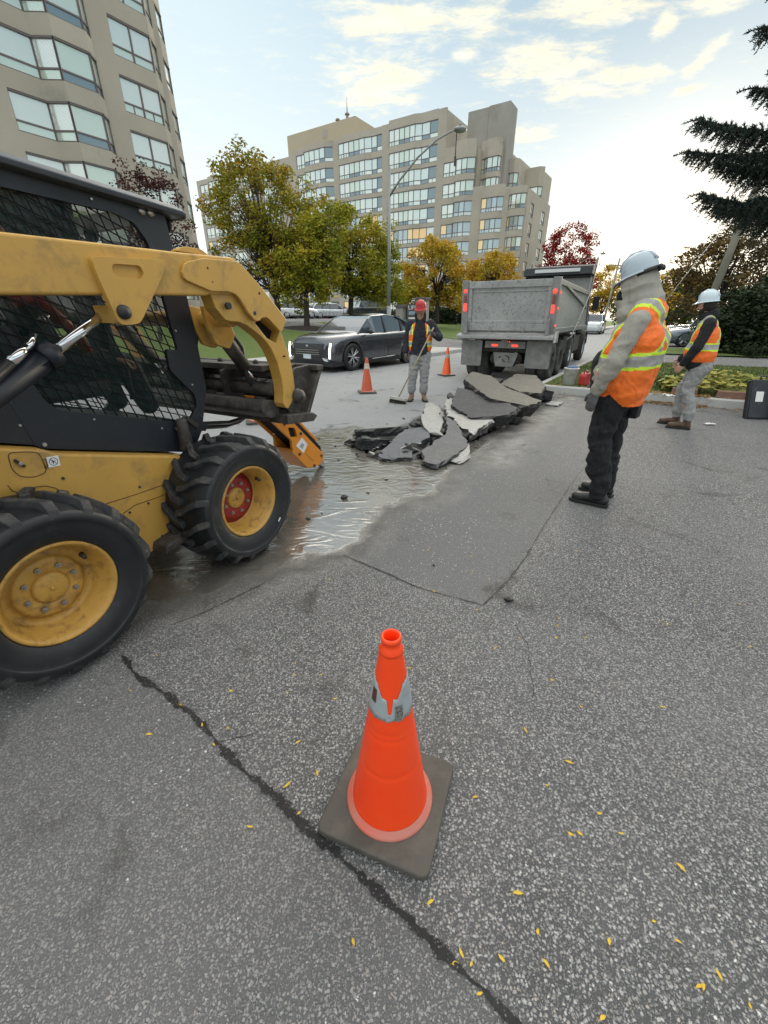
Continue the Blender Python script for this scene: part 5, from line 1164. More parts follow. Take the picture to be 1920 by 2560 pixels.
# parked cars on the raised lot
GC = 'cars parked on the far lot'
def park(name, label, x, y, az, col, **k):
    z = k.pop('z', 1.41); T_, q = car(name, label, (x, y, z), head(az), col, group=GC if z > 1 else None, detail=False, **k); L = q['L']; hw = q['hw']; hb = q['hb']
    for s_ in (1, -1):
        p = MB(); p.box(-.10, -.02, s_ * hw * .62 - .16, s_ * hw * .62 + .16, hb * .66, hb * .80); p.build('headlamp', m_lens, T_, bevel=.03)
        p = MB(); p.box(-L * 1.0 - .01, -L * .965, s_ * hw * .78 - .11, s_ * hw * .78 + .11, hb * .78, hb * 1.05); p.build('tail_lamp', m_tlens, T_, bevel=.02)
    p = MB(); p.box(-L - .02, -L + .03, -.25, .25, hb * .62, hb * .74); p.build('number_plate', m_white, T_); return T_
park('white_crossover', 'white crossover seen from its rear corner, leftmost pale car in the far lot', -7.6, 51.5, 62, (.72, .73, .73), L=4.6, W=1.86, Hh=1.65, roof=(.27, .40, .86, .985))
park('white_minivan', 'white minivan right of the lawn tree trunk in the far lot', -4.4, 58, 70, (.70, .71, .72), L=4.9, W=1.95, Hh=1.70, roof=(.20, .36, .90, .985))
park('off_roader', 'boxy dark grey off-roader with roof rails, right of the lawn in the lot', -4.2, 48.5, 250, (.045, .055, .07), L=4.7, W=1.9, Hh=1.86, roof=(.30, .37, .93, .985), hood=.60, belt=.60, rails=True, wr=.40)
park('blue_car', 'light blue car mostly hidden behind the loader arm in the far lot', -9.8, 53, 62, (.16, .24, .36), L=4.4, Hh=1.5)
park('black_car', 'black car half hidden between the white crossover and the minivan', -6.0, 59, 66, (.02, .022, .026), L=4.4, Hh=1.5)
park('grey_estate_car', 'grey blue car parked behind the hedge side driveway, between the two workers', 15.2, 24.2, -62, (.17, .20, .23), z=.1, L=4.5, W=1.8, Hh=1.45, roof=(.27, .42, .84, .98))
park('silver_car', 'pale silver car showing its roof behind the grey car', 18.6, 30.0, -62, (.45, .47, .49), z=.1, L=4.5, Hh=1.5)
park('white_pickup', 'white pickup truck coming up the road beyond the dump truck', 20.4, 44.5, 211, (.66, .68, .70), z=0., L=5.4, W=1.95, Hh=1.85, roof=(.26, .36, .60, .64), hood=.62, belt=.62, wr=.42)
# ================================================================ people
def cloth(name, col, var=.14, vs=9, rough=.85, fold=.010, fs=9, **k):
    m = M(name, col, rough, var=var, vs=vs, **k)
    global N, Lk
    N = m.node_tree.nodes; Lk = m.node_tree.links; p = N['Principled BSDF']
    mp_ = nd('ShaderNodeMapping'); mp_.inputs['Scale'].default_value = (1, 1, .55); lk(nd('ShaderNodeTexCoord').outputs['Object'], mp_.inputs[0])
    a = tex('Noise', fs, 3, .5, mp_.outputs[0], dist=1.2); b = tex('Noise', 260, 2, .6)
    lk(bumpn(mth('ADD', a.outputs['Fac'], mth('MULTIPLY', b.outputs['Fac'], .05)), fold * 3, .8), p.inputs['Normal']); return m
m_skin = M('skin', (.36, .19, .12), .5, var=.12, vs=18, bump=.001, bs=120)
m_skin2 = M('skin_fair', (.48, .27, .19), .5, var=.12, vs=18, bump=.001, bs=120)
m_hivis = cloth('hi_vis_orange', (.90, .17, .015), .04, rough=.6); m_lime = cloth('hi_vis_lime', (.62, .88, .04), .04, rough=.55); m_refl = cloth('reflective_tape', (.36, .35, .33), .06, rough=.35)
m_hood = cloth('grey_fleece', (.34, .325, .28), .08); m_blkc = cloth('black_cloth', (.012, .012, .014), .25); m_navy = cloth('dark_navy_padding', (.018, .020, .03), .2)
m_jog = cloth('grey_jersey', (.30, .30, .295), .10, fold=.016, fs=11); m_trb = cloth('black_work_trousers', (.007, .008, .010), .3, fold=.016, fs=11, dirt=(.05, .05, .05), dirt_amt=.2, ds=8)
m_boot = M('brown_leather', (.085, .048, .03), .6, var=.25, vs=20); m_tan = M('tan_leather', (.20, .145, .09), .7, var=.2, vs=20); m_bootb = M('black_leather', (.015, .015, .016), .45, var=.3, vs=20); m_sole = M('rubber_sole', (.012, .012, .012), .7)
m_glove = cloth('glove_grey', (.12, .12, .12), .3); m_hatg = M('hard_hat_grey', (.42, .50, .56), .28, var=.04, coat=.4, dirt=(.2, .22, .24), dirt_amt=.1, ds=14); m_hatw = M('hard_hat_white', (.60, .70, .76), .28, var=.03, coat=.4); m_hatr = M('hard_hat_red', (.48, .03, .035), .4, var=.08, vs=8, dirt=(.55, .2, .2), dirt_amt=.1, ds=10)
m_hair = M('dark_hair', (.018, .013, .010), .8, var=.3, vs=60)
def V3(*a): return Vector(a)
def caps(L_, n=14):
    mb = MB()
    for a, ra, b, rb in L_:
        a = Vector(a); b = Vector(b); mb.ball(a, ra, n); mb.ball(b, rb, n)
        if (b - a).length > 1e-4: mb.tube([a, b], [ra, rb], n)
    return mb
def fuse(mb, name, mats, parent, vox, smooth=4, fn=None, sub=0, wr=0.):
    """weld overlapping lumps into one continuous skin"""
    o = mb.build(name, mats if isinstance(mats, list) else [mats], parent, fix=True)
    r = o.modifiers.new('r', 'REMESH'); r.mode = 'VOXEL'; r.voxel_size = vox; r.use_smooth_shade = True
    if smooth: s = o.modifiers.new('s', 'SMOOTH'); s.iterations = smooth; s.factor = .5
    if sub: q = o.modifiers.new('q', 'SUBSURF'); q.levels = q.render_levels = sub
    bake(o); me = o.data
    while len(me.materials) < (len(mats) if isinstance(mats, list) else 1): me.materials.append(None)
    for i, m in enumerate(mats if isinstance(mats, list) else [mats]): me.materials[i] = m
    me.polygons.foreach_set('use_smooth', [True] * len(me.polygons))
    if wr:      # creases: push the cloth in and out along its normals
        me.update(); cs = [v.co + v.normal * (wr * (1 - 2.6 * abs(noise.noise(Vector((v.co.x * 7 + v.co.z * 5, v.co.y * 7, v.co.z * 13)))) + .5 * noise.noise(v.co * 26))) for v in me.vertices]
        for v, c_ in zip(me.vertices, cs): v.co = c_
    if fn:
        bm = bmesh.new(); bm.from_mesh(me); dele = []
        for f_ in bm.faces:
            k = fn(f_.calc_center_median(), f_.normal)
            if k is None: dele.append(f_)
            else: f_.material_index = k
        bmesh.ops.delete(bm, geom=dele, context='FACES'); bm.to_mesh(me); bm.free()
    else: me.polygons.foreach_set('material_index', [0] * len(me.polygons))
    return o
def hand(w, d, n, curl=.5, thumb=1, s=1.):
    """capsules for a hand: wrist w, pointing d, palm facing n; curl in radians per joint"""
    w = Vector(w); d = Vector(d).normalized(); n = Vector(n); n = (n - d * n.dot(d)).normalized(); sd = d.cross(n) * thumb; out = []
    for q in (-.028, -.010, .010, .028): out.append((w + sd * q * .6 * s, .017 * s, w + d * .075 * s + sd * q * s, .0135 * s))
    for k, (q, L_) in enumerate(((.030, .072), (.010, .080), (-.011, .074), (-.031, .058))):
        p = w + d * .085 * s + sd * q * s; a = curl * .5
        for ln, r0, r1 in ((.45, .0095, .0088), (.32, .0088, .0082), (.23, .0082, .0070)):
            v = d * math.cos(a) + n * math.sin(a); p2 = p + v * L_ * ln * s; out.append((p, r0 * s, p2, r1 * s)); p = p2; a += curl
    p = w + d * .022 * s + sd * .030 * s; v = (d * .55 + sd * .75 + n * .35).normalized(); p2 = p + v * .038 * s; v2 = (d * .85 + sd * .30 + n * (.3 + curl * .4)).normalized()
    out += [(p, .014 * s, p2, .0115 * s), (p2, .0115 * s, p2 + v2 * .03 * s, .0095 * s), (p2 + v2 * .03 * s, .0095 * s, p2 + v2 * .052 * s + n * .006, .008 * s)]
    return out
def shoe(a, heel, toe, hi, parent, mat, name='boot'):
    """boot from heel to toe points on the ground, with a shaft up to the ankle a"""
    h = Vector(heel); t = Vector(toe); d = (t - h).normalized(); u = V3(0, 0, 1)
    L_ = [(h + d * .045 + u * .055, .044, h + d * .16 + u * .06, .044), (h + d * .16 + u * .06, .044, t - d * .06 + u * .042, .040), (t - d * .10 + u * .045, .045, t - d * .055 + u * .042, .042), (h + d * .06 + u * .07, .046, Vector(a) + u * hi, .054)]
    mb = caps(L_); mb.v = [(x, y, max(z, .02)) for x, y, z in mb.v]; o = fuse(mb, name, mat, parent, .009, 3)
    s = d.cross(u); m2 = MB(); out = []
    for q, w_ in ((0, .028), (.02, .038), (.09, .040), (.16, .046), (.25, .050), (.285, .040), (.30, .020)): out.append((q * (t - h).length / .30, w_))
    pts = [h + d * q + s * w_ for q, w_ in out] + [h + d * q - s * w_ for q, w_ in out[::-1]]
    m2.plan([(p.x, p.y) for p in pts], .0, .026); m2.build('sole', m_sole, o, bevel=.004); return o
def hat(c, fwd, tilt, mat, parent, r=.103):
    """full hard hat; c = centre of its rim, fwd = facing, tilt forward-down in radians"""
    f = Vector(fwd).normalized(); rot = Matrix.Rotation(math.atan2(f.y, f.x), 4, 'Z') @ Matrix.Rotation(tilt, 4, 'Y'); mb = MB()
    mb.lathe([(r * 1.02, -.005), (r * 1.0, .01), (r * .985, .035), (r * .93, .068), (r * .80, .098), (r * .60, .120), (r * .34, .133), (.001, .137)], (0, 0, 0), 'z', 32, sx=1.14, sy=.96)
    for y, w_ in ((0, .013), (.040, .008), (-.040, .008)): mb.tube([(-r * 1.08, y * .9, .05), (-r * .8, y * .8, .098), (-r * .3, y * .8, .130), (r * .3, y * .8, .133), (r * .8, y * .8, .103), (r * 1.08, y * .9, .05)], w_, 8)
    # brim all round, drawn out into a peak at the front
    V = []; n = 40
    for i in range(n):
        a = 2 * PI * i / n; k = max(0, math.cos(a)) ** 3; e = .013 + .040 * k
        for rr, z in ((r * .97, .004), (r + e, -.010 - .012 * k), (r + e, -.016 - .012 * k), (r * .97, -.008)): V.append((rr * math.cos(a) * 1.12, rr * math.sin(a) * .96, z))
    mb.add(V, [(i * 4 + j, ((i + 1) % n) * 4 + j, ((i + 1) % n) * 4 + (j + 1) % 4, i * 4 + (j + 1) % 4) for i in range(n) for j in range(4)], 0, True)
    mb.xf(Matrix.Translation(Vector(c)) @ rot); o = mb.build('hard_hat', mat, parent); return o, Matrix.Translation(Vector(c)) @ rot
def headcaps(c, f, s=1.):
    c = Vector(c); f = Vector(f).normalized(); u = V3(0, 0, 1); l = u.cross(f).normalized(); u = f.cross(l)
    P = lambda a, b, z: c + f * a * s + l * b * s + u * z * s
    return [(P(-.02, 0, .035), .088 * s, P(.015, 0, .03), .082 * s), (P(.02, 0, -.01), .070 * s, P(.03, 0, -.05), .056 * s), (P(.055, 0, -.085), .030 * s, P(.035, 0, -.08), .040 * s), (P(.03, .045, -.05), .030 * s, P(.055, .01, -.085), .025 * s), (P(.03, -.045, -.05), .030 * s, P(.055, -.01, -.085), .025 * s),
            (P(.092, 0, .012), .009 * s, P(.108, 0, -.022), .013 * s), (P(.078, .028, .028), .014 * s, P(.078, -.028, .028), .014 * s), (P(.078, .018, -.052), .009 * s, P(.078, -.018, -.052), .009 * s), (P(.077, .015, -.062), .009 * s, P(.077, -.015, -.062), .009 * s), (P(.062, .036, -.012), .024 * s, P(.062, -.036, -.012), .024 * s),
            (P(-.008, .080, .0), .012 * s, P(-.012, .082, -.028), .008 * s), (P(-.008, -.080, .0), .012 * s, P(-.012, -.082, -.028), .008 * s)], P
def stripe_fn(spec): return spec

# ---- man one: leaning back, looking down, grey hood, back turned a little
def worker_a():
    rz = head(-47); t = thing('person', 'worker leaning back in grey hoodie and black trousers, hooded under a grey hard hat', 'person', (1.86, 3.42, 0), rz)
    hp = V3(-.02, 0, .93); ch_ = V3(-.10, 0, 1.30); nk = V3(-.05, 0, 1.55); hd_ = V3(.015, 0, 1.70)
    shL, shR = V3(-.10, .185, 1.46), V3(-.07, -.185, 1.46); elL, elR = V3(-.03, .27, 1.19), V3(.02, -.25, 1.20); wrL, wrR = V3(.07, .23, .95), V3(.16, -.20, 1.00)
    kL, kR = V3(-.0, .10, .52), V3(-.03, -.12, .52); aL, aR = V3(-.09, .10, .10), V3(-.06, -.16, .10); hl, hr = V3(-.03, .09, .90), V3(-.03, -.09, .90)
    fd = V3(.93, .05, -.36).normalized(); hc, P = headcaps(hd_, fd, .92)
    hands = hand(wrL, (.18, 0, -1), (-.2, -1, 0), .42, -1) + hand(wrR, (.3, 0, -1), (-.2, 1, 0), .42, 1)
    body = fuse(caps(hc + hands + [(nk, .055, hd_ + V3(-.02, 0, -.05), .055), (nk, .055, ch_, .08), (ch_, .08, hp, .09), (shL, .045, elL, .038), (elL, .038, wrL, .024), (shR, .045, elR, .038), (elR, .038, wrR, .024), (ch_ + V3(0, 0, .07), .07, shL, .045), (ch_ + V3(0, 0, .07), .07, shR, .045), (hl, .075, kL, .05), (kL, .05, aL, .036), (hr, .075, kR, .05), (kR, .05, aR, .036), (aL, .035, aL + V3(.03, 0, -.03), .025), (aR, .035, aR + V3(.03, 0, -.03), .025)], 12), 'body', m_skin, t, .0065, 2)
    gl = caps([(w_, r * 1.18, b, s_ * 1.18) for w_, r, b, s_ in hands], 10); fuse(gl, 'glove', m_glove, t, .0045, 1)
    tr = [(hl, .115, kL + V3(0, 0, .06), .088), (kL + V3(0, 0, .06), .088, aL + V3(0, 0, .14), .074), (aL + V3(0, 0, .14), .078, aL + V3(.005, 0, -.01), .072), (hr, .115, kR + V3(0, 0, .06), .088), (kR + V3(0, 0, .06), .088, aR + V3(0, 0, .14), .074), (aR + V3(0, 0, .14), .078, aR, .072), (hl + V3(.0, 0, .08), .115, hr + V3(0, 0, .08), .115), (hl + V3(-.04, .0, .0), .10, hr + V3(-.04, 0, 0), .10)]
    for sd, k_ in ((1, kL), (-1, kR)): tr += [(k_ + V3(-.01, sd * .050, .22), .045, k_ + V3(-.01, sd * .045, .10), .045), (k_ + V3(-.01, 0, -.10), .080, k_ + V3(-.03, 0, -.22), .078)]
    fuse(caps(tr), 'trousers', m_trb, t, .011, 3, wr=.009)
    jk = [(hp + V3(.05, 0, .10), .145, ch_ + V3(.06, 0, -.04), .15), (hp + V3(.06, .05, .14), .135, hp + V3(.06, -.05, .14), .135), (ch_ + V3(.02, .07, .02), .135, ch_ + V3(.02, -.07, .02), .135), (ch_ + V3(0, 0, .12), .10, nk, .085)]
    slv = []
    for s_, e_, w_ in ((shL, elL, wrL), (shR, elR, wrR)): slv += [(ch_ + V3(0, 0, .08), .085, s_, .072), (s_, .074, e_, .062), (e_, .064, e_.lerp(w_, .55), .058), (e_.lerp(w_, .55), .060, w_ + (e_ - w_) * .10, .048), (e_.lerp(w_, .30), .067, e_.lerp(w_, .4), .067)]
    fuse(caps(slv + jk), 'hoodie', m_hood, t, .010, 3, wr=.007)
    fuse(caps([(hp + V3(.08, 0, .04), .125, hp + V3(.10, 0, .22), .13), (hp + V3(.08, .05, .12), .125, hp + V3(.08, -.05, .12), .125), (hp + V3(.02, 0, .03), .14, hp + V3(.02, 0, .06), .14)]), 'jacket_hem', m_blkc, t, .011, 3)
    # hood drawn over the head, gathered round the neck
    hdC = [(hd_ + V3(-.03, 0, .03), .106, hd_ + V3(-.05, 0, -.07), .112), (hd_ + V3(.02, 0, .01), .093, hd_ + V3(.03, 0, -.09), .084), (hd_ + V3(-.045, 0, -.07), .112, nk + V3(-.05, 0, -.05), .122), (hd_ + V3(.03, 0, -.09), .084, nk + V3(.01, 0, -.06), .110), (nk + V3(-.05, .05, -.08), .10, nk + V3(-.05, -.05, -.08), .10), (hd_ + V3(.065, .0, -.105), .052, nk + V3(.05, 0, -.03), .075), (nk + V3(.055, .04, -.05), .085, nk + V3(.055, -.04, -.05), .085), (hd_ + V3(-.055, 0, .03), .070, nk + V3(-.065, 0, .03), .085)]
    hood = caps(hdC); fuse(hood, 'hood', m_hood, t, .009, 3, wr=.007, fn=lambda c, n: None if (c - hd_).dot(fd) > .085 and c.z > 1.60 else 0)
    fuse(caps([(hd_ + fd * .07 + V3(0, 0, -.045), .052, hd_ + fd * .055 + V3(0, 0, -.10), .050)]), 'face_mask', m_blkc, t, .008, 2)
    # vest: over chest and back, open at the front
    vc = [(hp + V3(-.07, .07, .04), .145, ch_ + V3(-.03, .08, .02), .150), (hp + V3(-.07, -.07, .04), .145, ch_ + V3(-.03, -.08, .02), .150), (hp + V3(.0, .07, .12), .165, ch_ + V3(.06, .06, -.08), .172), (hp + V3(.0, -.07, .12), .165, ch_ + V3(.06, -.06, -.08), .172), (ch_ + V3(.05, .06, .05), .14, ch_ + V3(.05, -.06, .05), .14), (ch_ + V3(-.01, .10, .12), .105, ch_ + V3(-.01, -.10, .12), .105), (ch_ + V3(.03, .05, .13), .11, ch_ + V3(.03, -.05, .13), .11), (hp + V3(-.09, .06, -.04), .11, hp + V3(-.09, -.06, -.04), .11), (ch_ + V3(.0, .125, .165), .088, ch_ + V3(.02, .05, .25), .08), (ch_ + V3(.0, -.125, .165), .088, ch_ + V3(.02, -.05, .25), .08), (nk + V3(-.055, .04, -.035), .118, nk + V3(-.055, -.04, -.035), .118), (hp + V3(.0, .07, -.01), .13, hp + V3(.0, -.07, -.01), .13)]
    def vf(c, n):
        x, y, z = c
        if z < .86 + max(0, (x + .12)) * .40: return None
        if z > 1.605 - max(0, x + .08) * .55: return None
        if x > .055 and abs(y) < .095 + .20 * max(0, 1.25 - z) * 0 and n.x > .25: return None
        s = z + .10 * x
        if 1.115 < s < 1.138 or 1.212 < s < 1.235: return 1
        if 1.138 <= s <= 1.212: return 2
        if s >= 1.235:
            if x < -.10:                        # crossed bands on the back
                d1 = abs(abs(y) - abs(z - 1.42) * .75)
                if d1 < .026: return 2
                if d1 < .046: return 1
            if x > -.14:           # braces over the shoulders
                d1 = abs(abs(y) - .115)
                if d1 < .025: return 2
                if d1 < .043: return 1
        return 0
    fuse(caps(vc), 'safety_vest', [m_hivis, m_lime, m_refl], t, .0085, 3, fn=vf, wr=.005)
    e = V3(-.02, 0, 0)
    shoe(aL, (-.19, .10, 0), (.13, .13, 0), .02, t, m_bootb); shoe(aR, (-.15, -.16, 0), (.16, -.20, 0), .02, t, m_bootb)
    ho, mt = hat(hd_ + V3(-.005, 0, .075), (1, .05, 0), .36, m_hatg, t, .106)
    g = MB(); g.tube([(.0, .103, -.018), (-.08, .10, -.018), (-.12, .06, -.015), (-.130, .0, -.015), (-.12, -.06, -.015), (-.08, -.10, -.018)], .008, 8, flat=1.7); g.ball((-.135, .045, -.018), .024, 10, sc=(.6, 1.4, .8)); g.ball((-.135, -.045, -.018), .026, 10, sc=(.6, 1.4, .8)); g.xf(mt); g.build('dark_glasses', m_blk, t)
    sp = MB(); sp.tube([hd_ + V3(.11, .06, .02), hd_ + V3(.145, .03, -.03), hd_ + V3(.15, -.03, -.03), hd_ + V3(.11, -.06, .02)], .003, 6); sp.build('spectacle_frame', m_blk, t)
    # tool pouch at the back of the belt
    pc = MB(); pc.box(-.20, -.13, -.16, -.04, .74, .90); pc.build('tool_pouch', m_blkc, t, bevel=.015)
# ---- man two
def worker_b():
    t = thing('person', 'bearded worker in black sleeves and grey joggers wearing a white hard hat, standing side-on', 'person', (4.42, 6.12, 0), head(-50))
    hp = V3(-.03, 0, .88); ch_ = V3(.0, 0, 1.25); nk = V3(.05, 0, 1.50); hd_ = V3(.10, 0, 1.63)
    shL, shR = V3(-.01, .18, 1.41), V3(.02, -.18, 1.41); elL, elR = V3(.04, .24, 1.13), V3(.10, -.23, 1.14); wrL, wrR = V3(.15, .20, .91), V3(.22, -.16, .94)
    kL, kR = V3(.02, .10, .49), V3(.10, -.11, .49); aL, aR = V3(-.09, .11, .11), V3(.07, -.13, .11); hl, hr = V3(-.05, .085, .85), V3(-.03, -.085, .85)
    fd = V3(.97, .05, -.22).normalized(); hc, P = headcaps(hd_, fd, .93)
    hands = hand(wrL, (.45, .0, -1), (-.3, -1, .1), .5, -1) + hand(wrR, (.45, 0, -1), (-.2, 1, 0), .5, 1)
    fuse(caps(hc + hands + [(nk, .055, hd_ + V3(-.03, 0, -.05), .055), (nk, .055, ch_, .08), (ch_, .08, hp, .085), (shL, .045, elL, .038), (elL, .038, wrL, .025), (shR, .045, elR, .038), (elR, .038, wrR, .025), (ch_ + V3(0, 0, .07), .07, shL, .045), (ch_ + V3(0, 0, .07), .07, shR, .045), (hl, .07, kL, .05), (kL, .05, aL, .036), (hr, .07, kR, .05), (kR, .05, aR, .036), (aL, .035, aL + V3(.03, 0, -.03), .025), (aR, .035, aR + V3(.03, 0, -.03), .025)], 12), 'body', m_skin2, t, .0065, 2)
    tr = []
    for h_, k_, a_ in ((hl, kL, aL), (hr, kR, aR)): tr += [(h_, .108, k_ + V3(0, 0, .05), .078), (k_ + V3(0, 0, .05), .078, a_ + V3(0, 0, .16), .066), (a_ + V3(.0, 0, .17), .070, a_ + V3(.01, 0, .12), .074), (a_ + V3(0, 0, .09), .070, a_ + V3(0, 0, .05), .058)]
    tr += [(hl + V3(0, 0, .06), .11, hr + V3(0, 0, .06), .11), (hl + V3(-.03, 0, 0), .105, hr + V3(-.03, 0, 0), .105)]
    fuse(caps(tr), 'joggers', m_jog, t, .010, 3, wr=.009)
    jk = [(hp + V3(.03, .06, .07), .155, hp + V3(.03, -.06, .07), .155), (hp + V3(.04, .03, .05), .15, ch_ + V3(.02, .03, 0), .13), (hp + V3(.04, -.03, .05), .13, ch_ + V3(.02, -.03, 0), .13), (ch_ + V3(0, .07, .05), .115, ch_ + V3(0, -.07, .05), .115), (ch_ + V3(.01, 0, .12), .10, nk, .082), (nk + V3(-.05, 0, .03), .075, nk + V3(.03, 0, .0), .07)]
    for s_, e_, w_ in ((shL, elL, wrL), (shR, elR, wrR)): jk += [(ch_ + V3(0, 0, .08), .08, s_, .076), (s_, .078, e_, .064), (e_, .066, w_, .050)]
    fuse(caps(jk), 'jacket', m_blkc, t, .010, 3, wr=.006)
    vc = [(hp + V3(.02, .06, .12), .175, ch_ + V3(.0, .07, .0), .160), (hp + V3(.02, -.06, .12), .175, ch_ + V3(.0, -.07, .0), .160), (ch_ + V3(.0, .09, .15), .085, ch_ + V3(.02, .05, .2), .07), (ch_ + V3(.0, -.09, .15), .085, ch_ + V3(.02, -.05, .2), .07), (ch_ + V3(.0, .10, .11), .10, ch_ + V3(.0, -.10, .11), .10), (ch_ + V3(.03, .05, .12), .105, ch_ + V3(.03, -.05, .12), .105), (hp + V3(.07, .05, .18), .165, hp + V3(.07, -.05, .18), .165)]
    def vf(c, n):
        x, y, z = c; s = z - .03 * x
        if z < .93: return None
        if z > 1.47 and x > .10: return None
        if 1.075 < s < 1.098 or 1.158 < s < 1.18: return 1
        if 1.098 <= s <= 1.158: return 2
        if s >= 1.18:
            d1 = abs(abs(y) - .10) if x > -.05 else abs(abs(y) - abs(z - 1.36) * .6)
            if d1 < .022: return 2
            if d1 < .042: return 1
            if .03 < x + 0 < .1 and y > .1 and 1.17 < z < 1.2: return 1
        return 0
    fuse(caps(vc), 'safety_vest', [m_hivis, m_lime, m_refl], t, .009, 3, fn=vf, wr=.004)
    fuse(caps([(P(.045, .035, -.06), .032, P(.065, 0, -.09), .033), (P(.045, -.035, -.06), .032, P(.065, 0, -.09), .033), (P(.01, .06, -.03), .025, P(.04, .045, -.06), .028), (P(.01, -.06, -.03), .025, P(.04, -.045, -.06), .028)]), 'beard', m_hair, t, .006, 2)
    fuse(caps([(P(-.03, 0, .02), .094, P(-.035, 0, -.01), .090), (P(-.05, 0, -.03), .07, P(-.05, 0, -.05), .06)]), 'hair', m_hair, t, .008, 2)
    shoe(aL, (-.16, .11, 0), (.15, .14, 0), .04, t, m_boot); shoe(aR, (.0, -.13, 0), (.30, -.12, 0), .04, t, m_boot)
    hat(hd_ + V3(-.005, 0, .055), (1, .03, 0), .10, m_hatw, t, .103)
# ---- man three, with the broom
def worker_c():
    t = thing('person', 'worker in red hard hat and open orange vest over a dark jacket, holding a broom', 'person', (.70, 8.28, 0), head(188))
    hp = V3(0, -.02, .86); ch_ = V3(.0, -.03, 1.22); nk = V3(.02, -.03, 1.44); hd_ = V3(.05, -.035, 1.555)
    shR, shL = V3(0, -.215, 1.37), V3(0, .155, 1.38); elR, elL = V3(-.02, -.28, 1.10), V3(.02, .325, 1.16); wrR, wrL = V3(.05, -.29, .87), V3(.18, .235, 1.20)
    kR, kL = V3(.03, -.14, .47), V3(.03, .08, .47); aR, aL = V3(.0, -.16, .11), V3(-.0, .075, .11); hr, hl = V3(0, -.10, .83), V3(0, .07, .83)
    fd = V3(.96, -.12, -.18).normalized(); hc, P = headcaps(hd_, fd, .93)
    hands = hand(wrR, (.1, .0, -1), (-.2, 1, 0), .45, 1) + hand(wrL, (.30, -.55, .5), (.35, -.3, -.65), 1.05, -1)
    fuse(caps(hc + hands + [(nk, .055, hd_ + V3(-.03, 0, -.05), .055), (nk, .055, ch_, .08), (ch_, .08, hp, .085), (shL, .045, elL, .038), (elL, .038, wrL, .025), (shR, .045, elR, .038), (elR, .038, wrR, .025), (ch_ + V3(0, 0, .07), .07, shL, .045), (ch_ + V3(0, 0, .07), .07, shR, .045), (hl, .07, kL, .05), (kL, .05, aL, .036), (hr, .07, kR, .05), (kR, .05, aR, .036), (aL, .035, aL + V3(.03, 0, -.03), .025), (aR, .035, aR + V3(.03, 0, -.03), .025)], 12), 'body', m_skin, t, .0065, 2)
    fuse(caps([(a, r * 1.2, b, s_ * 1.2) for a, r, b, s_ in hands], 10), 'glove', M('glove_olive', (.10, .09, .07), .8, var=.3), t, .0055, 1)
    tr = []
    for h_, k_, a_ in ((hl, kL, aL), (hr, kR, aR)): tr += [(h_, .112, k_ + V3(0, 0, .05), .086), (k_ + V3(0, 0, .05), .086, a_ + V3(0, 0, .16), .074), (a_ + V3(.01, 0, .17), .078, a_ + V3(.0, 0, .10), .080)]
    tr += [(hl + V3(0, 0, .05), .115, hr + V3(0, 0, .05), .115)]
    fuse(caps(tr), 'joggers', m_jog, t, .010, 3, wr=.009)
    jk = [(hp + V3(0, .08, .03), .12, hp + V3(0, -.08, .03), .12), (hp + V3(0, .07, .05), .125, ch_ + V3(0, .08, 0), .12), (hp + V3(0, -.07, .05), .125, ch_ + V3(0, -.08, 0), .12), (hp + V3(0, 0, .05), .13, ch_, .125), (ch_ + V3(0, .09, .07), .105, ch_ + V3(0, -.09, .07), .105), (ch_ + V3(.01, 0, .12), .10, nk, .085)]
    for s_, e_, w_ in ((shL, elL, wrL), (shR, elR, wrR)): jk += [(ch_ + V3(0, 0, .08), .08, s_, .074), (s_, .078, e_, .068), (e_, .070, e_.lerp(w_, .8), .055)]
    fuse(caps(jk), 'jacket', m_navy, t, .010, 3, wr=.006)
    hdC = [(hd_ + V3(-.05, 0, .02), .098, hd_ + V3(-.05, 0, -.05), .095), (hd_ + V3(-.045, 0, -.06), .09, nk + V3(-.02, 0, .0), .095), (nk + V3(.03, .05, .0), .05, nk + V3(.03, -.05, 0), .05), (hd_ + V3(.0, .075, -.02), .035, nk + V3(.04, .06, .02), .04), (hd_ + V3(.0, -.075, -.02), .035, nk + V3(.04, -.06, .02), .04)]
    fuse(caps(hdC), 'hood', m_blkc, t, .009, 3)
    vc = [(hp + V3(0, .08, .12), .137, ch_ + V3(0, .09, .0), .132), (hp + V3(0, -.08, .12), .137, ch_ + V3(0, -.09, .0), .132), (ch_ + V3(0, .10, .09), .105, ch_ + V3(0, -.10, .09), .105)]
    def vf(c, n):
        x, y, z = c; y = y + .03
        if z < .90: return None
        w_ = .115 + .05 * max(0, min(1, (1.2 - z) / .3)) - .03 * max(0, (z - 1.25) / .15)
        if x > .02 and abs(y) < w_: return None
        if 1.0 < z < 1.02 or 1.075 < z < 1.095: return 1
        if 1.02 <= z <= 1.075: return 2
        if z > 1.2:
            d1 = abs(abs(y) - .165)
            if d1 < .018: return 2
            if d1 < .036: return 1
        return 0
    fuse(caps(vc), 'safety_vest', [m_hivis, m_lime, m_refl], t, .009, 3, fn=vf, wr=.004)
    g = MB(); 
    for s_ in (.033, -.033): g.tube([P(.092, s_ - .026, .012), P(.1, s_ - .02, .026), P(.1, s_ + .02, .026), P(.092, s_ + .026, .012), P(.095, s_ + .018, -.006), P(.095, s_ - .018, -.006), P(.092, s_ - .026, .012)], .003, 6)
    g.build('glasses', m_blk, t)
    z_ = MB(); z_.tube([(.125, -.03, 1.36), (.13, -.03, 1.28), (.135, -.03, 1.15), (.135, -.03, .95)], .004, 6); z_.build('zip', m_blk, t)
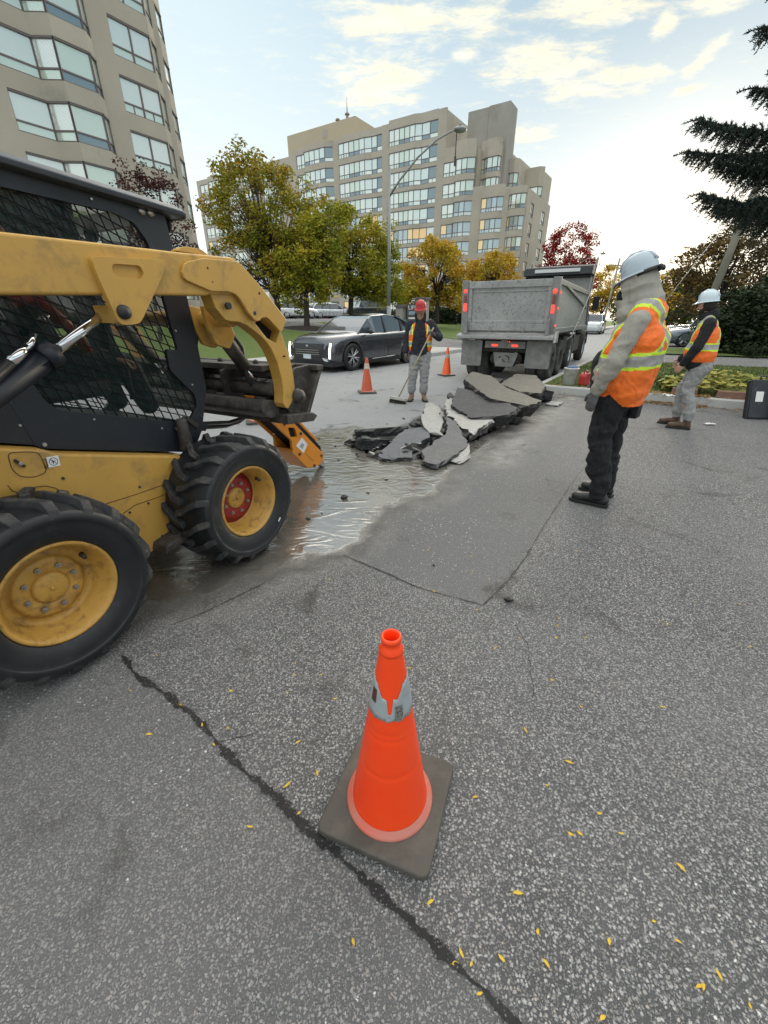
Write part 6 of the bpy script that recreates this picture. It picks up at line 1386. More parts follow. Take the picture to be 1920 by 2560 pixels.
    shoe(aR, (-.10, -.155, 0), (.20, -.19, 0), .10, t, m_tan); shoe(aL, (-.10, .07, 0), (.18, .14, 0), .10, t, m_tan)
    hat(hd_ + V3(-.02, 0, .082), (1, -.13, 0), .12, m_hatr, t, .104)
    return t, wrL, fd
worker_a(); worker_b(); tC, wC, _ = worker_c()
# operator inside the cab
def operator():
    T = SK.matrix_world.copy() if False else Matrix.Translation(SK.location) @ Matrix.Rotation(SK.rotation_euler.z, 4, 'Z')
    t = thing('person', 'operator in dark clothes sitting inside the loader cab behind the wire mesh', 'person', T @ V3(.52, .85, 1.18), SK.rotation_euler.z)
    hc, P = headcaps(V3(.0, 0, .62), V3(1, 0, -.15), 1.)
    hn = hand(V3(.28, .26, .10), (1, 0, -.2), (0, 0, -1), .8, 1) + hand(V3(.28, -.26, .10), (1, 0, -.2), (0, 0, -1), .8, -1)
    L_ = hc + hn + [((.0, 0, .50), .055, (-.02, 0, .56), .055), ((-.02, 0, .35), .11, (0, 0, .10), .12), ((-.02, 0, .36), .1, (-.02, .18, .38), .05), ((-.02, 0, .36), .1, (-.02, -.18, .38), .05)]
    ar = []
    for s_ in (1, -1): ar += [((-.02, s_ * .19, .37), .05, (.02, s_ * .25, .13), .042), ((.02, s_ * .25, .13), .042, (.28, s_ * .26, .10), .028), ((.02, s_ * .10, .05), .08, (.42, s_ * .16, .04), .06), ((.42, s_ * .16, .04), .058, (.50, s_ * .16, -.20), .04)]
    fuse(caps(L_ + ar, 12), 'body', m_skin, t, .008, 2)
    fuse(caps([(a, r + .022, b, q + .018) for a, r, b, q in ar if a[2] > .09] + [((-.03, .06, .33), .13, (0, .05, .08), .13), ((-.03, -.06, .33), .13, (0, -.05, .08), .13)]), 'jacket', m_navy, t, .012, 3)
    fuse(caps([(a, r + .02, b, q + .02) for a, r, b, q in ar if a[2] <= .09]), 'trousers', m_trb, t, .012, 3)
    fuse(caps([((-.03, 0, .66), .098, (-.04, 0, .62), .09)]), 'knit_cap', m_blkc, t, .009, 2)
    shoe((.50, .16, -.16), (.42, .16, -.20), (.70, .16, -.20), .0, t, m_bootb)
operator()
# ================================================================ cones, rubble, tools and small things
rnd = random.Random(77)
def conemat(name, col, fade, dirt, amt):
    m, p = newmat(name); co = nd('ShaderNodeTexCoord').outputs['Object']; n = tex('Noise', 7, 5, .6, co); d = tex('Noise', 13, 8, .75, co, dist=.5); s = tex('Noise', 34, 4, .7, co)
    c = mixc(rng(n.outputs['Fac'], .3, .7), col, fade); c = mixc(mth('MULTIPLY', rng(d.outputs['Fac'], .66, .74), amt), c, dirt); c = mixc(mth('MULTIPLY', rng(s.outputs['Fac'], .70, .75), .5), c, dirt)
    lk(c, p.inputs['Base Color']); p.inputs['Roughness'].default_value = .42; p.inputs['Subsurface Weight'].default_value = .0; lk(bumpn(n.outputs['Fac'], .004), p.inputs['Normal']); return m
m_c1 = conemat('cone_orange', (1., .055, .004), (.96, .075, .008), (.16, .045, .03), .8); m_c2 = conemat('cone_faded', (.50, .085, .035), (.60, .13, .06), (.16, .07, .05), .9); m_c3 = conemat('cone_clean', (1., .13, .025), (1., .16, .04), (.5, .1, .05), .2)
m_rim = conemat('cone_rim', (.62, .11, .07), (.45, .20, .15), (.4, .2, .16), .8); m_cbase = M('cone_base_rubber', (.075, .07, .058), .72, var=.22, vs=7, dirt=(.13, .12, .10), dirt_amt=.4, ds=6, bump=.0015, bs=60)
m_band = M('reflective_sleeve', (.33, .37, .38), .4, var=.10, vs=18, dirt=(.14, .15, .15), dirt_amt=.25, ds=30); m_band2 = M('worn_white_band', (.55, .50, .44), .6, var=.2, vs=20, dirt=(.35, .12, .06), dirt_amt=.5, ds=14)
def cone(name, label, x, y, rz, H, half, mc, base=True, band=None, group=None, lean=0.):
    t = thing(name, label, 'traffic cone', (x, y, 0), rz, group)
    b = MB(); b.plan(rpoly([(-half, -half), (half, -half), (half, half), (-half, half)], .03, 4), .006, .036); b.build('base', m_cbase, t, bevel=.007, seg=3)
    c = MB(); r0 = half * .70; r1 = .0245 if half < .185 else .026
    def rr(z): return r0 * 1.03 + (r1 - r0 * 1.03) * (z / H) ** (.99 if half < .185 else .95)
    pr_ = [(r0 + .012, .037), (r0 + .014, .044), (r0 + .004, .050)]
    rim = MB(); rim.lathe([(r0 + .015, .037), (r0 + .015, .041), (r0 + .010, .046), (rr(.056) + .0045, .053), (rr(.056) + .001, .058), (rr(.056) - .004, .045)], (0, 0, 0), 'z', 64); rim.build('rim', m_rim, t)
    zz_ = list(np.linspace(.050, H - .05, 90)); pr_ = []
    for z in zz_:
        d = 0
        for q in (.545, .575, .36): d -= .0022 * math.exp(-((z / H - q) / .007) ** 2)
        pr_.append((rr(z) + d, z))
    z1 = H - .05; pr_ += [(rr(z1) + .0018, z1 + .001), (rr(z1) + .002, z1 + .006), (r1 + .0035, z1 + .016), (r1 + .0005, z1 + .024), (r1 - .0005, H - .018), (r1 + .0030, H - .015), (r1 + .0038, H - .007), (r1 + .002, H - .001), (r1 - .002, H), (r1 - .004, H - .004), (r1 - .005, H - .03), (r1 - .006, H - .16)]
    c.lathe(pr_, (0, 0, 0), 'z', 64); c.build('cone_body', mc, t)
    return t, rr
t, rr = cone('traffic_cone', 'large orange cone with a torn grey sleeve, standing nearest in the foreground', .019, .842, R(-21), .722, .182, m_c1)
# torn sleeve with ragged upper edge
sl_ = MB(); n = 240; V = []; H_ = .735; a_cam = math.atan2(-.842, -.019) - R(-21)
def top_edge(a):
    d = (a - a_cam + PI) % (2 * PI) - PI; base_ = .590 + .003 * math.sin(a * 9) + .0015 * math.sin(a * 23)
    notch = math.exp(-((d + .03) / .13) ** 4) * .055; side_ = math.exp(-((d + .05) / .75) ** 4) * .048
    return base_ - notch - side_
def bot_edge(a): return .468 + .0022 * math.sin(a * 11 + 1) + .0016 * math.sin(a * 29)
for i in range(n):
    a = 2 * PI * i / n; z0, z1 = bot_edge(a), top_edge(a)
    for k in range(7):
        z = z0 + (z1 - z0) * k / 6; r = rr(z) + .0022 + .0014 * noise.noise(Vector((math.cos(a) * 4, math.sin(a) * 4, z * 30))); V.append((r * math.cos(a), r * math.sin(a), z))
sl_.add(V, [(i * 7 + k, ((i + 1) % n) * 7 + k, ((i + 1) % n) * 7 + k + 1, i * 7 + k + 1) for i in range(n) for k in range(6)], 0, True)
sv = sl_.build('reflective_sleeve', m_band, t); so_ = sv.modifiers.new('s', 'SOLIDIFY'); so_.thickness = .0012; so_.offset = -1
def patchon(name, d0, d1, z0, z1, mat, lift=.0036):
    V = []; 
    for i in range(7):
        for k in range(5):
            a = a_cam + d0 + (d1 - d0) * i / 6; z = z0 + (z1 - z0) * k / 4; r = rr(z) + lift; V.append((r * math.cos(a), r * math.sin(a), z))
    q = MB(); q.add(V, [(i * 5 + k, (i + 1) * 5 + k, (i + 1) * 5 + k + 1, i * 5 + k + 1) for i in range(6) for k in range(4)], 0, True); q.build(name, mat, sv)
m_pat, p = newmat('flaked_sticker'); v = tex('Voronoi', 320); lk(mixc(rng(v.outputs['Distance'], .42, .55), (.02, .02, .02), (.25, .24, .22)), p.inputs['Base Color']); p.inputs['Roughness'].default_value = .7
patchon('sticker', .22, .60, .472, .520, m_pat); patchon('sticker', -1.15, -.80, .515, .56, M('sticker_brown', (.10, .03, .025), .6))
t2, r2 = cone('traffic_cone', 'faded dirty red cone standing between the dark crossover and the worker', -.37, 9.25, R(10), .72, .19, m_c2)
mb = MB(); mb.lathe([(r2(.50) + .004, .50), (r2(.56) + .004, .56), (r2(.61) + .004, .61)], (0, 0, 0), 'z', 40); mb.build('reflective_sleeve', m_band2, t2)
t3, r3 = cone('traffic_cone', 'bright slim orange cone with a white band, left of the dump truck', 1.77, 12.2, R(30), .74, .19, m_c3)
mb = MB(); mb.lathe([(r3(.48) + .004, .48), (r3(.58) + .004, .58)], (0, 0, 0), 'z', 40); mb.build('reflective_sleeve', m_band2, t3)
t4, r4 = cone('traffic_cone', 'cone of which only the pale base shows below the loader coupler', -1.97, 6.45, R(18), .72, .19, m_band)

# ---- broken slabs
def slabmat(name, a, b, edge):
    m, p = newmat(name); co = nd('ShaderNodeTexCoord').outputs['Object']; g = nd('ShaderNodeNewGeometry'); s = nd('ShaderNodeSeparateXYZ'); tcn = nd('ShaderNodeTexCoord'); lk(tcn.outputs['Normal'], s.inputs[0])
    n = tex('Noise', 5, 6, .65, co); v = tex('Voronoi', 75, co=co); f = tex('Noise', 60, 4, .7, co)
    sp = nd('ShaderNodeSeparateColor'); lk(v.outputs['Color'], sp.inputs[0]); st = mth('MULTIPLY', rng(v.outputs['Distance'], .3, .5, 1, 0), rng(sp.outputs[0], .3, .5))
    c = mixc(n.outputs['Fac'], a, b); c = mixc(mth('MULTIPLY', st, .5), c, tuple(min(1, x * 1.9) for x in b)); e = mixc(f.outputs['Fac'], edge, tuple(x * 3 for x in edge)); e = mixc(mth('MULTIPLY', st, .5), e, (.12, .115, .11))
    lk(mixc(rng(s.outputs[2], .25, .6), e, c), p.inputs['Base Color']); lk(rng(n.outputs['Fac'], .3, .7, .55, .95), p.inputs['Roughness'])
    lk(bumpn(mth('ADD', mth('ADD', f.outputs['Fac'], mth('MULTIPLY', st, .6)), mth('MULTIPLY', n.outputs['Fac'], 2.5)), .016), p.inputs['Normal']); return m
m_sd = slabmat('slab_dark_asphalt', (.06, .06, .059), (.115, .114, .11), (.010, .010, .011)); m_sm = slabmat('slab_grey_asphalt', (.13, .13, .128), (.20, .20, .195), (.012, .012, .013))
m_sb = slabmat('slab_brown_dusty', (.12, .112, .09), (.20, .185, .155), (.014, .013, .013)); m_sl = slabmat('slab_pale_muddy', (.34, .33, .30), (.60, .585, .54), (.05, .047, .043)); m_sw = slabmat('slab_wet', (.11, .115, .125), (.17, .175, .185), (.012, .012, .013))
m_sw.node_tree.nodes['Principled BSDF'].inputs['Specular IOR Level'].default_value = .8
def slab(label, poly, z, th, tx=0., ty=0., mat=None, seed=0, group='broken asphalt slabs in the hole', cat='asphalt slab', name='asphalt_slab', rough=.5):
    """poly: ground outline of the slab top (world), z height of its middle, tilts in degrees about world x and y"""
    rg = random.Random(seed + 100); cx = sum(p[0] for p in poly) / len(poly); cy = sum(p[1] for p in poly) / len(poly); pts = []
    for i in range(len(poly)):
        a = Vector(poly[i]); b = Vector(poly[(i + 1) % len(poly)]); L_ = (b - a).length; k = max(2, int(L_ / .075)); nn = Vector((b.y - a.y, a.x - b.x)) / max(L_, 1e-5)
        for j in range(k):
            q = a.lerp(b, j / k) + nn * (rg.gauss(0, .011) if j else 0); pts.append((q.x - cx, q.y - cy))
    bm = bmesh.new(); n = len(pts); layers = [(1, 0.), (1.01, -.22), (.97, -.62), (.94, -1.)]; rings = []
    for s_, d in layers:
        rings.append([bm.verts.new((p[0] * s_ + rg.gauss(0, .015) * (d < 0), p[1] * s_ + rg.gauss(0, .015) * (d < 0), d * th + rg.gauss(0, .006) * (d < 0))) for p in pts])
    for r_, q in zip(rings[:-1], rings[1:]):
        for i in range(n): bm.faces.new((r_[i], r_[(i + 1) % n], q[(i + 1) % n], q[i]))
    top = bm.faces.new(rings[0]); bot = bm.faces.new(rings[-1][::-1])
    bmesh.ops.triangulate(bm, faces=[top, bot]); bmesh.ops.recalc_face_normals(bm, faces=bm.faces)
    me = bpy.data.meshes.new(name); bm.to_mesh(me); bm.free(); me.materials.append(mat); o = bpy.data.objects.new(name, me); COL.objects.link(o)
    o.location = (cx, cy, z); o.rotation_euler = (R(tx), R(ty), 0); tag(o, label, cat, group); return o
slab('large smooth grey slab tipped up at the near end of the hole', [(0.43, 4.55), (0.80, 5.20), (0.88, 5.92), (1.0, 5.72), (1.02, 4.82), (0.74, 4.38), (0.56, 4.18), (0.45, 4.24)], .115, .13, 5, 3, m_sm, 1)
slab('wet bluish slab lying flat left of the smooth grey slab', [(-0.04, 4.72), (0.28, 5.48), (0.60, 5.56), (0.58, 5.12), (0.34, 4.80), (0.32, 4.46), (0.08, 4.48)], .085, .13, 4, -3, m_sw, 2)
slab('narrow black slab sticking out at the left end of the hole', [(-0.38, 5.41), (-0.12, 5.66), (0.30, 5.86), (0.33, 5.74), (0.02, 5.47), (-0.29, 5.2), (-0.38, 5.28)], .13, .12, -12, -3, m_sd, 3)
slab('black jagged slab wedged below the narrow slab', [(-0.38, 4.98), (-0.18, 5.24), (0.17, 5.62), (0.40, 5.80), (0.41, 5.66), (0.05, 5.2), (-0.1, 4.98), (-0.26, 4.86)], .035, .14, -14, 5, m_sd, 4)
slab('big pale mud coated slab in the middle of the rubble', [(1.05, 7.15), (1.16, 7.27), (1.27, 7.0), (1.24, 6.55), (1.39, 6.08), (1.52, 5.72), (1.12, 5.16), (1.03, 5.52), (1.0, 6.03), (0.95, 6.19)], .19, .13, 2, -4, m_sl, 5)
slab('small pale broken slab with dark cracks left of the big pale slab', [(0.66, 6.9), (0.92, 7.2), (1.0, 6.7), (0.86, 6.15), (0.62, 6.45)], .07, .12, 6, 9, m_sl, 6)
slab('pale wedge of asphalt standing up behind the wet slab', [(0.54, 5.76), (0.60, 5.79), (0.78, 5.52), (0.72, 5.15), (0.58, 5.28), (0.53, 5.44)], .20, .12, 18, -14, m_sl, 7)
slab('long dark slab with a thick black broken edge, middle of the heap', [(1.04, 6.5), (1.30, 7.44), (1.62, 6.90), (1.93, 5.98), (1.74, 5.74), (1.22, 5.80)], .30, .17, 6, -7, m_sd, 8)
slab('large brown topped slab lying on the far side of the heap', [(1.42, 7.6), (1.70, 8.36), (2.03, 8.12), (2.08, 7.25), (2.47, 6.53), (2.14, 6.14), (1.62, 6.38)], .42, .21, 5, 5, m_sb, 9)
slab('rounded brown slab at the very back of the heap near the truck wheel', [(2.17, 7.9), (2.76, 9.03), (3.16, 8.95), (2.98, 7.85), (2.66, 7.15), (2.32, 7.25)], .37, .18, 3, 2, m_sb, 10)
slab('small dark slab below the truck left of the rounded slab', [(2.0, 8.6), (2.3, 8.9), (2.6, 9.3), (2.3, 9.4), (1.9, 9.0)], .26, .12, 10, 4, m_sd, 11)
slab('black chunk at the right end of the heap beside the kerb', [(2.95, 8.0), (3.25, 8.1), (3.45, 8.6), (3.3, 9.0), (3.0, 8.8)], .16, .18, -8, 10, m_sd, 12)
slab('flat reddish pale piece on the right rim of the hole', [(1.60, 6.60), (1.79, 6.76), (2.05, 6.76), (1.86, 6.2), (1.66, 6.08), (1.54, 6.36)], .05, .06, 3, -2, M('slab_pinkish', (.44, .36, .30), .85, var=.25, vs=14, dirt=(.14, .12, .10), dirt_amt=.5, ds=16), 13)
slab('thin pale flake lifted at the near right rim of the hole', [(0.67, 4.49), (0.82, 4.76), (1.03, 4.86), (0.98, 4.56), (0.87, 4.40), (0.79, 4.36)], .055, .03, 7, -3, m_sl, 14)
slab('thin grey flake at the near left rim of the hole', [(-0.06, 4.6), (0.09, 4.66), (0.24, 4.62), (0.22, 4.53), (0.09, 4.45), (-0.01, 4.47)], .04, .035, 4, 2, m_sw, 15)
slab('pale crumbled piece beside the kerb end', [(3.0, 7.75), (3.2, 7.65), (3.4, 7.9), (3.2, 8.0)], .04, .04, 3, 0, m_sl, 16)
rg_ = random.Random(8)
for i in range(64):   # fist to head sized chunks filling the gaps
    k = rg_.choice(((.0, 5.0, .25), (.35, 5.6, .2), (.42, 4.75, .12), (.62, 6.0, .2), (.9, 5.3, .15), (1.05, 6.9, .2), (1.9, 6.9, .3), (2.1, 7.4, .3), (1.5, 7.9, .25), (2.7, 7.8, .25), (3.1, 8.4, .25), (3.3, 9.1, .2), (.95, 6.1, .12), (-.3, 5.2, .12)))
    cx_, cy_ = k[0] + rg_.gauss(0, k[2]), k[1] + rg_.gauss(0, k[2]); r_2 = rg_.uniform(.05, .15); a0 = rg_.random() * 6; n_ = rg_.choice((4, 5, 6))
    P_ = [(cx_ + r_2 * rg_.uniform(.6, 1.2) * math.cos(a0 + 2 * PI * j / n_), cy_ + r_2 * rg_.uniform(.6, 1.2) * math.sin(a0 + 2 * PI * j / n_)) for j in range(n_)]
    o = slab('rough chunk of broken asphalt jammed between the larger slabs', P_, rg_.uniform(-.10, .07) if i % 4 else .09, rg_.uniform(.05, .11), rg_.uniform(-35, 35), rg_.uniform(-35, 35), (m_sd, m_sl, m_sb, m_sm)[i % 4], 40 + i, 'chunks between the slabs', 'rubble', 'asphalt_chunk')
for i in range(120):   # crumbs of asphalt
    q = MB(); r = rnd.uniform(.006, .022) * (1 if i % 6 else 1.6); q.ball((0, 0, 0), r, 6, sc=(1.3, 1, .6))
    q.v = [(x + rnd.gauss(0, r * .22), y + rnd.gauss(0, r * .22), z + rnd.gauss(0, r * .1)) for x, y, z in q.v]
    if i < 8: x, y = [(-.36, 3.42), (-.52, 3.1), (-.62, 3.0), (.33, 2.3), (-.15, 3.55), (1.15, 5.03), (.72, 1.93), (.02, 3.9)][i]
    else:
        a = rnd.random(); k = rnd.randrange(len(PIT)); A_ = Vector(PIT[k]); B_ = Vector(PIT[(k + 1) % len(PIT)]); p_ = A_.lerp(B_, a) + Vector((rnd.gauss(0, .22), rnd.gauss(0, .22))); x, y = p_
    o = q.build('asphalt_crumb', (m_sd, m_sl, m_sb)[i % 3]); o.location = (x, y, r * .5 + (0 if sdist(np.array([x]), np.array([y]), PIT)[0] > .05 else .02)); tag(o, 'small crumb of broken asphalt lying round the hole', 'rubble', 'asphalt crumbs round the hole')

# ---- tarred crack, joints of the patch: ragged dark strips lying in the paving
m_tar, p = newmat('tar_filler'); co = nd('ShaderNodeNewGeometry').outputs['Position']; a_ = attr('edge').outputs['Fac']; f1 = tex('Noise', 38, 6, .75, co, dist=.4); f2 = tex('Noise', 12, 4, .6, co); v = tex('Voronoi', 140, co=co)
spc = nd('ShaderNodeSeparateColor'); lk(v.outputs['Color'], spc.inputs[0]); ts = mth('MULTIPLY', rng(v.outputs['Distance'], .25, .4, 1, 0), rng(spc.outputs[0], .72, .78))
lk(mixc(mth('MULTIPLY', ts, .8), mixc(rng(f2.outputs['Fac'], .4, .7), (.006, .006, .007), (.022, .022, .022)), (.20, .19, .18)), p.inputs['Base Color']); p.inputs['Roughness'].default_value = .62
lk(bumpn(f1.outputs['Fac'], .008), p.inputs['Normal']); lk(rng(mth('ADD', a_, mth('MULTIPLY', mth('SUBTRACT', f1.outputs['Fac'], .5), 2.6)), .46, .54), p.inputs['Alpha'])
def crack(name, pts, w, seed, step=.02, jit=.012, z=.004, mat=None):
    rg = random.Random(seed); P = []
    for i in range(len(pts) - 1):
        a = Vector(pts[i][:2]); b = Vector(pts[i + 1][:2]); k = max(1, int((b - a).length / step)); wa = pts[i][2] if len(pts[i]) > 2 else w; wb_ = pts[i + 1][2] if len(pts[i + 1]) > 2 else w
        for j in range(k): t_ = j / k; P.append((a.lerp(b, t_), wa + (wb_ - wa) * t_))
    P.append((Vector(pts[-1][:2]), pts[-1][2] if len(pts[-1]) > 2 else w)); V = []; E_ = []; F_ = []
    for i, (q, ww) in enumerate(P):
        d = (P[min(i + 1, len(P) - 1)][0] - P[max(i - 1, 0)][0]).normalized(); s_ = Vector((-d.y, d.x)); o_ = jit * noise.noise(Vector((i * .23, seed, 0))) + jit * .5 * noise.noise(Vector((i * .7, seed, 4))); ww = ww * max(.35, .85 + 1.5 * noise.noise(Vector((i * .21, seed, 9))))
        for k, e in ((-1, 0), (-.5, .55), (0, 1), (.5, .55), (1, 0)): c = q + s_ * (o_ + k * ww * .78); V.append((c.x, c.y, z)); E_.append(e)
    for i in range(len(P) - 1):
        for k in range(4): F_.append((i * 5 + k, (i + 1) * 5 + k, (i + 1) * 5 + k + 1, i * 5 + k + 1))
    o = gridmesh(name, np.array(V), np.array(F_), [mat or m_tar], dict(edge=E_)); o['kind'] = 'structure'; return o
crack('pavement_crack', [(-1.27, 1.50, .012), (-1.12, 1.37, .03), (-.98, 1.29, .032), (-.80, 1.18, .026), (-.70, 1.10, .022), (-.60, 1.01, .030), (-.50, .94, .026), (-.38, .86, .034), (-.28, .775, .03), (-.16, .70, .03), (0, .58, .024), (.10, .51, .030), (.20, .435, .026), (.32, .34, .016), (.45, .22, .018)], .03, 3)
crack('patch_joint', [(-.28, 2.43, .008), (-.05, 2.26, .018), (.05, 2.18, .02), (.20, 2.06, .009), (.40, 1.96, .007), (.565, 1.885, .010)], .01, 5, jit=.006)
crack('patch_joint', [(.565, 1.885, .010), (.78, 2.14, .013), (.98, 2.42, .012), (1.25, 2.86, .010), (1.6, 3.40, .010), (2.0, 4.0, .008), (2.375, 4.534, .006), (3.2, 5.9, .004)], .01, 7, jit=.006)
crack('hairline_crack', [(.70, 1.72, .004), (.72, 1.55, .004), (.68, 1.42, .0035), (.66, 1.30, .003), (.60, 1.18, .0025)], .004, 9, jit=.012, step=.012)
crack('hairline_crack', [(-3.2, 6.55, .010), (-2.2, 6.25, .010), (-1.2, 6.0, .008), (-.6, 5.95, .006)], .008, 11, jit=.01)
crack('hairline_crack', [(-1.12, 1.72, .006), (-1.0, 1.82, .006), (-.72, 2.12, .006)], .006, 12, jit=.01)
crack('hairline_crack', [(-.63, 1.05, .003), (-.52, 1.08, .003), (-.44, 1.12, .002)], .003, 13, jit=.006)

# ---- fallen leaves, each its own little curled blade
m_leaf = leafmat('fallen_leaf_yellow', [(.62, .36, .03), (.75, .52, .06), (.60, .28, .04)], .15)
LM = []
for s_ in range(4):
    q = MB(); L_ = (.019, .016, .022, .014)[s_]; W_ = L_ * (.30, .36, .26, .45)[s_]; V = []
    for i in range(9):
        f_ = i / 8; w_ = W_ * math.sin(PI * min(1, f_ * 1.02)) ** .8 + .0004; zc = .003 + .004 * math.sin(PI * f_ + s_); x = (f_ - .5) * 2 * L_; yb = .12 * L_ * math.sin(PI * f_)
        V += [(x, yb - w_, zc + .002), (x, yb, zc), (x, yb + w_, zc + .003)]
    q.add(V, [(i * 3 + k, (i + 1) * 3 + k, (i + 1) * 3 + k + 1, i * 3 + k + 1) for i in range(8) for k in range(2)], 0, True); q.tube([(-L_ * 1.35, 0, .003), (-L_, 0, .003)], .0006, 4); o = q.build('fallen_leaf', m_leaf); LM.append(o)
LP = [(-1.1, 1.5), (-1.11, 1.29), (-0.86, 1.22), (-0.73, 1.12), (-0.62, 1.11), (-0.67, 1.29), (-0.92, 1.08), (-0.65, 1.04), (-0.33, 1.05), (-0.43, 0.76), (-0.34, 0.89), (-0.42, 1.45), (-0.41, 1.38), (-0.29, 1.38), (-0.42, 1.28), (-0.21, 1.25), (-0.28, 0.8), (-0.08, 0.49), (-0.24, 0.93), (0.95, 1.77), (0.92, 1.71), (0.88, 1.62), (1.03, 1.62), (1.49, 1.75), (1.51, 1.72), (0.55, 1.55), (0.69, 1.62), (0.52, 1.84), (0.12, 1.42), (0.83, 1.21), (1.17, 1.21), (0.76, 1.35), (0.56, 1.1), (0.57, 0.89), (0.31, 0.85), (0.71, 0.8), (0.59, 0.74), (0.62, 0.74), (0.75, 0.74), (0.38, 0.59), (0.13, 0.57), (0.73, 0.53), (0.77, 0.49), (0.41, 0.51), (0.59, 0.49), (0.3, 0.46), (0.41, 0.45), (0.2, 0.47), (0.18, 0.45), (0.22, 0.45), (0.83, 0.43), (0.77, 0.41), (0.78, 0.41), (0.87, 0.38), (0.51, 0.36), (0.23, 0.4), (2.03, 1.89), (1.82, 1.56), (1.79, 1.92), (0.68, 0.97), (0.88, 0.65), (0.31, 2.49), (0.6, 2.41), (0.57, 2.23), (0.66, 2.14), (0.3, 2.01), (-0.34, 2.14), (1.36, 2.49)]
used_ = set()
for i, (x, y) in enumerate(LP):
    k = rnd.randrange(4); o = LM[k] if k not in used_ else LM[k].copy()
    if k in used_: COL.objects.link(o)
    used_.add(k); o.location = (x, y, .003); o.rotation_euler = (rnd.uniform(-.15, .15), rnd.uniform(-.1, .1), rnd.uniform(0, 6.3)); s_ = rnd.uniform(.42, .75); o.scale = (s_, s_, s_)
    tag(o, 'small narrow yellow leaf fallen on the grey asphalt', 'leaf', 'yellow leaves fallen on the asphalt')

# ---- broom
T = Matrix.Translation(tC.location) @ Matrix.Rotation(tC.rotation_euler.z, 4, 'Z')
g0 = T @ V3(wC.x + .045, wC.y - .05, wC.z + .06); b0 = V3(.27, 8.0, .10); d = (b0 - g0)
BR = thing('push_broom', 'push broom with a long wooden handle slanting down from the worker hand', 'broom', b0)
mb = MB(); mb.tube([g0 - d * .06 - b0, V3(0, 0, .0)], .0125, 10); mb.build('handle', M('worn_wood', (.36, .30, .20), .7, var=.2, vs=10), BR)
mb = MB(); mb.box(-.17, .17, -.03, .03, -.035, .02); a = mb.build('head_block', M('painted_wood', (.42, .40, .36), .7, var=.2), BR, bevel=.008); a.rotation_euler = (0, R(4), R(-28))
mb = MB()
for i in range(34):
    for j in range(5): x = -.16 + .32 * i / 33; y = -.025 + .0125 * j; mb.tube([(x, y, -.035), (x * 1.06 + rnd.gauss(0, .004), y * 1.5 - .01 + rnd.gauss(0, .004), -.10)], .0035, 3, caps=False)
a = mb.build('bristles', M('bristle_dark', (.045, .038, .028), .9, var=.3), BR); a.rotation_euler = (0, R(4), R(-28))

# ---- street lamp
m_pole = M('galvanised', (.30, .31, .31), .5, metal=.5, var=.12, vs=2)
SL = thing('street_lamp', 'tall grey street lamp with a long arm reaching over the road', 'street lamp', (.27, 26, .5))
mb = MB(); mb.tube([(0, 0, 0), (0, 0, 1.6)], [.13, .12], 14); mb.tube([(0, 0, 1.6), (0, 0, 7.8)], [.105, .07], 14); mb.build('pole', m_pole, SL)
mb = MB(); ad = -E2; pts = [(0, 0, 6.6), (.6, 0, 7.2), (1.6, 0, 7.95), (2.6, 0, 8.45), (3.3, 0, 8.62), (3.55, 0, 8.66)]
mb.tube([tuple(ad * a + V3(0, 0, z)) for a, _, z in pts], [.05, .05, .045, .04, .035, .03], 10); mb.build('arm', m_pole, SL)
hc_ = ad * 3.75 + V3(0, 0, 8.62); mb = MB(); mb.ball(hc_, .30, 16, sc=(1, .8, .38)); mb.cyl(hc_ + V3(0, 0, .08), hc_ + V3(0, 0, .26), .07, .06); mb.build('luminaire', m_pole, SL)
mb = MB(); mb.tube([hc_ + V3(-.15, 0, -.05), hc_ + V3(-.15, 0, -1.1)], .02, 6); mb.box(hc_.x - .19, hc_.x - .11, hc_.y - .04, hc_.y + .04, hc_.z - 1.3, hc_.z - .95); mb.build('hanging_sensor', m_dark, SL)
SL2 = dup(SL, loc=(27.2, 70, 0), label='far thin street lamp showing beyond the red tree'); SL2.rotation_euler = (0, 0, R(-2)); SL2.scale = (1.15, 1.15, 1.12)
# ---- utility poles
m_wp = M('weathered_pole', (.30, .285, .23), .9, var=.2, vs=2, bump=.006, bs=20)
UP = thing('utility_pole', 'thick weathered wooden pole leaning behind the hedge at the right', 'utility pole', (13.9, 19.9, 0)); mb = MB(); mb.tube([(-.1, 0, -.1), (.75, .1, 6.5), (1.1, .2, 9)], [.155, .13, .11], 14); mb.build('pole', m_wp, UP)
mb = MB(); mb.tube([(.7, .1, 6.2), (-3.2, -.5, .2)], .012, 5); mb.build('guy_wire', m_steel, UP)
U2 = thing('utility_pole', 'far thin pole with a crossarm standing beyond the truck', 'utility pole', (27.6, 57, 0)); mb = MB(); mb.tube([(0, 0, 0), (.45, 0, 7.9)], [.14, .10], 8); mb.build('pole', m_wp, U2)
mb = MB(); mb.box(-.6, 1.5, -.05, .05, 7.1, 7.22); mb.build('crossarm', m_wp, U2)
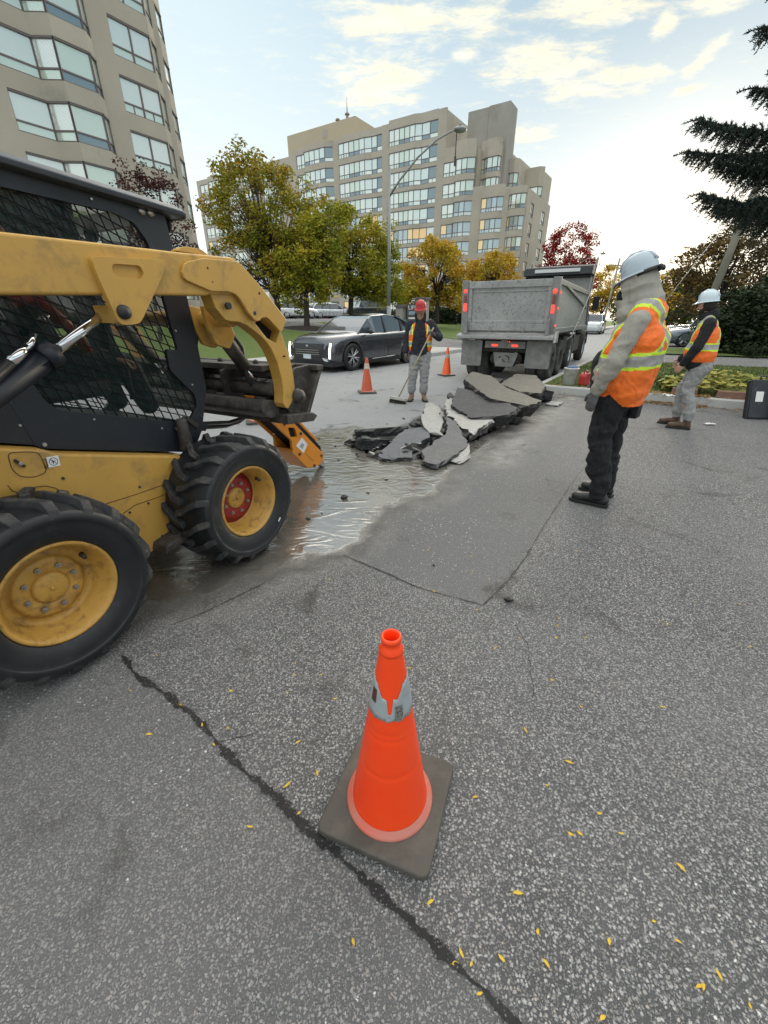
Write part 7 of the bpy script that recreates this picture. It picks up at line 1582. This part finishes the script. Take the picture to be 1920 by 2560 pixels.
# ---- gate pillars and sign by the drive
m_stone = M('pillar_stone', (.34, .32, .28), .85, var=.12, vs=3, bump=.004, bs=30); m_cap = M('pillar_cap', (.13, .12, .11), .8, var=.15)
def pillar(name, label, x, y, z, w_, h, cat='gate pillar'):
    t = thing(name, label, cat, (x, y, z), head(33)); mb = MB(); mb.box(-w_, w_, -w_, w_, -.3, h); mb.build('shaft', m_stone, t, bevel=.01); mb = MB(); mb.box(-w_ - .09, w_ + .09, -w_ - .09, w_ + .09, h, h + .16); mb.build('cap', m_cap, t, bevel=.02); return t
pillar('gate_pillar', 'pale stone gate pillar half hidden by the dump truck', 5.05, 26, .35, .33, 1.70)
pillar('sign_pillar', 'tall stone pillar right behind the red hard hat', 2.55, 30, .9, .30, 1.62); pillar('sign_pillar', 'short stone pillar right of the street lamp pole', 1.1, 30, .9, .24, 1.20)
mb = MB(); mb.box(-.05, .05, -.36, .36, .35, 1.50); sgn = thing('entrance_sign', 'dark sign board with rows of white lettering between two stone pillars', 'sign', (1.85, 29.7, .8), head(3)); mb.build('board', M('sign_dark', (.06, .065, .07), .5), sgn)
m_let = M('sign_letters', (.75, .76, .74), .6)
def text(s, parent, size, loc, rot, mat, name='lettering'):
    c = bpy.data.curves.new(name, 'FONT'); c.body = s; c.size = size; c.align_x = 'CENTER'; c.extrude = .004; o = bpy.data.objects.new(name, c); COL.objects.link(o); o.parent = parent; o.location = loc; o.rotation_euler = rot; c.materials.append(mat)
    dg = bpy.context.evaluated_depsgraph_get(); dg.update(); me = bpy.data.meshes.new_from_object(o.evaluated_get(dg)); m2 = bpy.data.objects.new(name, me); COL.objects.link(m2); m2.parent = parent; m2.location = loc; m2.rotation_euler = rot; bpy.data.objects.remove(o); return m2
text('LIFE', sgn, .34, (-.056, 0, 1.18), (R(90), 0, R(-90)), m_let)
mb = MB(); mb.box(-.06, -.052, -.25, .25, .86, 1.08); mb.build('pale_panel', M('sign_blue_grey', (.25, .32, .36), .6, var=.4, vs=14), sgn)
mb = MB(); mb.box(-.06, -.052, -.25, .25, .62, .72); mb.build('white_band', m_let, sgn)
# small sign on a post in the far lot
ps = thing('parking_sign', 'small white sign on a thin post left of the white crossover', 'sign', (-11.1, 48, 1.4)); mb = MB(); mb.tube([(0, 0, 0), (0, 0, 1.6)], .03, 6); mb.build('post', m_pole, ps); mb = MB(); mb.box(-.16, .16, -.03, -.02, .95, 1.55); mb.build('panel', m_white, ps)
# dark fence behind the lot
def fence(label, p0, p1, h, z):
    a = Vector(p0); b = Vector(p1); t = thing('fence', label, 'fence', (a.x, a.y, z)); mb = MB(); n_ = int((b - a).length / .35); d = (b - a)
    for i in range(n_ + 1): c = d * (i / n_); mb.box(c.x - .05, c.x + .05, c.y - .02, c.y + .02, 0, h)
    mb.tube([(0, 0, h * .85), (d.x, d.y, h * .85)], .04, 6); mb.tube([(0, 0, h * .2), (d.x, d.y, h * .2)], .04, 6); mb.build('palings', m_dark, t)
fence('low dark fence along the back of the far lot', (-16, 64), (-4.5, 70), 1.5, 1.4); fence('low grey fence behind the dark off-roader', (-2.5, 60), (6, 62), 1.1, 1.4)
# ---- bucket, fuel can, litter, cases at the kerb
BK = thing('plastic_bucket', 'dirty white bucket with a blue rag on top, standing on the near kerb', 'bucket', (4.09, 9.42, .15)); mb = MB(); mb.lathe([(.001, 0), (.125, 0), (.135, .01), (.150, .32), (.158, .325), (.158, .345), (.148, .35), (.001, .345)], (0, 0, 0), 'z', 36); mb.build('bucket_body', M('bucket_white', (.50, .50, .47), .6, var=.15, vs=8, dirt=(.28, .26, .22), dirt_amt=.5, ds=9), BK)
q = caps([((-.08, .0, .36), .03, (.06, .02, .37), .035), ((0, -.05, .36), .03, (.09, -.04, .365), .028), ((-.03, .05, .375), .022, (.05, .06, .38), .02)]); fuse(q, 'rag', cloth('rag_blue', (.12, .19, .32), .2), BK, .012, 2)
FC = thing('fuel_can', 'small red plastic fuel can standing on the grass beside the bucket', 'fuel can', (4.36, 9.30, .155), R(40)); mb = MB(); mb.side(rpoly([(-.12, 0), (.12, 0), (.12, .20), (.07, .25), (-.07, .25), (-.12, .20)], .03), -.075, .075); mb.build('can_body', M('fuel_red', (.42, .03, .03), .45, var=.1, dirt=(.2, .08, .07), dirt_amt=.3), FC, bevel=.015, seg=3)
mb = MB(); mb.tube([(-.07, 0, .24), (-.06, 0, .285), (.04, 0, .285), (.05, 0, .24)], .013, 8); mb.cyl((.08, 0, .23), (.08, 0, .29), .022); mb.build('handle', m_redr, FC)
def litter(label, x, y, z, s, seed, rz=0):
    rg = random.Random(seed); q = MB(); n = 9; V = [(s[0] * (i / n - .5), s[1] * (j / n - .5), .012 + abs(s[2] * noise.noise(Vector((i * .45 + seed, j * .45, 0))))) for i in range(n + 1) for j in range(n + 1)]
    q.add(V, [(i * (n + 1) + j, (i + 1) * (n + 1) + j, (i + 1) * (n + 1) + j + 1, i * (n + 1) + j + 1) for i in range(n) for j in range(n)], 0, True); o = q.build('plastic_litter', m_white); o.location = (x, y, z); o.rotation_euler = (0, 0, rz); tag(o, label, 'litter')
    m_ = o.modifiers.new('s', 'SOLIDIFY'); m_.thickness = .003
litter('crumpled white wrapper on the leaf litter at the kerb', 5.30, 7.78, .16, (.26, .13, .09), 1, R(-30)); litter('pale scrap lying on the grass right of the fuel can', 4.62, 9.35, .16, (.22, .10, .08), 2, 0); litter('flat beige scrap on the asphalt behind the brown boots', 4.98, 6.25, .004, (.14, .08, .03), 3, 0)
m_case = M('case_black', (.02, .021, .025), .38, var=.25, vs=10, dirt=(.08, .08, .08), dirt_amt=.25, ds=14)
def case(label, x, y, rz, tilt):
    t = thing('plastic_case', label, 'case', (x, y, 0), rz); t.rotation_euler = (0, 0, rz)
    mb = MB(); mb.side([(0, 0), (.09, 0), (.26, .56), (.18, .60)], -.22, .22); mb.build('case_body', m_case, t, bevel=.02, seg=3); mb = MB(); mb.side([(-.012, .03), (.0, .02), (.175, .585), (.163, .59)], -.20, .20); mb.build('lid_panel', m_case, t, bevel=.006)
    mb = MB(); mb.tube([(.20, -.06, .59), (.22, -.06, .64), (.22, .06, .64), (.20, .06, .59)], .014, 8); mb.build('handle', m_case, t)
    mb = MB(); mb.side([(.075, .27), (.08, .27), (.122, .42), (.117, .42)], .02, .13)
    o = mb.build('paper_label', m_white, t); o.location = (-.018, 0, 0); return t
case('black plastic case leaning back with a white label, at the right edge', 6.06, 6.62, R(200) + PI + R(65), 0); case('second black case behind the labelled one, cut off by the frame', 6.42, 6.48, R(200) + PI + R(72), 0)
# brick edging behind the kerb
m_brk = M('edging_brick', (.24, .13, .10), .85, var=.25, vs=6, bump=.004, bs=60)
for i, (u, v, l) in enumerate(((-.93, -11.35, 'brown edging block nearest the standing legs'), (-.95, -12.05, 'reddish edging block in the middle of the bed edge'), (-.95, -12.65, 'edging block beside the black case'))):
    q = MB(); q.box(-.20, .20, -.06, .06, 0, .13); o = q.build('edging_block', m_brk, bevel=.01); p_ = UV(u, v, .15); o.location = p_; o.rotation_euler = (0, 0, head(33) + PI / 2 + R(4 * i)); tag(o, l, 'brick', 'edging blocks of the hosta bed')
q = MB(); q.box(-.05, .05, -.02, .02, 0, .35); o = q.build('marker_flag', M('flag_yellow', (.6, .62, .1), .6)); o.location = UV(2.2, -8.3, .0); tag(o, 'small yellow marker standing on the road beside the truck wheels', 'marker')
